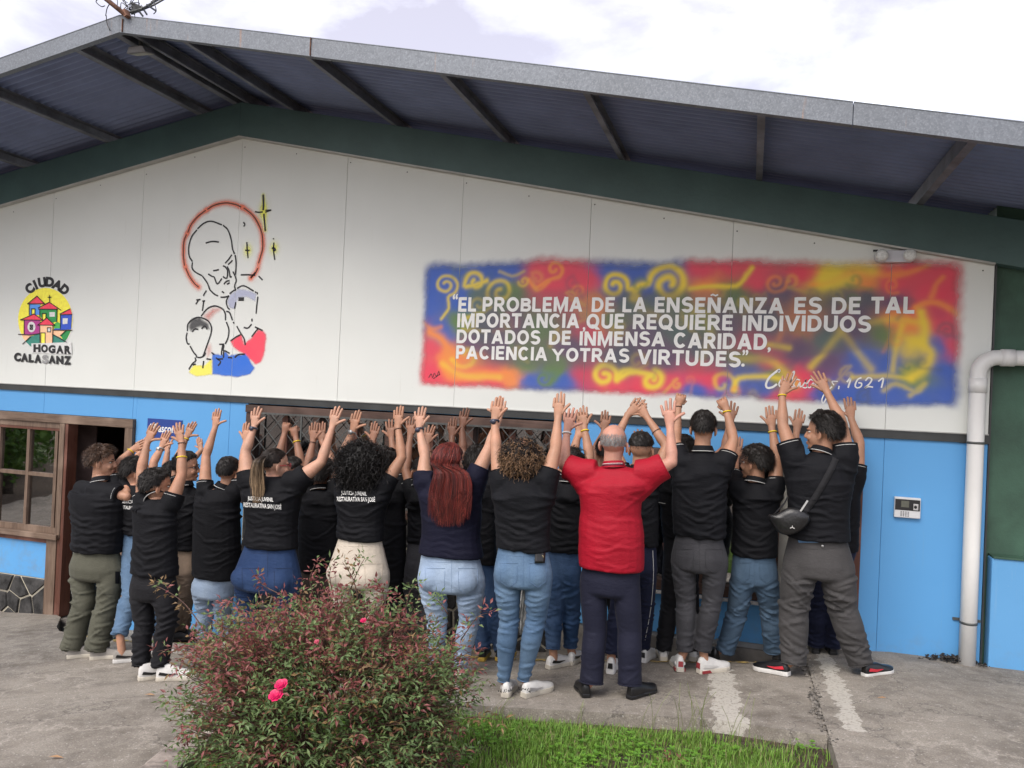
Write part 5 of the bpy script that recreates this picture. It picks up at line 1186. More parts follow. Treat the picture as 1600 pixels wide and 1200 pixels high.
def hairm(name, col, rough=.55):
    m, t, b = newmat(name); a = t.nodes.new('ShaderNodeAttribute'); a.attribute_name = 'tint'
    n = tex(t, 'Noise', 60, coord(t, (1, 1, .2)), Detail=3); c = mixc(t, ramp(t, n.outputs['Fac'], [(.35, .5), (.7, 0)]), a.outputs['Color'], tuple(x * .35 for x in col)); lk(t, c, b.inputs['Base Color'])
    b.inputs['Roughness'].default_value = rough; b.inputs['Specular IOR Level'].default_value = .3; return m
HM = hairm('hair_strands', (.02, .015, .012))
M['white_cloth'] = cloth('white_trim_knit', (.55, .55, .53)); M['band_y'] = flat('yellow_silicone_band', (.75, .55, .015), .45); M['band_b'] = flat('dark_cord_band', (.05, .025, .02), .7); M['band_w'] = flat('white_band', (.65, .65, .63), .5); M['watch'] = flat('slate_watch', (.04, .045, .07), .3); M['steel'] = simple('steel_watch', (.45, .45, .44), .3, metal=.6)
M['eye_w'] = flat('eye_white', (.6, .57, .53), .3); M['iris'] = flat('dark_iris', (.02, .012, .008), .25); M['lip'] = flat('lip_skin', (.30, .11, .085), .5); M['brow'] = flat('dark_brow_hair', (.02, .013, .010), .8)
SHW = simple('white_shoe_leather', (.62, .61, .58), .5, var=.08, scale=14); SHC = simple('cream_shoe_sole', (.52, .48, .40), .6, var=.1); SHB = simple('black_shoe_leather', (.010, .010, .011), .32, var=.2); SHR = flat('dark_red_shoe_panel', (.26, .025, .03), .5); SHG = simple('grey_suede', (.30, .28, .25), .8); SHN = flat('bright_red_shoe_panel', (.60, .03, .05), .5); SHY = flat('mustard_shoe_sole', (.50, .32, .05), .6)

def remesh(mb, voxel, sm_iter=3, fac=.5):
    me = mb.mesh('tmp'); o = bpy.data.objects.new('tmp', me); COL.objects.link(o)
    r = o.modifiers.new('r', 'REMESH'); r.mode = 'VOXEL'; r.voxel_size = voxel; r.adaptivity = 0; r.use_smooth_shade = True
    if sm_iter:
        s_ = o.modifiers.new('s', 'SMOOTH'); s_.factor = fac; s_.iterations = sm_iter
    dg = bpy.context.evaluated_depsgraph_get(); res = bpy.data.meshes.new_from_object(o.evaluated_get(dg)); bpy.data.objects.remove(o); bpy.data.meshes.remove(me)
    res.polygons.foreach_set('use_smooth', [True] * len(res.polygons)); return res
def get_vn(me):
    n = len(me.vertices); v = np.empty(n * 3); me.vertices.foreach_get('co', v); nn = np.empty(n * 3); me.vertices.foreach_get('normal', nn); return v.reshape(-1, 3), nn.reshape(-1, 3)
def set_v(me, v): me.vertices.foreach_set('co', v.ravel()); me.update()
def ring(c, ax, ay, X=Vector((1, 0, 0)), Y=Vector((0, 1, 0)), n=20, sq=1.0):
    out_ = []
    for i in range(n):
        a = 2 * math.pi * i / n; ca, sa = math.cos(a), math.sin(a)
        out_.append(c + X * (ax * math.copysign(abs(ca) ** sq, ca)) + Y * (ay * math.copysign(abs(sa) ** sq, sa)))
    return out_
# --- head prototype, forward is +y
def make_head():
    mb = MB()
    mb.ball((0, -.012, .030), (.074, .094, .086), 24, 16); mb.ball((0, .020, -.030), (.060, .068, .078), 20, 14); mb.ball((0, .036, -.083), (.040, .045, .034), 16, 10)
    mb.ball((0, .094, -.030), (.013, .018, .012), 12, 8); mb.tube([(0, .074, .022), (0, .088, -.004), (0, .098, -.026)], [.008, .010, .012], 8)
    for s in (-1, 1):
        mb.ball((s * .032, .062, -.034), (.024, .022, .022), 12, 8); mb.ball((s * .011, .088, -.036), (.008, .010, .007), 8, 6)
        mb.ball((s * .028, .074, .018), (.024, .012, .007), 12, 8)
        R = Matrix.Rotation(s * .30, 3, 'Z')
        E_ = MB(); E_.ball((0, 0, 0), (.007, .019, .032), 12, 8); E_.ball((s * .004, -.006, .0), (.007, .010, .027), 10, 6); E_.ball((0, .004, -.026), (.007, .010, .010), 8, 6)
        mb.add([R @ Vector(p) + Vector((s * .079, -.006, -.012)) for p in E_.v], E_.f)
    mb.ball((0, .083, -.064), (.022, .011, .0065), 12, 8); mb.ball((0, .081, -.074), (.019, .011, .0065), 12, 8); mb.ball((0, .074, -.098), (.018, .012, .012), 10, 8)
    mb.tube([(0, -.015, -.17), (0, -.014, -.10), (0, -.012, -.03)], [.056, .053, .052], 18)
    me = remesh(mb, .0048, 2, .45); v, n = get_vn(me)
    for s in (-1, 1):   # eye sockets
        d = np.linalg.norm((v - np.array([s * .031, .080, .000])) / np.array([.018, .02, .010]), axis=1); v -= n * (.009 * np.exp(-d ** 2))[:, None]
    set_v(me, v); f = [tuple(p.vertices) for p in me.polygons]; bpy.data.meshes.remove(me)
    return v, f
HV, HF = make_head()
def head_mat(c, yaw, tilt=0, roll=0, s=1.0):
    return Matrix.Translation(c) @ Matrix.Rotation(-math.radians(yaw), 4, 'Z') @ Matrix.Rotation(math.radians(tilt), 4, 'X') @ Matrix.Rotation(math.radians(roll), 4, 'Y') @ Matrix.Scale(s, 4)
def xf(m, vs): return [m @ Vector(p) for p in vs]
class Strands(Leaves):
    def blade(s, P, w, col, side=None):
        vs = []
        for i, p in enumerate(P):
            d = (P[min(i + 1, len(P) - 1)] - P[max(i - 1, 0)]).normalized(); sd = (side if side is not None else Vector((1, 0, 0))); sd = sd - d * sd.dot(d)
            sd = sd.normalized() if sd.length > 1e-4 else d.orthogonal(); ww = w * (1 - .75 * (i / (len(P) - 1)) ** 2); vs += [tuple(p + sd * ww), tuple(p - sd * ww)]
        s.add(vs, [(2 * i, 2 * i + 1, 2 * i + 3, 2 * i + 2) for i in range(len(P) - 1)], col)
def cvar(c, rnd, k=.3): f = 1 + rnd.uniform(-k, k); return tuple(x * f for x in c)
def scalp(kind):
    def ok(d):    # d: unit direction in head space
        if kind == 'fade': return d.z > .12 + .10 * max(0, d.y) and not (d.y > .62 and d.z < .55)
        hl = -.42 if d.y < -.35 else (-.05 if abs(d.x) > .55 and d.y < .25 else .18)
        if d.y > .25: hl = .12 + .62 * (d.y - .25) / .75 + .1
        return d.z > hl
    return ok
def hair_short(col, kind, rnd, vol=.014, ln=.03, n=900, frizz=.35, fringe=0):
    """cap plus strands, in head space"""
    ok = scalp(kind); S = Strands(); C0 = Vector((0, -.012, .030)); R0 = (.074, .094, .086); NU, NV = 44, 26
    idx = {}; vs = []
    so = rnd.uniform(0, 50)
    def P(d, ex): return C0 + Vector((d.x * (R0[0] + ex), d.y * (R0[1] + ex), d.z * (R0[2] + ex)))
    for i in range(NV + 1):
        for j in range(NU):
            th = math.pi * i / NV; ph = 2 * math.pi * j / NU; d = Vector((math.sin(th) * math.cos(ph), math.sin(th) * math.sin(ph), math.cos(th)))
            e = vol * (.75 + .55 * noise.noise(d * 3 + Vector((so, 0, 0))) + .25 * noise.noise(d * 9 + Vector((so, 3, 0)))) * (1.25 if d.z > .3 else 1)
            vs.append((P(d, e if ok(d) else .0008), ok(d)))
    fs = []
    for i in range(NV):
        for j in range(NU):
            q = (i * NU + j, i * NU + (j + 1) % NU, (i + 1) * NU + (j + 1) % NU, (i + 1) * NU + j)
            if sum(vs[k][1] for k in q) >= 2: fs.append(q)
    S.add([tuple(v[0]) for v in vs], fs, col)
    k = 0; n = int(n * 2.2)
    while k < n:
        d = rv(rnd)
        if not ok(d): continue
        k += 1; p = P(d, vol * .6); flow = Vector((d.x * .2, .1 + (.8 if fringe and d.y > .2 else -.5), -.55)); flow = flow - d * flow.dot(d) * .85
        flow = (flow.normalized() + rv(rnd) * frizz + d * .22).normalized(); L = ln * rnd.uniform(.6, 1.3) * (1 if kind != 'fade' else .8)
        m1 = p + flow * L * .5 + d * L * .10; m2 = p + flow * L - d * L * .02
        S.blade([p, m1, m2], rnd.uniform(.0010, .0022), cvar(col, rnd, .45), d.cross(flow))
    if kind == 'fade':
        for q in range(2600):
            d = rv(rnd)
            if d.z > .2 or d.z < -.42 or d.y > .35: continue
            if d.z < -.3 + .25 * rnd.random(): continue
            p = P(d, .0005); S.blade([p, p + (d * .4 + Vector((0, 0, -1))).normalized() * .006], .0006, col, None)
    return S
def curl(S, p, d, L, r, turns, w, col, rnd):
    a0 = rnd.uniform(0, 6.28); u = d.orthogonal().normalized(); v = d.cross(u); n = int(turns * 7) + 2; P = []
    for i in range(n):
        t_ = i / (n - 1); a = a0 + turns * 6.283 * t_; P.append(p + d * L * t_ + (u * math.cos(a) + v * math.sin(a)) * r * (1 - .3 * t_) - Vector((0, 0, .25 * L * t_ * t_)))
    mb = MB(); mb.tube(P, [w * (1 - .5 * i / (n - 1)) for i in range(n)], 3, cap=False); S.add(mb.v, mb.f, col)
def hair_curly(rnd, cen, rad, n, col, tips=None, L=(.035, .07), r=.008, w=.0030, low=-1.0, dense=.82):
    S = Strands(); mb = MB(); mb.ball(cen, tuple(x * dense for x in rad), 30, 20)
    vs = []
    for p in mb.v:
        d = (Vector(p) - Vector(cen)); vs.append(tuple(Vector(cen) + d * (1 + .10 * noise.noise(d * 22) + .06 * noise.noise(d * 55))))
    S.add(vs, mb.f, tuple(x * .55 for x in col))
    for i in range(n):
        d = rv(rnd)
        if d.z < low or d.y > .75: continue
        p = Vector(cen) + Vector((d.x * rad[0], d.y * rad[1], d.z * rad[2])) * rnd.uniform(dense * .92, 1.0)
        dd = (d * .45 + rv(rnd) * .6 + Vector((0, 0, -.75))).normalized(); c = col
        if tips and rnd.random() < (.72 if d.z < .35 else .30): c = tips
        curl(S, p, dd, rnd.uniform(*L), r * rnd.uniform(.6, 1.2), rnd.uniform(1.2, 2.4), w * rnd.uniform(.7, 1.2), cvar(c, rnd, .4), rnd)
    return S

def finger(mb, p0, d, n_, L, r, curlk, nseg=3, sd=None):
    P = [p0]; cur = d.copy(); ax = n_.cross(d).normalized() if sd is None else sd
    for k in range(nseg):
        cur = Matrix.Rotation(curlk[k] if isinstance(curlk, (list, tuple)) else curlk, 3, ax) @ cur; P.append(P[-1] + cur * L * (.42, .32, .26)[k])
    Q = [P[0] - d * .012] + P[:-1] + [P[-1] - cur * r * .4, P[-1]]
    mb.tube(Q, [r * 1.02, r * 1.05, r * .98, r * .92, r * .82, r * .42], 7)
def hand(big, fine, Wp, Tp, kind, thumb, sc, rnd, roll=0):
    """big: remeshed palm, fine: finger tubes. fingers point from wrist to Tp, palm faces the wall"""
    d = (Tp - Wp).normalized(); nrm = Vector((0, 1, 0)); nrm = (nrm - d * nrm.dot(d)).normalized(); lat = d.cross(nrm).normalized() * 1.0
    # lat now points image-right for an upright hand; thumb side
    if lat.x < 0: lat = -lat
    R_ = Matrix.Rotation(math.radians(roll), 3, d); nrm = R_ @ nrm; lat = R_ @ lat; th = lat * thumb
    s = sc
    if kind == 'open':
        rg = [ring(Wp - d * .015 * s, .027 * s, .020 * s, lat, nrm, 12), ring(Wp + d * .012 * s, .029 * s, .018 * s, lat, nrm, 12), ring(Wp + d * .045 * s + th * .003 * s, .038 * s, .0155 * s, lat, nrm, 12), ring(Wp + d * .078 * s, .041 * s, .013 * s, lat, nrm, 12), ring(Wp + d * .096 * s, .039 * s, .010 * s, lat, nrm, 12)]
        big.loft(rg); big.ball(tuple(Wp + d * .035 * s + th * .024 * s + nrm * .004 * s), .018 * s, 10, 7)
        sp = rnd.choice((rnd.uniform(.0, .05), rnd.uniform(.06, .14)))
        for i, (u, L) in enumerate(((-.0310, .058), (-.0108, .073), (.0105, .080), (.0312, .072))):
            a = (i - 1.4) * sp + rnd.uniform(-.05, .05); fd = (d * math.cos(a) + th * math.sin(a)).normalized()
            base_ = Wp + d * (.084 + (-.012, 0, .003, -.001)[i]) * s + th * u * s
            finger(fine, base_, fd, nrm, L * s * rnd.uniform(.96, 1.04), .0098 * s, [rnd.uniform(-.04, .10), rnd.uniform(.02, .20), rnd.uniform(.02, .15)], sd=fd.cross(nrm))
        a = rnd.uniform(.35, .90); fd = (d * math.cos(a) + th * math.sin(a) + nrm * .15).normalized()
        finger(fine, Wp + d * .030 * s + th * .026 * s, fd, nrm, .080 * s, .0110 * s, [-.12, -.18, -.05], sd=nrm if thumb < 0 else -nrm)
    else:   # fist
        c = Wp + d * .048 * s; big.loft([ring(Wp - d * .012 * s, .027 * s, .021 * s, lat, nrm, 12), ring(Wp + d * .015 * s, .031 * s, .022 * s, lat, nrm, 12), ring(c, .040 * s, .026 * s, lat, nrm, 12), ring(Wp + d * .074 * s, .038 * s, .022 * s, lat, nrm, 12)])
        for i, u in enumerate((-.028, -.009, .010, .028)):
            b0 = Wp + d * .070 * s + th * u * s - nrm * .006 * s
            fine.tube([b0 - d * .01 * s, b0 + d * .012 * s + nrm * .012 * s, b0 + nrm * .034 * s + d * .002 * s, b0 + nrm * .036 * s - d * .020 * s, b0 + nrm * .018 * s - d * .028 * s], [.0092 * s, .0100 * s, .0096 * s, .0088 * s, .007 * s], 7)
        fine.tube([Wp + d * .02 * s + th * .028 * s, Wp + d * .045 * s + th * .040 * s + nrm * .014 * s, Wp + d * .055 * s + th * .020 * s + nrm * .036 * s, Wp + d * .052 * s - th * .002 * s + nrm * .042 * s], [.011 * s, .0105 * s, .0095 * s, .007 * s], 7)
    return d, lat
def ridge(v, cx, hw, zc, sag, sig, tilt, seed, warp=.010):
    p = (v[:, 0] - cx) / hw
    z0 = zc - sag * (1 - np.minimum(p * p, 1.6)) + tilt * p + warp * np.sin(v[:, 0] * 19 + seed) + warp * .6 * np.sin(v[:, 0] * 41 + seed * 2.3 + v[:, 1] * 15)
    d = (v[:, 2] - z0) / sig
    return np.exp(-d * d) - .55 * np.exp(-(d - 1.5) ** 2), p
def fold_shirt(me, cx, hw, z0, z1, rnd, amp=.0075, nf=9, ufold=True):
    v, n = get_vn(me); h = np.zeros(len(v)); H = z1 - z0
    for k in range(nf):
        t_ = (k + rnd.uniform(-.2, .3)) / nf; zc = z0 + H * (.02 + .62 * t_); sag = (.10 if ufold else .03) * (.35 + t_) * rnd.uniform(.5, 1.3)
        r_, p = ridge(v, cx, hw, zc + sag * .5, sag, rnd.uniform(.008, .014), rnd.uniform(-.03, .03), rnd.uniform(0, 9))
        pc = rnd.uniform(-.45, .45); m_ = np.exp(-((p - pc) / rnd.uniform(.45, .8)) ** 2); h += amp * rnd.uniform(.5, 1.2) * r_ * m_
    for k in range(6):   # pull lines from the armpits
        s = rnd.choice((-1, 1)); x0 = cx + s * hw * .92; zc = z0 + H * rnd.uniform(.68, .92); q = (v[:, 0] - x0) * -s; ang = rnd.uniform(.3, 1.1)
        d = (v[:, 2] - (zc - q * ang * rnd.uniform(-.5, 1))) / .011; m_ = np.exp(-((q - .05) / .10) ** 2) * (q > -.05); h += amp * .9 * np.exp(-d * d) * m_
    h += .0035 * np.sin(v[:, 0] * 23 + v[:, 2] * 9 + rnd.random() * 6) * np.sin(v[:, 2] * 17 + v[:, 0] * 7)
    set_v(me, v + n * h[:, None])
def fold_legs(me, legs, rnd, amp=.006, zcrotch=None, bag=0, wide=0):
    v, n = get_vn(me); h = np.zeros(len(v))
    zc_ = zcrotch
    tight = bag < 0 and 0 or 1
    for li, (hip, knee, ank, rad) in enumerate(legs):
        axx = np.interp(v[:, 2], [ank.z, knee.z, hip.z], [ank.x, knee.x, hip.x]); hw = rad; other = legs[1 - li]
        ax2 = np.interp(v[:, 2], [other[2].z, other[1].z, other[0].z], [other[2].x, other[1].x, other[0].x]); mine = (np.abs(v[:, 0] - axx) <= np.abs(v[:, 0] - ax2)) & (v[:, 2] < zc_ + .10)
        zs = [knee.z + d for d in (-.055, -.025, .0, .028, .058)] + [ank.z + d for d in (.02, .05, .085, .125)] + [zc_ - .02, zc_ - .055, zc_ - .10, zc_ - .2]
        zs += [lerp(ank.z, zc_, rnd.random()) for _ in range(4 + int(max(0, bag) * 10))]
        if bag < 0: zs = [knee.z, knee.z - .2, ank.z + .05, ank.z + .12, zc_ - .05]
        if wide: zs = [knee.z + d for d in (-.06, -.035, -.008, .018, .045, .07)] + [zc_ - .035, zc_ - .065, zc_ - .10, zc_ - .13] + [ank.z + .04, ank.z + .1, knee.z - .17]
        for z in zs:
            p = (v[:, 0] - axx) / hw; t0 = rnd.uniform(-.055, .055) * (1 + max(0, bag) * .6) * (.3 if wide else 1); sd = rnd.uniform(0, 9)
            z0 = z - .012 * (1 - p * p) + t0 * p + .006 * np.sin(v[:, 0] * 37 + sd) ; d = (v[:, 2] - z0) / rnd.uniform(.007, .0115 + .004 * bag)
            m_ = np.exp(-((p - rnd.uniform(-.4, .4)) / rnd.uniform(.6, 1.0)) ** 2) if wide else np.exp(-((p - rnd.uniform(-.7, .7)) / rnd.uniform(.35, .75)) ** 2)
            h += np.where(mine, amp * rnd.uniform(.5, 1.25) * (np.exp(-d * d) - .5 * np.exp(-(d - 1.5) ** 2)) * m_, 0)
    set_v(me, v + n * h[:, None])
def bvh_of(me): 
    v, _ = get_vn(me); return BVHTree.FromPolygons([tuple(p) for p in v], [tuple(p.vertices) for p in me.polygons])
def cast(bv, px, py, lift=.0025):
    d = ray(px, py).normalized(); h = bv.ray_cast(CAM, d)
    if h[0] is None: return None
    return h[0] - d * lift
def on_cloth(bv, pts, w, mat, name, parent, lift=.002, step=4):
    q = smooth_line(pts, step) if len(pts) > 2 else [tuple(np.array(pts[0]) + (np.array(pts[1]) - np.array(pts[0])) * i / 10) for i in range(11)]
    P = [cast(bv, x, y, lift) for x, y in q]; P = [p for p in P if p is not None]
    if len(P) < 2: return None
    mb = MB(); mb.tube(P, w, 4); return mb.build(name, mat, parent)
def patch_on(bv, quad, mat, name, parent, nx=6, ny=6, lift=.004, thick=.0):
    a, b_, c_, d_ = [np.array(p, float) for p in quad]; vs = []
    for j in range(ny + 1):
        for i in range(nx + 1):
            u, w_ = i / nx, j / ny; p = (a * (1 - u) + b_ * u) * (1 - w_) + (d_ * (1 - u) + c_ * u) * w_; r = cast(bv, p[0], p[1], lift)
            if r is None: return None
            vs.append(r)
    mb = MB(); mb.add(vs, [(j * (nx + 1) + i, j * (nx + 1) + i + 1, (j + 1) * (nx + 1) + i + 1, (j + 1) * (nx + 1) + i) for j in range(ny) for i in range(nx)], 0, True); return mb.build(name, mat, parent)
def text_on(bv, s, p0, p1, capx, mat, parent, off=.02, squash=1.0, name='lettering'):
    v, f = text_geo(s, off, 3); x0, x1 = v[:, 0].min(), v[:, 0].max(); b0, b1 = cap_h(off); mb = MB(); vs = []
    for q in v:
        u = (q[0] - x0) / (x1 - x0); px = p0[0] + (p1[0] - p0[0]) * u; py = p0[1] + (p1[1] - p0[1]) * u - (q[1] - b0) / (b1 - b0) * capx
        r = cast(bv, px, py, .004)
        if r is None: r = at(px, py, -1)
        vs.append(r)
    mb.add(vs, f); return mb.build(name, mat, parent)
def shoe(root, F, ang, style, sc=1.0):
    """F: ground point under the heel, ang: toe direction, degrees right of straight ahead"""
    a = math.radians(ang); fd = Vector((math.sin(a), math.cos(a), 0)); L = .275 * sc
    tipg = F + fd * L; fd = Vector((fd.x, fd.y, (gz(tipg.x, tipg.y) - gz(F.x, F.y)) / L)).normalized() if style.get('g', 1) else fd
    sd = fd.cross(Vector((0, 0, 1))).normalized(); up = sd.cross(fd).normalized(); O = Vector((F.x, F.y, gz(F.x, F.y) + style.get('dz', .003)))
    P = lambda u, s, z: O + fd * (u * L) + sd * s * sc + up * z * sc
    prof = [(-.03, .022, .038), (.0, .028, .044), (.08, .033, .046), (.25, .034, .036), (.42, .033, .032), (.62, .043, .030), (.78, .046, .030), (.90, .038, .030), (.98, .022, .030), (1.0, .010, .030)]
    th = style.get('sole_h', .032)
    mb = MB(); rg = []
    for u, w, _ in prof: rg.append([P(u, w * c_, z) for c_, z in ((-1, .0), (1, .0), (1.04, th * .5), (1, th), (-1, th), (-1.04, th * .5))])
    mb.loft(rg, 0, False); 
    up_ = MB(); hs = {'low': [.070, .092, .096, .094, .092, .072, .062, .056, .048, .036], 'high': [.085, .112, .122, .120, .102, .078, .066, .060, .052, .038]}[style.get('cut', 'low')]
    rg = []
    for (u, w, _), h in zip(prof, hs):
        rg.append([P(u + (.01 if u < .1 else 0), w * .93 * c_, th * .6 + (h - th * .6) * z) for c_, z in ((-1, 0), (1, 0), (.98, .35), (.85, .70), (.5, .95), (0, 1.0), (-.5, .95), (-.85, .70), (-.98, .35))])
    up_.loft(rg)
    s_ = up_.build('shoe', style['upper'], root); bevel(s_, .004, 2)
    so = mb.build('sole', style.get('sole', SHW), s_); bevel(so, .004, 2)
    if 'accent' in style:
        for s in (-1, 1):
            mb = MB(); k = .001
            mb.add([P(.05, s * (.033), .050), P(.30, s * .0345, .040), P(.52, s * .038, .052), P(.30, s * .036, .056), P(.08, s * .0335, .070)], [(0, 1, 3, 4), (1, 2, 3)]); o = mb.build('side_panel', style['accent'], s_)
            md = o.modifiers.new('s', 'SOLIDIFY'); md.thickness = .006; md.offset = 0
    if 'heel' in style:
        mb = MB(); mb.add([P(-.030, -.018, .040), P(-.030, .018, .040), P(-.022, .016, .078), P(-.022, -.016, .078)], [(0, 1, 2, 3)]); o = mb.build('heel_tab', style['heel'], s_); md = o.modifiers.new('s', 'SOLIDIFY'); md.thickness = .008; md.offset = 0
    if 'mid' in style:
        mb = MB()
        for s in (-1, 1): mb.add([P(.02, s * .0345, .006), P(.32, s * .036, .006), P(.26, s * .036, .026), P(.02, s * .034, .026)], [(0, 1, 2, 3)])
        o = mb.build('sole_panel', style['mid'], s_); md = o.modifiers.new('s', 'SOLIDIFY'); md.thickness = .006; md.offset = 0
    # laces
    mb = MB()
    for u in (.34, .40, .46, .52): mb.tube([P(u, -.020, .080 - (u - .34) * .09), P(u, 0, .088 - (u - .34) * .13), P(u, .020, .080 - (u - .34) * .09)], .0025, 5)
    mb.build('lace', style.get('lace', style['upper']), s_)
    return s_
STY = {'nb': dict(upper=SHG, sole=SHW, accent=SHB, lace=SHW, cut='low'), 'sb': dict(upper=SHW, sole=SHC, accent=SHB, cut='high'), 'white': dict(upper=SHW, sole=SHC, accent=simple('pale_grey_mesh', (.36, .35, .34), .7), cut='low', sole_h=.036), 'wb': dict(upper=SHW, sole=SHC, accent=SHB, cut='low'), 'leather': dict(upper=SHB, sole=SHB, cut='low', sole_h=.024), 'jor': dict(upper=SHW, sole=SHW, heel=SHB, cut='high', lace=SHB), 'rw': dict(upper=SHW, sole=SHC, heel=SHR, mid=SHR, accent=SHW, cut='high'), 'br': dict(upper=SHB, sole=SHW, accent=SHN, cut='low'), 'by': dict(upper=SHB, sole=SHY, cut='high'), 'slip': dict(upper=SHG, sole=SHC, cut='low'), 'blk': dict(upper=SHB, sole=SHB, cut='low')}

PEOPLE = {}
def person(key, label, Y, seed, skin_, head, torso, sh, armL, armR, hips, legs, shirt, pants, hair=None, hs=1.0, polo=True, hem_in=False, bag=0, tight=0, ratio=.60, slv=.55, slw=1.0, armw=1.03, shoes=None, butt=0, nsh=9, ufold=True, neckp=None, wav=1.0, pocket=False):
    rnd = random.Random(seed); mpx = (at(801, 700, Y) - at(800, 700, Y)).length
    yaw = head[2]; tilt = head[3] if len(head) > 3 else 0
    feet = []
    hipc = at((torso[0][1] + torso[0][2]) / 2, torso[0][0], Y)
    for i, lg in enumerate(legs):
        if lg.get('F'): F = on_ground(*lg['F'])
        else:
            hx = hipc.x + (-.10 if i == 0 else .10); F = Vector((hx, Y - .02, gz(hx, Y) - lg.get('drop', 0)))
        feet.append(F)
    base_ = (feet[0] + feet[1]) / 2; root = thing('person', label, 'person', tuple(base_), 'people holding their hands up to the wall')
    PEOPLE[key] = root
    # ---- skin body: one closed surface, fingers and head grown into it
    big, fine = MB(), MB(); SL, SR = at(sh[0][0], sh[0][1], Y + sh[0][2]), at(sh[1][0], sh[1][1], Y + sh[1][2])
    hc = at(head[0], head[1], Y + .03 + (sh[0][2] + sh[1][2]) * .3); hs *= 1.10; nk = (SL + SR) / 2; nk = Vector((lerp(nk.x, hc.x, .6), lerp(nk.y, hc.y, .4) - .01, max(nk.z + .03, hc.z - .150 * hs)))
    hm = head_mat(hc, yaw, tilt, 0, hs)
    shw = (SR - SL).length / 2; rows = []
    for (y, xl, xr) in torso:
        a_, b_ = at(xl, y, Y), at(xr, y, Y); rows.append(((a_ + b_) / 2, (b_ - a_).length / 2))
    rows.sort(key=lambda r: r[0].z)
    hip_z = rows[0][0].z; 
    big.loft([ring(c_, w_ * .70, w_ * .66 * ratio) for c_, w_ in rows] + [ring((SL + SR) / 2 - Vector((0, 0, .05)), shw * .68, .070), ring((SL + SR) / 2 + Vector((0, 0, .02)), shw * .45, .06)])
    hb = hm @ Vector((0, -.014, -.10)); big.tube([nk - Vector((0, 0, .06)), nk, hb, hm @ Vector((0, -.012, -.05))], [.062, .056 * hs, .052 * hs, .050 * hs], 16)
    wr = []
    for S_, ar, in ((SL, armL), (SR, armR)):
        E_ = at(ar['E'][0], ar['E'][1], Y + ar['E'][2]); W_ = at(ar['W'][0], ar['W'][1], Y + ar['W'][2]); T_p = at(ar['T'][0], ar['T'][1], Y + ar.get('ty', ar['W'][2] + .02)); k = armw
        P = [S_.lerp((SL + SR) / 2, .12), S_.lerp(E_, .35), S_.lerp(E_, .72), E_, E_.lerp(W_, .25), E_.lerp(W_, .65), W_]
        big.tube(P, [.056 * k, .052 * k, .043 * k, .038 * (k * .5 + .5), .040 * (k * .6 + .4), .031, .0245], 14)
        big.ball(tuple(E_), .038 * (k * .5 + .5), 12, 8); big.ball(tuple(S_.lerp((SL + SR) / 2, .15)), .050 * k, 12, 8)
        d, lat = hand(big, fine, W_, T_p, ar.get('kind', 'open'), ar.get('thumb', 1), ar.get('sc', 1.0) * 1.05, rnd, ar.get('roll', 0)); wr.append((S_, E_, W_, d, ar))
    hc_ = at((hips[1] + hips[2]) / 2, hips[0], Y); hwid = (at(hips[2], hips[0], Y) - at(hips[1], hips[0], Y)).length / 2; crz = hc_.z - .085
    for i, (lg, F) in enumerate(zip(legs, feet)):
        s = -1 if i == 0 else 1; fa = math.radians(lg.get('dir', 0)); fdir = Vector((math.sin(fa), math.cos(fa), 0)); r1, r2, r3 = lg.get('r', (.088, .062, .052)); hj = Vector((hc_.x + s * (hwid - r1 * .98), Y, crz + .05))
        ank = F + fdir * .055 + Vector((0, 0, lg.get('cuff', .085))); ym = (Y + ank.y) / 2
        if 'A' in lg: a2 = at(lg['A'][0], lg['A'][1], ank.y); ank = Vector((a2.x, ank.y, a2.z))
        kn = at(lg['K'][0], lg['K'][1], ym + .02) if 'K' in lg else (hj + ank) / 2 + Vector((0, .015, .0))
        big.tube([Vector((hj.x * .45 + hc_.x * .55, Y, hip_z + .0)), hj, kn, ank, F + fdir * .06 + Vector((0, 0, .05))], [.045, r1 * .60, r2 * .60, min(.034, r3 * .7), .033], 10)
    me = remesh(big, .0105, 3, .5); v, n_ = get_vn(me); fcs = [tuple(p.vertices) for p in me.polygons]; bpy.data.meshes.remove(me)
    B_ = MB(); B_.add(v.tolist(), fcs, 0, True); B_.add(fine.v, fine.f, 0, True); hvs = xf(hm, HV); B_.add(hvs, HF, 0, True)
    if abs(yaw) > 8 or tilt:
        for s in (-1, 1):
            t0 = MB(); t0.ball((s * .030, .0665, .001), (.0105, .0105, .0055), 12, 8); B_.add(xf(hm, t0.v), t0.f, 1, True)
            t0 = MB(); t0.ball((s * .030, .0755, .001), (.0052, .0030, .0050), 10, 6); B_.add(xf(hm, t0.v), t0.f, 2, True)
            t0 = MB(); t0.tube([(s * .014, .087, .020), (s * .030, .085, .026), (s * .046, .072, .021)], [.0028, .0032, .0018], 6); B_.add(xf(hm, t0.v), t0.f, 4, True)
            t0 = MB(); t0.tube([(s * .017, .0800, .007), (s * .031, .0840, .0115), (s * .045, .0735, .006)], [.0014, .0018, .0012], 5); B_.add(xf(hm, t0.v), t0.f, 4, True)
        t0 = MB(); t0.ball((0, .0865, -.0645), (.0205, .0085, .0048), 12, 6); t0.ball((0, .0850, -.0735), (.0175, .0085, .0050), 12, 6); B_.add(xf(hm, t0.v), t0.f, 3, True)
    B_.build('body', [SK[skin_], M['eye_w'], M['iris'], M['lip'], M['brow']], root)
    # ---- shirt
    sb = MB(); rings_ = [ring(c_, w_, w_ * ratio, sq=.9) for c_, w_ in rows]
    mid = (SL + SR) / 2; latv = (SR - SL).normalized(); fwd = Vector((0, 0, 1)).cross(latv).normalized()
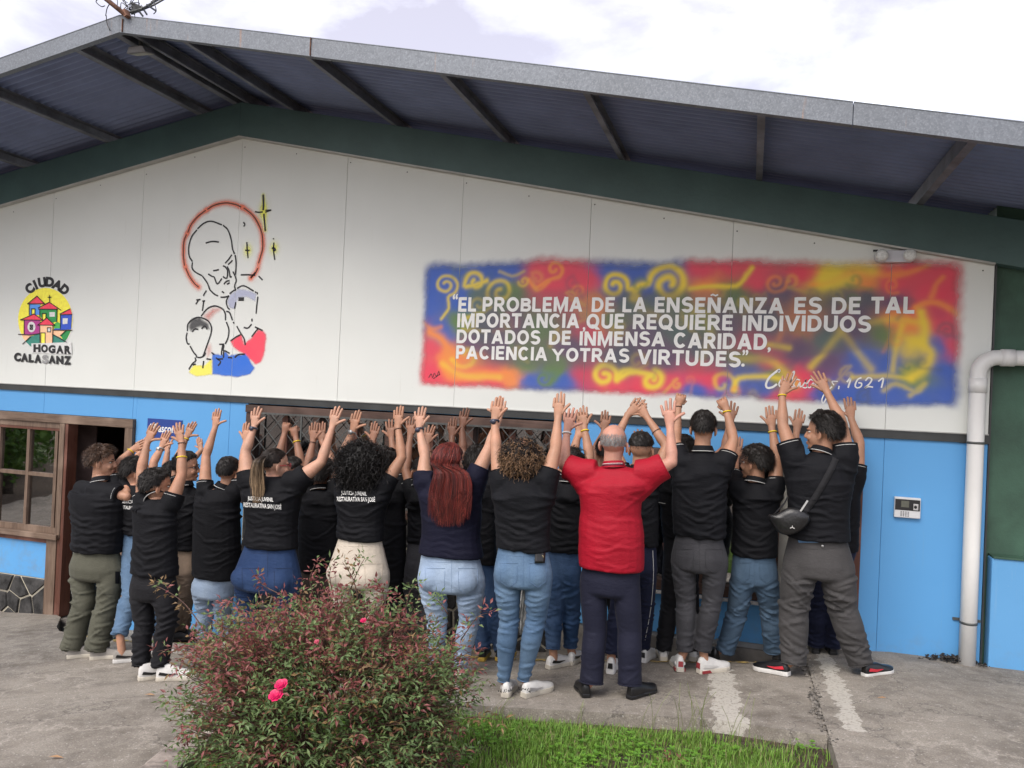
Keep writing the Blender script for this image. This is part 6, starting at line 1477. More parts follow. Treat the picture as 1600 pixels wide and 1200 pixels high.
    rings_ += [ring(mid - Vector((0, 0, .075)), shw * 1.0 + .012, .128 * (ratio / .6), latv, fwd), ring(mid - Vector((0, 0, .02)), shw * .95, .105, latv, fwd), ring(mid.lerp(nk, .45), shw * .74, .088, latv, fwd), ring(mid.lerp(nk, .8), max(.075, shw * .50), .078, latv, fwd), ring(nk + Vector((0, 0, .012)), .068, .066)]
    sb.loft(rings_)
    ends = []
    for (S_, E_, W_, d, ar) in wr:
        f_ = ar.get('slv', slv); e_ = S_.lerp(E_, f_); ax_ = (E_ - S_).normalized(); r0, r1 = .076 * slw, (.070 + .010 * (slw - 1)) * slw; tr_ = rows[-1]; sgn_ = 1 if S_.x > mid.x else -1
        sb.tube([tr_[0] + Vector((sgn_ * (tr_[1] - .075), 0, -.05)), tr_[0] + Vector((sgn_ * (tr_[1] - .07), 0, .01)), S_.lerp(e_, .15) - Vector((0, 0, .01)), S_.lerp(e_, .6)], [.07, .074, .074 * slw, .068 * slw], 14)
        sb.tube([mid.lerp(S_, .55), S_, S_.lerp(e_, .5), e_], [.070 * slw, r0, r0 * .99, r1], 18); ends.append((e_, ax_, r1))
    sm = remesh(sb, .0115, 2, .5); fold_shirt(sm, hipc.x, rows[len(rows) // 2][1] * 1.02, rows[0][0].z, mid.z, rnd, .0125 * wav, nsh, ufold)
    sm.materials.append(CL[shirt]); so = link('shirt', sm, root)
    sbv = bvh_of(sm)
    for k_, (e_, ax_, r1) in enumerate(ends):   # sleeve hem
        u = ax_.orthogonal().normalized(); w_ = ax_.cross(u); mb = MB(); rr = r1 * .965
        mb.tube([e_ - ax_ * .006 + (u * math.cos(a) + w_ * math.sin(a)) * rr for a in [i * math.pi / 12 for i in range(25)]], .0035, 5); mb.build('sleeve_hem', CL[shirt], so)
        if polo and shirt.startswith('black'):
            mb = MB(); back = Vector((0, -1, .1)); aa = math.atan2(w_.dot(back), u.dot(back))
            mb.tube([e_ - ax_ * .020 + (u * math.cos(a) + w_ * math.sin(a)) * (r1 * 1.0) for a in [aa - .85 + i * .17 for i in range(11)]], .0026, 4); mb.build('sleeve_piping', M['white_cloth'], so)
    if polo:
        mb = MB(); c0 = nk + Vector((0, -.004, .012)); RR = []
        ax_ = (hb - nk).normalized(); ax_ = (ax_ + Vector((0, 0, 1.2))).normalized(); u = ax_.cross(Vector((0, 1, 0))).normalized(); w_ = u.cross(ax_)
        for z_, r in ((-.012, .082), (.004, .0775), (.024, .069), (.031, .066), (.028, .060)): RR.append([c0 + ax_ * z_ + (u * math.cos(a) + w_ * math.sin(a)) * r for a in [i * math.pi / 12 for i in range(24)]])
        vs = [p for r in RR for p in r]; mb.add(vs, [(i * 24 + j, i * 24 + (j + 1) % 24, (i + 1) * 24 + (j + 1) % 24, (i + 1) * 24 + j) for i in range(4) for j in range(24)], 0, True); mb.build('collar', CL[shirt], so)
        for z_, r, cc in (((-.010, .0835, 'white_cloth'),) if shirt != 'red' else ((.012, .0755, 'white_cloth'), (.003, .0795, 'watch'))):
            mb = MB(); mb.tube([c0 + ax_ * z_ + (u * math.cos(a) + w_ * math.sin(a)) * r for a in [math.pi * (1.14 + .72 * i / 16) if w_.y > 0 else math.pi * (.14 + .72 * i / 16) for i in range(17)]], .0026, 5); mb.build('collar_piping', M[cc], so)
    # ---- trousers
    pb = MB(); zt_ = hip_z; LEG = []
    wst = at((torso[0][1] + torso[0][2]) / 2, torso[0][0] - 14, Y); wst_w = rows[0][1] * .93
    dr_ = min(.60, ratio * .93)
    pb.loft([ring(wst + Vector((0, 0, .03)), wst_w * .92, wst_w * .90 * dr_), ring(Vector((wst.x, Y, hip_z - .01)), min(wst_w * .98, hwid), min(wst_w, hwid) * dr_ * .96), ring(hc_, hwid, hwid * .62), ring(hc_ - Vector((0, 0, .08)), hwid * .97, hwid * .60), ring(Vector((hc_.x, Y, crz - .02)), hwid * .80, hwid * .50)])
    for i, (lg, F) in enumerate(zip(legs, feet)):
        s = -1 if i == 0 else 1; fa = math.radians(lg.get('dir', 0)); fdir = Vector((math.sin(fa), math.cos(fa), 0))
        r1, r2, r3 = lg.get('r', (.088, .062, .052)); hj = Vector((hc_.x + s * (hwid - r1 * .98), Y, crz + .05))
        ank = F + fdir * .055 + Vector((0, 0, lg.get('cuff', .085))); ym = (Y + ank.y) / 2
        if 'A' in lg: a2 = at(lg['A'][0], lg['A'][1], ank.y); ank = Vector((a2.x, ank.y, a2.z))
        kn = at(lg['K'][0], lg['K'][1], ym + .02) if 'K' in lg else (hj + ank) / 2 + Vector((0, .015, .0))
        pb.tube([hj + Vector((0, 0, .05)), hj, hj.lerp(kn, .25) + Vector((0, -.004, 0)), hj.lerp(kn, .5) + Vector((0, -.006, 0)), kn, kn.lerp(ank, .35) + Vector((0, -.014, 0)), kn.lerp(ank, .75), ank, ank - (kn - ank).normalized() * .012], [r1 * .9, r1, r1 * .93 + r2 * .04, (r1 * .62 + r2 * .38), r2, r2 * (1.04 if tight else 1.0), (r2 + r3) / 2 * .96, r3, r3 * .98], 18)
        if butt: pb.ball((hc_.x + s * hwid * .46, Y - hwid * .26, hc_.z - .015), (hwid * .45, hwid * .38, .10), 16, 12)
        else: pb.ball((hc_.x + s * hwid * .45, Y - hwid * .15, hc_.z - .01), (hwid * .42, hwid * .36, .11), 14, 10)
        LEG.append((hj, kn, ank, (r1 + r2) / 2)); feet[i] = F
    pm = remesh(pb, .0115, 2, .5); fold_legs(pm, LEG, rnd, .0105 + .005 * bag, crz, bag, tight); pm.materials.append(CL[pants]); po = link('trousers', pm, root); pbv = bvh_of(pm)
    for i, lg in enumerate(legs):     # cuffs
        hj, kn, ank, _ = LEG[i]; r3 = lg.get('r', (.088, .062, .052))[2]; ax_ = (kn - ank).normalized(); u = ax_.orthogonal().normalized(); w_ = ax_.cross(u); mb = MB()
        mb.tube([ank - ax_ * .008 + (u * math.cos(a) + w_ * math.sin(a)) * r3 * .97 for a in [j * math.pi / 10 for j in range(21)]], .0045, 5); mb.build('cuff', CL[pants], po)
    if pocket and pants in ST:
        y0, xl, xr = hips; w_ = xr - xl; mx_ = (xl + xr) / 2; py_ = y0 - 12
        for s in (-1, 1):
            xa, xb = mx_ + s * w_ * .10, mx_ + s * w_ * .40; h_ = w_ * .42
            on_cloth(pbv, [(xa, py_), (xb, py_ - 2 * 1), (xb - s * 1, py_ + h_ * .8), ((xa + xb) / 2, py_ + h_), (xa + s * 2, py_ + h_ * .78), (xa, py_)], .0015, ST[pants], 'pocket', po, .0010, 3) if False else None
            mbq = [(xa, py_), (xb, py_)], [(xb, py_), (xb - s, py_ + h_ * .75)], [(xb - s, py_ + h_ * .75), ((xa + xb) / 2, py_ + h_)], [((xa + xb) / 2, py_ + h_), (xa + s, py_ + h_ * .75)], [(xa + s, py_ + h_ * .75), (xa, py_)]
            Pq = []
            for seg in mbq:
                for i in range(7):
                    k = i / 7; r = cast(pbv, seg[0][0] + (seg[1][0] - seg[0][0]) * k, seg[0][1] + (seg[1][1] - seg[0][1]) * k, .0012)
                    if r is not None: Pq.append(r)
            if len(Pq) > 10: mb = MB(); mb.tube(Pq, .0019, 4); mb.build('pocket', ST[pants], po)
        on_cloth(pbv, [(mx_, torso[0][0] + 2), (mx_, y0 + w_ * .32)], .0016, ST[pants], 'seam', po, .0008)
        on_cloth(pbv, [(xl + 3, torso[0][0] + 9), (mx_, torso[0][0] + 11), (xr - 3, torso[0][0] + 9)], .0016, ST[pants], 'seam', po, .0008)
    # ---- hair
    if hair is not None:
        S = hair(rnd); S.v = [tuple(hm @ Vector(p)) for p in S.v] if not getattr(S, 'world', False) else S.v; S.build('hair', HM, root)
    # ---- shoes
    if shoes:
        for i, lg in enumerate(legs):
            st = dict(STY[shoes]); 
            if lg.get('drop'): st['dz'] = .003 - lg['drop']; st['g'] = 0
            shoe(root, feet[i], lg.get('dir', 0), st, lg.get('fs', 1.0))
    # ---- things worn on the wrists
    for (S_, E_, W_, d, ar) in wr:
        for kind_, t_ in ar.get('worn', []):
            p = W_.lerp(E_, t_); ax_ = (W_ - E_).normalized(); u = ax_.orthogonal().normalized(); w_ = ax_.cross(u); rr = .0275 + .011 * min(1, t_ * 1.6)
            mb = MB(); mb.tube([p + (u * math.cos(a) + w_ * math.sin(a)) * rr for a in [j * math.pi / 12 for j in range(25)]], {'y': .0048, 'b': .0028, 'w': .0058, 'watch': .0075, 'steel': .0060}[kind_], 6)
            o = mb.build('wrist_watch' if kind_ in ('watch', 'steel') else 'wristband', {'y': M['band_y'], 'b': M['band_b'], 'w': M['band_w'], 'watch': M['watch'], 'steel': M['steel']}[kind_], root)
            if kind_ in ('watch', 'steel'):
                q = p + Vector((0, -rr - .003, 0)); mb = MB(); mb.tube([q, q + Vector((0, -.008, 0))], .019, 20); oo = mb.build('watch_face', M['watch'] if kind_ == 'watch' else M['steel'], o)
    return dict(root=root, hm=hm, shirt=so, sbv=sbv, trousers=po, pbv=pbv, nk=nk, Y=Y, hc=hc)
BLK = (.012, .010, .009); BRN = (.060, .030, .016)
hs_ = lambda col=BLK, kind='short', **k: (lambda rnd: hair_short(col, kind, rnd, **k))
# ------------------------------------------------------------------ the cast, left to right
def A(E, W, T, **k): return dict(E=E, W=W, T=T, **k)
p1 = person('p1', 'young man with bushy brown hair and olive cargo trousers beside the doorway', -1.45, 1, 'fair', (160, 722, 62, 0), [(860, 118, 186), (820, 120, 192), (785, 117, 196), (768, 117, 192)], ((146, 766, -.05), (180, 764, .08)),
  A((196, 772, .05), (192, 752, .12), (180, 733, ), ty=.14, thumb=-1, slv=.75) if False else A((198, 776, -.02), (196, 754, .10), (182, 738), ty=.16, thumb=-1, slv=.8, sc=.9), A((186, 724, .20), (206, 703, .30), (232, 688), thumb=1, slv=.45, worn=[('y', .10)], sc=.95),
  (885, 114, 190), [dict(F=(106, 1029), dir=50, K=(133, 940), A=(112, 1012), r=(.098, .088, .092)), dict(F=(142, 1031), dir=55, K=(168, 945), A=(150, 1014), r=(.100, .090, .092))], 'black2', 'olive', hs_(BRN, 'short', vol=.026, ln=.045, n=1500, frizz=.6, fringe=1), bag=.6, shoes='slip', ratio=.66, armw=1.0, slw=1.15, nsh=10, ufold=False, pocket=False, neckp=(158, 760))
for i in (0, 1):
    x0, x1 = ((112, 148), (150, 186))[i]; on_cloth(p1['pbv'], [(x0, 926), ((x0 + x1) / 2, 929), (x1, 925)], .0022, ST['olive'], 'zip_seam', p1['trousers'])
patch_on(p1['pbv'], [(180, 893), (187, 893), (187, 912), (180, 912)], CL['black'], 'side_pocket', p1['trousers'], 3, 4) 
p2 = person('p2', 'person in camouflage cap, lettered black tee and blue jeans behind the short boy', -1.35, 2, 'fair', (212, 738, 40, 0), [(834, 192, 238), (800, 186, 240), (772, 184, 240)], ((196, 766, -.02), (236, 764, .06)),
  A((203, 732, .10), (218, 708, .22), (226, 690), thumb=1, slv=.5, sc=.9), A((240, 722, .10), (252, 700, .18), (263, 668), thumb=1, worn=[('steel', .06)], slv=.35, sc=.95),
  (862, 194, 242), [dict(F=(178, 1036), dir=52, K=(205, 930), A=(187, 990), r=(.080, .070, .062), cuff=.13), dict(F=(237, 1022), dir=50, K=(243, 930), A=(243, 988), r=(.080, .068, .060), cuff=.12)], 'black', 'mjean2', hs_(BLK, 'short', vol=.016, ln=.04), polo=False, shoes='nb', ratio=.62, armw=.9)
text_on(p2['sbv'], 'JUSTICIA JUVENIL', (189, 786), (226, 788), 5.5, M['white_ink'], p2['shirt']); text_on(p2['sbv'], 'RESTAURATIVA SAN JOSÉ', (187, 795), (236, 798), 5.5, M['white_ink'], p2['shirt'])
# camouflage cap worn backwards
hm = p2['hm']; mb = MB(); mb.ball((0, -.012, .045), (.082, .102, .080), 24, 14); keep = [f for f in mb.f if all(mb.v[i][2] > .035 for i in f)]; mb.f = keep; mb.mi = [0] * len(keep); mb.sm = [True] * len(keep); mb.v = [tuple(hm @ Vector(p)) for p in mb.v]
camo = simple('camouflage_cloth', (.34, .30, .25), .8, var=.3, scale=14, col2=(.05, .045, .035)); cp = mb.build('cap', camo, p2['root'])
mb = MB(); V_ = [(-.06, .06, .045), (.06, .06, .045), (.055, .15, .030), (0, .165, .035), (-.055, .15, .030)]; mb.add([tuple(hm @ Vector(p)) for p in V_], [(0, 1, 2, 3, 4)]); o = mb.build('cap_peak', camo, cp); o.modifiers.new('s', 'SOLIDIFY').thickness = .004
mb = MB(); mb.tube([tuple(hm @ Vector(p)) for p in ((-.050, -.088, .040), (0, -.112, .036), (.050, -.088, .040))], .007, 6); mb.build('cap_strap', M['white_cloth'], cp)

p3 = person('p3', 'short boy in black polo, black jeans and black and white trainers, front left', -1.93, 3, 'tan', (246, 760, 42, 0), [(897, 208, 275), (850, 212, 273), (810, 212, 272), (795, 212, 270)], ((225, 788, 0), (268, 786, .02)),
  A((221, 735, .06), (230, 692, .12), (242, 662), thumb=1, slv=.32), A((284, 742, .08), (284, 692, .14), (276, 657), thumb=-1, slv=.35, worn=[('y', .46), ('b', .02)]),
  (915, 207, 274), [dict(F=(217, 1064), dir=40, K=(226, 975), A=(220, 1038), r=(.090, .070, .062)), dict(F=(246, 1064), dir=62, K=(262, 970), A=(250, 1038), r=(.092, .070, .062))], 'black', 'bjean', hs_(BLK, 'short', vol=.020, ln=.035, n=1100), shoes='sb', ratio=.62, slw=1.05, hs=1.0, bag=.2)
p4 = person('p4', 'boy with glasses and khaki trousers, one arm hanging, behind the short boy', -1.0, 4, 'tan', (292, 730, 70, 0), [(858, 262, 308), (810, 264, 311), (782, 266, 310)], ((277, 770, -.03), (303, 772, .06)),
  A((276, 722, .12), (291, 684, .22), (304, 655), thumb=1, slv=.45, worn=[('y', .05)]), A((304, 820, .02), (300, 856, .04), (298, 880), thumb=-1, slv=.75, sc=.9),
  (880, 262, 306), [dict(F=(262, 1004), dir=60, K=(284, 930), A=(266, 985), r=(.082, .070, .062)), dict(F=(285, 1000), dir=60, K=(292, 930), A=(285, 984), r=(.082, .070, .062))], 'black', 'khaki', hs_(BLK, 'short', vol=.018, ln=.03), shoes='blk', ratio=.7)
def glasses(p, col, nm):
    hm = p['hm']; mb = MB()
    for s in (-1, 1):
        mb.tube([tuple(hm @ Vector((s * .032 + .021 * math.cos(a), .093, .002 + .015 * math.sin(a)))) for a in [i * math.pi / 8 for i in range(17)]], .0022, 5); mb.tube([tuple(hm @ Vector(q)) for q in ((s * .053, .091, .006), (s * .075, .05, .006), (s * .080, -.005, .003), (s * .078, -.018, -.008))], .0022, 5)
    mb.tube([tuple(hm @ Vector(q)) for q in ((-.011, .094, .004), (.011, .094, .004))], .0022, 5); mb.build('glasses', flat(nm, col, .35), p['root'])
glasses(p4, (.015, .015, .02), 'black_glasses_frame')
p4b = person('p4b', 'mostly hidden young person whose thin forearm slants up behind the boy with glasses', -.62, 44, 'fair', (272, 742, 20, 0), [(850, 250, 290), (790, 252, 292)], ((256, 772, 0), (288, 772, 0)),
  A((258, 730, .08), (262, 705, .12), (259, 690), thumb=1), A((282, 742, .10), (315, 703, .18), (308, 676), thumb=-1, slv=.4, sc=.8, worn=[('b', -.5)] if False else []),
  (875, 250, 290), [dict(drop=.12), dict(drop=.12)], 'black', 'bjean', hs_(BLK), shoes='blk', armw=.8)
p5 = person('p5', 'boy with neat short black hair and pale blue jeans left of the ponytail woman', -1.1, 5, 'fair', (358, 738, 0, 0), [(902, 304, 374), (850, 305, 373), (800, 306, 372), (782, 308, 372)], ((320, 768, 0), (372, 768, 0)),
  A((322, 712, .08), (336, 668, .14), (340, 631), thumb=1, slv=.30), A((380, 722, .08), (384, 690, .14), (386, 662), thumb=-1, slv=.4),
  (915, 302, 364), [dict(F=(312, 1012), dir=-8, K=(322, 955), r=(.088, .072, .066)), dict(F=(348, 1012), dir=12, K=(348, 955), r=(.088, .072, .066))], 'black', 'ljean', hs_(BLK, 'short', vol=.012, ln=.018, n=1000, frizz=.3), shoes='white', ratio=.62, nsh=8)
p6 = person('p6', 'woman with long highlighted ponytail, red glasses, dark blue jeans and lettered black tee', -1.50, 6, 'pale', (431, 727, 42, 0), [(854, 381, 464), (825, 388, 461), (795, 384, 465), (772, 380, 468)], ((388, 752, 0), (464, 752, 0)),
  A((383, 706, .05), (397, 668, .12), (401, 631), thumb=1, slv=.32, worn=[('watch', .03)], sc=.98), A((502, 722, .06), (519, 668, .14), (527, 634), thumb=1, slv=.42, sc=1.0),
  (900, 368, 468), [dict(K=(390, 955), r=(.108, .072, .05)), dict(K=(444, 955), r=(.108, .072, .05))], 'black', 'djean', None, polo=False, shoes='white', ratio=.60, armw=1.14, slw=1.18, butt=1, tight=1, pocket=True, wav=.85, ufold=False)
glasses(p6, (.40, .02, .03), 'red_glasses_frame')
text_on(p6['sbv'], 'JUSTICIA JUVENIL', (387, 781.5), (427, 784), 6.2, M['white_ink'], p6['shirt'], .018); text_on(p6['sbv'], 'RESTAURATIVA SAN JOSÉ', (380.5, 792), (439.5, 796), 7, M['white_ink'], p6['shirt'], .018)
def ponytail(p, tie, pts, n=330, c1=(.020, .013, .010), c2=(.42, .29, .17)):
    S = hair_short(c1, 'short', random.Random(5), vol=.006, ln=.03, n=200, frizz=.05); S.v = [tuple(p['hm'] @ Vector(q)) for q in S.v]; rnd = random.Random(8); tw = p['hm'] @ Vector(tie)
    for i in range(330):     # pulled back strands
        d = rv(rnd)
        if not scalp('short')(d): continue
        Q = []
        for k in range(6):
            t_ = k / 5; dd = (d * (1 - t_) + (Vector(tie) - Vector((0, -.012, .03))).normalized() * t_).normalized(); Q.append(p['hm'] @ (Vector((0, -.012, .03)) + Vector((dd.x * .083, dd.y * .103, dd.z * .094))))
        S.blade(Q, .0022, cvar(c1, rnd, .5), Vector((1, 0, 0)))
    P = [at(x, y, Y_) for x, y, Y_ in pts]; P = [Vector(q) for q in smooth_line([tuple(q) for q in P], 4)]
    for i in range(n):
        o = Vector((rnd.gauss(0, .013), rnd.gauss(0, .010), 0)); e = rnd.uniform(.72, 1.0); m_ = max(4, int(len(P) * e)); blond = rnd.random() < .62; so = len(S.v)
        Q = [P[j] + o * (.5 + 1.3 * math.sin(math.pi * min(1, (j + 1) / len(P) * .8))) + rv(rnd) * .0015 for j in range(m_)]
        S.blade(Q, .0020, c1, Vector((1, 0, 0)))
        for j in range(m_):
            t_ = min(1, max(0, (j / len(P) - .10) / .45)); c = cvar(c2, rnd, .25) if blond else cvar((.13, .085, .05), rnd, .3)
            for q in (0, 1): S.c[so + 2 * j + q] = tuple(c1[k] * (1 - t_) + c[k] * t_ for k in range(3))
    return S.build('hair', HM, p['root'])
ponytail(p6, (-.015, -.105, .045), [(414, 712, -1.62), (404, 722, -1.66), (402, 748, -1.655), (403, 768, -1.65), (402, 791, -1.645)])
p8 = person('p8', 'boy behind the ponytail woman holding both fists together in front of the grille', -.72, 8, 'brown', (458, 737, 55, 0), [(850, 428, 486), (790, 430, 486)], ((436, 768, 0), (480, 768, 0)),
  A((436, 712, .08), (445, 676, .14), (449, 652), kind='fist', thumb=1, slv=.4), A((470, 722, .08), (462, 682, .14), (455, 654), kind='fist', thumb=-1, slv=.4, worn=[('y', .22)]),
  (880, 430, 484), [dict(drop=.12), dict(drop=.12)], 'black', 'bjean', hs_(BLK, 'fade', vol=.012, ln=.02, n=700), shoes='blk')
p7 = person('p7', 'boy with thick black hair and long black polo between the ponytail and the big curls', -.98, 7, 'brown', (503, 742, 0, 0), [(893, 470, 532), (850, 468, 534), (800, 470, 532), (785, 472, 530)], ((480, 772, 0), (526, 772, 0)),
  A((482, 724, .08), (489, 690, .14), (490, 657), thumb=1, slv=.6, worn=[('b', .05)]), A((520, 722, .08), (503, 690, .16), (501, 658), thumb=1, slv=.45),
  (915, 470, 532), [dict(), dict()], 'black', 'brownp', hs_(BLK, 'short', vol=.030, ln=.045, n=1300, frizz=.5), shoes='by')
p9 = person('p9', 'woman with big loose black curls, cream jeans and lettered black tee', -1.38, 9, 'tan', (570, 722, 0, 0), [(843, 527, 600), (812, 530, 598), (785, 526, 605), (772, 526, 608)], ((538, 757, 0), (602, 757, 0)),
  A((530, 720, .08), (551, 674, .14), (559, 637), thumb=1, slv=.3, worn=[('steel', .02)]), A((628, 715, .07), (622, 668, .13), (623, 630), thumb=1, slv=.34, worn=[('b', .06)]),
  (893, 514, 607), [dict(K=(540, 955), r=(.098, .066, .05)), dict(K=(586, 955), r=(.098, .066, .05))], 'black', 'cream', None, polo=False, shoes='white', ratio=.60, butt=1, tight=1, pocket=True, wav=.8, ufold=True, slw=1.02, nsh=7)
text_on(p9['sbv'], 'JUSTICIA JUVENIL', (533, 772.5), (573, 774.5), 5.8, M['white_ink'], p9['shirt'], .018); text_on(p9['sbv'], 'RESTAURATIVA SAN JOSÉ', (526, 783), (586, 784), 6.8, M['white_ink'], p9['shirt'], .018)
S = hair_curly(random.Random(21), (-.008, -.045, -.004), (.180, .130, .162), 2000, (.008, .007, .007), None, (.05, .10), .013, .0026, -.95, .86)
for i in range(60):
    r2 = random.Random(i); curl(S, Vector((-.14 + r2.uniform(-.02, .015), -.03 + r2.uniform(-.03, .03), -.02 + r2.uniform(-.05, .06))), Vector((-.12, 0, -1)).normalized(), r2.uniform(.08, .14), .009, 2.6, .0025, cvar((.03, .015, .010), r2, .4), r2)
S.v = [tuple(p9['hm'] @ Vector(q)) for q in S.v]; S.build('hair', HM, p9['root'])
p10 = person('p10', 'person in long black clothes showing to the right of the curly haired woman', -.85, 10, 'brown', (604, 728, 0, 0), [(925, 582, 634), (850, 582, 634), (790, 582, 632)], ((588, 768, 0), (628, 768, 0)),
  A((577, 722, .08), (583, 690, .14), (588, 653), thumb=-1, slv=.5), A((616, 718, .08), (612, 686, .14), (609, 648), thumb=-1, slv=.5),
  (935, 584, 632), [dict(drop=.12), dict(drop=.12)], 'black', 'bjean', hs_(BLK, 'short', vol=.03, ln=.05, n=900), shoes='blk')
p11 = person('p11', 'boy with charcoal jeans between the curly haired woman and the red haired woman', -.85, 11, 'brown', (661, 738, -20, 0), [(850, 636, 672), (800, 638, 674), (785, 638, 676)], ((644, 768, 0), (674, 768, 0)),
  A((634, 735, .03), (641, 682, .14), (643, 645), thumb=1, slv=.55), A((672, 728, .10), (667, 694, .15), (673, 664), thumb=1, slv=.35, worn=[('b', .4)]),
  (880, 634, 674), [dict(), dict()], 'black', 'greyj', hs_(BLK, 'fade', vol=.012), shoes='by', bag=.1)
p12 = person('p12', 'woman with very long straight red hair, navy top and pale blue jeans', -1.48, 12, 'pale', (705, 722, 12, 0), [(868, 655, 754), (840, 660, 750), (800, 659, 752), (775, 655, 752)], ((662, 752, 0), (742, 752, 0)),
  A((664, 712, .06), (655, 670, .13), (657, 634), thumb=1, slv=.33, worn=[('watch', .03)]), A((765, 698, .06), (779, 655, .12), (783, 622), thumb=-1, slv=.42),
  (900, 654, 757), [dict(K=(684, 970), r=(.106, .072, .05)), dict(K=(733, 970), r=(.106, .072, .05))], 'navy', 'ljean', None, polo=False, shoes='white', ratio=.60, armw=1.10, slw=1.12, butt=1, tight=1, pocket=True, wav=.45, ufold=False, nsh=7)
def long_hair(p, rnd, col, n=1250):
    S = hair_short(col, 'short', rnd, vol=.010, ln=.03, n=100, frizz=.05); hm = p['hm']; S.v = [tuple(hm @ Vector(q)) for q in S.v]; S.c = [tuple(x * .5 for x in c) for c in S.c]; Yb = p['Y']
    for i in range(n):
        a = rnd.uniform(-1.15, 1.15); a = math.copysign(abs(a) ** .9, a); yb_ = rnd.uniform(0, 1)
        d0 = Vector((math.sin(a) * .45, .1 - .5 * yb_, .9)).normalized(); d1 = Vector((math.sin(a) * .95, -math.cos(a) * .95 + .12, .25)).normalized(); d2 = Vector((math.sin(a) * .98, -math.cos(a), -.35)).normalized()
        Q = [hm @ (Vector((0, -.012, .03)) + Vector((d.x * .096, d.y * .112, d.z * .100)) * (1 + rnd.uniform(0, .05)) * kk) for kk, d in zip((1.0, 1.06, 1.14, 1.20, 1.26), (d0, (d0 + d1).normalized(), d1, (d1 + d2).normalized(), d2))]
        sx = math.sin(a); xb = 705 + sx * 30; xe = 702 + sx * rnd.uniform(20, 40); ye = rnd.choice((rnd.uniform(800, 824), rnd.uniform(812, 824), rnd.uniform(775, 815))) - max(0, abs(sx) - .55) * 45; r_ = rnd.uniform(0, .02)
        Q += [at(xb, 740, Yb - .120 - r_), at(704 + sx * 37, 768, Yb - .135 - r_), at(xe, ye, Yb - .150 - r_ * .6)]
        Q = [Vector(q) for q in smooth_line([tuple(q) for q in Q], 3)]; w = math.sin(i * 1.7) * .002
        Q = [q + Vector((w * math.sin(j * .7 + i), 0, 0)) for j, q in enumerate(Q)]
        k = rnd.random(); c = (.115, .012, .010) if k < .6 else ((.22, .035, .022) if k < .83 else (.05, .007, .006)); S.blade(Q, rnd.uniform(.0012, .0026), cvar(c, rnd, .5), Vector((1, rnd.uniform(-.9, .9), 0)).normalized())
    return S.build('hair', HM, p['root'])
long_hair(p12, random.Random(4), (.12, .014, .010))
p13 = person('p13', 'dark skinned boy mostly hidden between the red hair and the golden curls', -.72, 13, 'dark', (746, 722, 0, 0), [(880, 724, 776), (830, 724, 776), (790, 724, 776)], ((732, 762, 0), (770, 762, 0)),
  A((707, 716, .06), (706, 684, .12), (707, 645), thumb=1, slv=.6), A((724, 706, .12), (722, 668, .16), (728, 630), thumb=1, slv=.5),
  (905, 726, 778), [dict(F=(752, 1034), dir=-10, r=(.09, .068, .06)), dict(F=(778, 1034), dir=10, r=(.09, .068, .06))], 'black', 'sjean', hs_(BLK, 'short', vol=.022, ln=.04), shoes='by')
p14 = person('p14', 'woman with short golden tipped curls and mid blue skinny jeans beside the red shirt', -1.78, 14, 'fair', (817, 716, 0, 0), [(858, 775, 861), (835, 776, 858), (800, 773, 860), (775, 770, 866)], ((782, 750, 0), (854, 750, 0)),
  A((775, 702, .06), (773, 657, .13), (778, 616), thumb=1, slv=.30, worn=[('watch', .03)]), A((868, 702, .06), (872, 652, .13), (874, 612), thumb=1, slv=.38),
  (892, 772, 863), [dict(F=(789, 1091), dir=-6, K=(796, 968), A=(787, 1062), r=(.094, .066, .040), cuff=.11), dict(F=(818, 1091), dir=28, K=(838, 965), A=(818, 1060), r=(.094, .066, .040), cuff=.11)], 'black2', 'mjean2', None, polo=False, shoes='white', ratio=.58, butt=.8, tight=1, pocket=True, wav=.9, armw=1.05, slw=1.05, nsh=9)
S = hair_curly(random.Random(31), (.0, -.030, .004), (.130, .118, .122), 2600, (.016, .010, .008), (.24, .14, .075), (.025, .050), .0062, .0021, -.9, .84); S.v = [tuple(p14['hm'] @ Vector(q)) for q in S.v]; S.build('hair', HM, p14['root'])
WAL = thing('wallet', 'black wallet sticking out of the back pocket of the mid blue skinny jeans', 'wallet', tuple(at(843, 871, -1.9)))
pk = patch_on(p14['pbv'], [(836, 862), (851, 862), (850, 880), (835, 880)], M['black'], 'wallet_body', WAL, 4, 4, .008); 
if pk: md = pk.modifiers.new('s', 'SOLIDIFY'); md.thickness = .012; md.offset = -1
cc = cast(p14['pbv'], 847, 870, .016)
if cc: mb = MB(); mb.tube([cc, cc + Vector((0, -.002, 0))], .012, 14); mb.build('wallet_emblem', simple('brass_emblem', (.30, .24, .13), .4, metal=.4), WAL)
for x0_, x1_, y_ in ((777, 800, 1079), (808, 828, 1079)):    # black brush marks on her white trainers
    mb = MB(); x = x0_; rr_ = random.Random(x0_)
    while x < x1_:
        q = at(x, y_ + rr_.uniform(-2, 2), -1.885 - .02); q2 = at(x + rr_.uniform(-1.5, 2.5), y_ + rr_.uniform(-4, 4), -1.905); mb.bar(q, q2, .004, .004, up=(0, 1, 0)); x += 2.2
    mb.build('shoe_marking', M['black'], p14['root'])
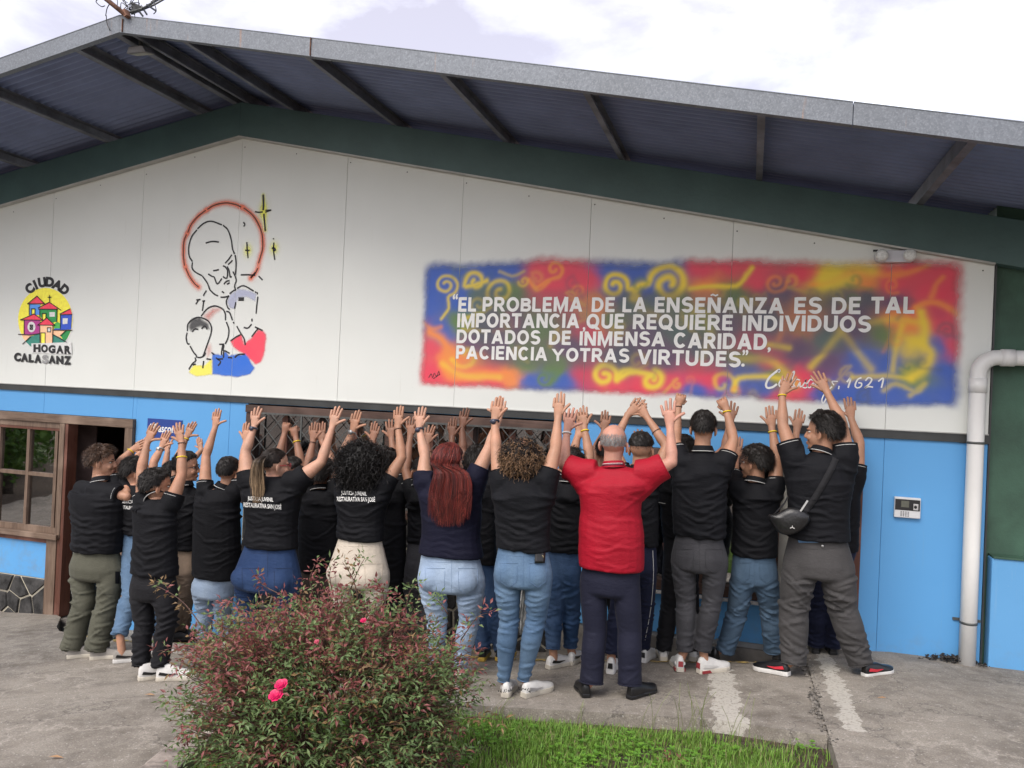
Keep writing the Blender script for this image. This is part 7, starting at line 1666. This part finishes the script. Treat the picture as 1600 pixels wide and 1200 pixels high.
p15 = person('p15', 'boy with frizzy black hair and white trainers left of the red shirt', -.95, 15, 'tan', (893, 724, 0, 0), [(862, 853, 915), (820, 853, 915), (785, 855, 914)], ((868, 760, 0), (912, 760, 0)),
  A((895, 712, .10), (904, 676, .15), (912, 648), thumb=-1, slv=.4), A((921, 712, .08), (913, 668, .14), (907, 628), thumb=1, slv=.4, worn=[('y', .12)]),
  (885, 852, 908), [dict(F=(856, 1046), dir=32, K=(866, 960), A=(864, 1012), r=(.088, .066, .056)), dict(F=(890, 1040), dir=8, K=(894, 955), A=(891, 1008), r=(.088, .064, .054))], 'black', 'sjean', lambda r: hair_curly(r, (0, -.02, .03), (.100, .112, .100), 520, (.014, .011, .009), None, (.015, .03), .005, .0022, -.35, .88), shoes='wb', ratio=.62, bag=.15)
p24 = person('p24', 'young man hidden behind the bald man, only a dark raised hand and forearms showing', -.55, 24, 'brown', (950, 706, 0, 0), [(850, 922, 978), (790, 922, 978)], ((930, 748, 0), (972, 748, 0)),
  A((931, 704, .06), (944, 674, .10), (948, 641), thumb=-1, slv=.3), A((1010, 718, .08), (1004, 702, .14), (1000, 676), thumb=-1, slv=.4),
  (880, 922, 978), [dict(drop=.12), dict(drop=.12)], 'black', 'bjean', hs_(BLK), shoes='blk')
p17 = person('p17', 'boy with a skin fade and striped track trousers joining his hands behind the bald man', -.98, 17, 'tan', (1002, 703, 8, 0), [(850, 962, 1029), (800, 962, 1029), (760, 962, 1029)], ((974, 742, 0), (1026, 742, 0)),
  A((958, 695, .08), (981, 648, .16), (1001, 627), thumb=1, slv=.3), A((1041, 697, .10), (1011, 652, .17), (995, 626), thumb=-1, slv=.35, worn=[('b', .5)]),
  (875, 962, 1027), [dict(F=(953, 1054), dir=-2, K=(966, 960), A=(955, 1018), r=(.088, .07, .062)), dict(F=(1004, 1036), dir=10, K=(1008, 950), A=(1004, 1008), r=(.085, .07, .06))], 'black', 'track', hs_(BLK, 'fade', vol=.013, ln=.02, n=1000, frizz=.3), shoes='jor')
on_cloth(p17['pbv'], [(1020, 860), (1021, 900), (1017, 950), (1008, 1000)], .0030, M['white_cloth'], 'side_stripe', p17['trousers'], .003)
p16 = person('p16', 'older bald man in a bright red polo shirt, navy slacks and black leather shoes', -1.62, 16, 'rosy', (959, 694, 0, 0), [(888, 906, 1005), (860, 904, 1007), (832, 904, 1007), (800, 907, 1002), (775, 905, 1004)], ((908, 738, 0), (1018, 738, 0)),
  A((881, 727, .02), (886, 674, .12), (893, 636), thumb=1, slv=.80, worn=[('w', .06)], sc=1.0), A((1050, 722, .02), (1047, 665, .10), (1043, 626), thumb=1, slv=.66, sc=1.05),
  (905, 906, 1000), [dict(F=(916, 1091), dir=-22, K=(930, 985), A=(924, 1064), r=(.092, .080, .080), cuff=.09), dict(F=(983, 1093), dir=30, K=(984, 985), A=(984, 1066), r=(.092, .080, .080), cuff=.09)], 'red', 'slack', None, ratio=.72, shoes='leather', slw=1.22, wav=.55, nsh=8, ufold=False, hs=1.02, bag=-.6)
S = Strands(); r2 = random.Random(9)
for i in range(8500):
    d = rv(r2)
    if d.y > .35 or d.z > .42 or d.z < -.36: continue
    if abs(d.x) > .93 and d.y > -.2 and d.z < -.1: continue
    if r2.random() < max(0, (d.z - .12) * 2.2): continue
    p = Vector((0, -.012, .030)) + Vector((d.x * .0755, d.y * .0955, d.z * .0875)); fl = (Vector((d.x * .3, 0, -1)) + d * .35 + rv(r2) * .25).normalized(); S.blade([p, p + fl * .011], .0010, cvar((.30, .285, .275), r2, .4), d.cross(fl))
S.v = [tuple(p16['hm'] @ Vector(q)) for q in S.v]; S.build('hair', HM, p16['root'])
p19 = person('p19', 'boy in black trousers hidden behind the tall boy, dark hair at his left shoulder', -.50, 19, 'brown', (1068, 708, 0, 0), [(840, 1034, 1092), (790, 1032, 1092)], ((1044, 745, 0), (1094, 742, 0)),
  A((1040, 800, .0), (1042, 838, .03), (1044, 862), thumb=1, slv=.8, sc=.9), A((1133, 702, .10), (1141, 660, .16), (1146, 624), thumb=-1, slv=.25),
  (870, 1036, 1090), [dict(F=(1037, 1034), dir=-10, K=(1046, 950), r=(.088, .07, .062)), dict(F=(1082, 1034), dir=5, r=(.088, .07, .062))], 'black', 'bjean', hs_(BLK, 'short', vol=.022, ln=.04), shoes='white')
p18 = person('p18', 'tall boy with neat black hair, charcoal jeans and red and white trainers', -.90, 18, 'tan', (1099, 670, 0, 0), [(838, 1052, 1134), (800, 1050, 1136), (765, 1050, 1136), (745, 1050, 1138)], ((1065, 724, 0), (1134, 722, 0)),
  A((1056, 690, .10), (1060, 634, .16), (1067, 607), kind='fist', thumb=1, slv=.75, worn=[('b', .03)]), A((1146, 688, .08), (1135, 640, .15), (1122, 615), kind='fist', thumb=-1, slv=.42, worn=[('y', .08)]),
  (870, 1048, 1138), [dict(F=(1063, 1051), dir=-14, K=(1072, 940), A=(1070, 1014), r=(.090, .072, .060)), dict(F=(1092, 1053), dir=48, K=(1112, 940), A=(1098, 1014), r=(.090, .072, .060))], 'black2', 'greyj', hs_(BLK, 'short', vol=.014, ln=.022, n=1200, frizz=.35), shoes='rw', ratio=.62, pocket=True, nsh=11)
p20 = person('p20', 'boy with thick black hair seen in profile, baggy grey blue jeans with legs apart', -.62, 20, 'tan', (1180, 724, -62, 0), [(868, 1142, 1216), (820, 1144, 1216), (785, 1144, 1218)], ((1150, 762, 0), (1212, 760, 0)),
  A((1146, 738, .18), (1150, 716, .30), (1152, 690), thumb=1, slv=.8), A((1213, 712, .08), (1206, 668, .14), (1204, 622), thumb=-1, slv=.28, worn=[('y', .16)]),
  (892, 1142, 1216), [dict(F=(1120, 1033), dir=-35, K=(1152, 955), A=(1134, 1014), r=(.092, .078, .072)), dict(F=(1212, 1034), dir=25, K=(1204, 955), A=(1208, 1014), r=(.092, .078, .072))], 'black', 'stealj', hs_(BLK, 'short', vol=.024, ln=.04, n=1300, fringe=1), shoes='blk', ratio=.64, pocket=True, bag=.3)
p22 = person('p22', 'person in navy trousers standing close to the wall behind the boy with the bag', -.32, 22, 'tan', (1306, 706, 0, 0), [(860, 1272, 1342), (800, 1270, 1344), (770, 1270, 1345)], ((1276, 744, 0), (1338, 742, 0)),
  A((1240, 716, .06), (1245, 672, .12), (1252, 638), thumb=-1, slv=.3), A((1343, 692, .06), (1330, 654, .12), (1327, 617), thumb=-1, slv=.32),
  (885, 1262, 1330), [dict(F=(1275, 1024), dir=0, r=(.092, .075, .07)), dict(F=(1302, 1026), dir=0, r=(.092, .075, .07))], 'black', 'track', hs_(BLK), shoes='blk')
p21 = person('p21', 'big boy with wavy hair and baggy grey chinos wearing a black crossbody bag', -.80, 21, 'tan', (1285, 676, -68, 0), [(842, 1227, 1330), (815, 1229, 1328), (785, 1230, 1330), (755, 1228, 1334)], ((1240, 716, 0), (1322, 714, 0)),
  A((1223, 664, .06), (1222, 616, .14), (1236, 581), thumb=1, slv=.50, worn=[('y', .05)]), A((1314, 658, .06), (1292, 612, .16), (1274, 580), thumb=-1, slv=.36),
  (880, 1222, 1336), [dict(F=(1232, 1057), dir=-58, K=(1240, 950), A=(1240, 1034), r=(.122, .102, .086)), dict(F=(1350, 1059), dir=48, K=(1316, 950), A=(1344, 1034), r=(.122, .102, .084))], 'black2', 'gchino', hs_(BLK, 'short', vol=.026, ln=.04, n=1500, frizz=.5), shoes='br', ratio=.66, armw=1.12, slw=1.22, hs=1.06, pocket=False, bag=1.0, nsh=10, wav=.9, ufold=False)
# waistband and button of the grey chinos
on_cloth(p21['pbv'], [(1226, 853), (1278, 858), (1330, 853)], .002, ST['gchino'], 'waist_seam', p21['trousers'], .001)
b0 = cast(p21['pbv'], 1285, 853, .006)
if b0: mb = MB(); mb.tube([b0, b0 + Vector((0, -.006, 0))], .009, 14); mb.build('button', M['steel'], p21['trousers'])
patch_on(p21['pbv'], [(1246, 842), (1316, 842), (1314, 848), (1248, 848)], CL['mjean'], 'shorts_band', p21['trousers'], 10, 2, .006)
# crossbody bag hangs on his back: a thing of its own
BG = thing('crossbody_bag', 'black zipped crossbody bag slung across the back of the big boy in grey chinos', 'bag', tuple(at(1236, 812, -1.02)))
leather = simple('black_bag_leather', (.013, .013, .014), .32, var=.25, scale=30, bumpd=.002, bscale=60); web = cloth('black_webbing', (.016, .016, .018), .6)
mb = MB(); pl = [(1200, 806), (1212, 803), (1232, 793), (1250, 795), (1264, 803), (1266, 812), (1258, 824), (1246, 832), (1228, 836), (1212, 828)]
P0 = smooth_line(pl, 3, True); ctr = np.array([1234, 814.]); rg = []
for f, Y_ in ((.80, -.915), (1.0, -.945), (1.0, -.985), (.86, -1.012), (.45, -1.022)): rg.append([at(ctr[0] + (x - ctr[0]) * f, ctr[1] + (y - ctr[1]) * f, Y_) for x, y in P0])
mb.loft(rg[::-1]); bb = mb.build('bag_body', leather, BG)
mb = MB(); mb.tube([at(x, y, -1.006) for x, y in smooth_line([(1208, 808), (1232, 800), (1252, 801), (1262, 809)], 4)], .0035, 5); mb.build('zip', M['grille'], BG)
mb = MB(); q0 = at(1238, 824, -1.022)
for a in (90, 215, 325): mb.bar(q0, q0 + Vector((math.cos(math.radians(a)) * .018, 0, math.sin(math.radians(a)) * .012)), .004, .003, up=(0, 1, 0))
mb.build('bag_logo', SHW, BG)
q = smooth_line([(1256, 800), (1268, 786), (1284, 760), (1298, 735), (1306, 716)], 5); vs = []
for x, y in q:
    for s in (-1, 1):
        r = cast(p21['sbv'], x + s * 4.6, y + s * 2.4, .007); vs.append(r if r is not None else at(x + s * 4.6, y + s * 2.4, -.97))
mb = MB(); n = len(q); mb.add(vs, [(2 * i, 2 * i + 1, 2 * i + 3, 2 * i + 2) for i in range(n - 1)], 0, True); o = mb.build('strap', web, BG); md = o.modifiers.new('s', 'SOLIDIFY'); md.thickness = .003
mb = MB(); mb.bar(at(1250, 800, -1.01), at(1262, 782, -1.0), .012, .005, up=(0, 1, 0)); mb.build('buckle', M['steel'], BG)
mb = MB(); r = [cast(p21['sbv'], x, y, .006) or at(x, y, -.95) for x, y in ((1208, 806), (1216, 797), (1226, 786), (1231, 776))]; mb.tube(r, .006, 5); mb.build('strap_end', web, BG)
# white cloth hanging from a pocket between the skinny jeans
TWL = thing('white_cloth', 'white rag hanging between the legs of the woman in skinny jeans', 'cloth', tuple(at(809, 960, -1.5)))
mb = MB(); R_ = []
for i, (y, xa, xb) in enumerate(((905, 817, 820), (930, 814, 821), (950, 811, 822), (962, 808, 822), (972, 809, 821), (985, 811, 818), (990, 812, 815))):
    R_.append([at(lerp(xa, xb, j / 8), y + (2 * math.sin(j * 2 + i)), -1.52 + .02 * math.sin(j * 2.2 + i * .8)) for j in range(9)])
mb.add([p for r in R_ for p in r], [(i * 9 + j, i * 9 + j + 1, (i + 1) * 9 + j + 1, (i + 1) * 9 + j) for i in range(6) for j in range(8)], 0, True); o = mb.build('rag', M['white_cloth'], TWL); o.modifiers.new('s', 'SOLIDIFY').thickness = .003
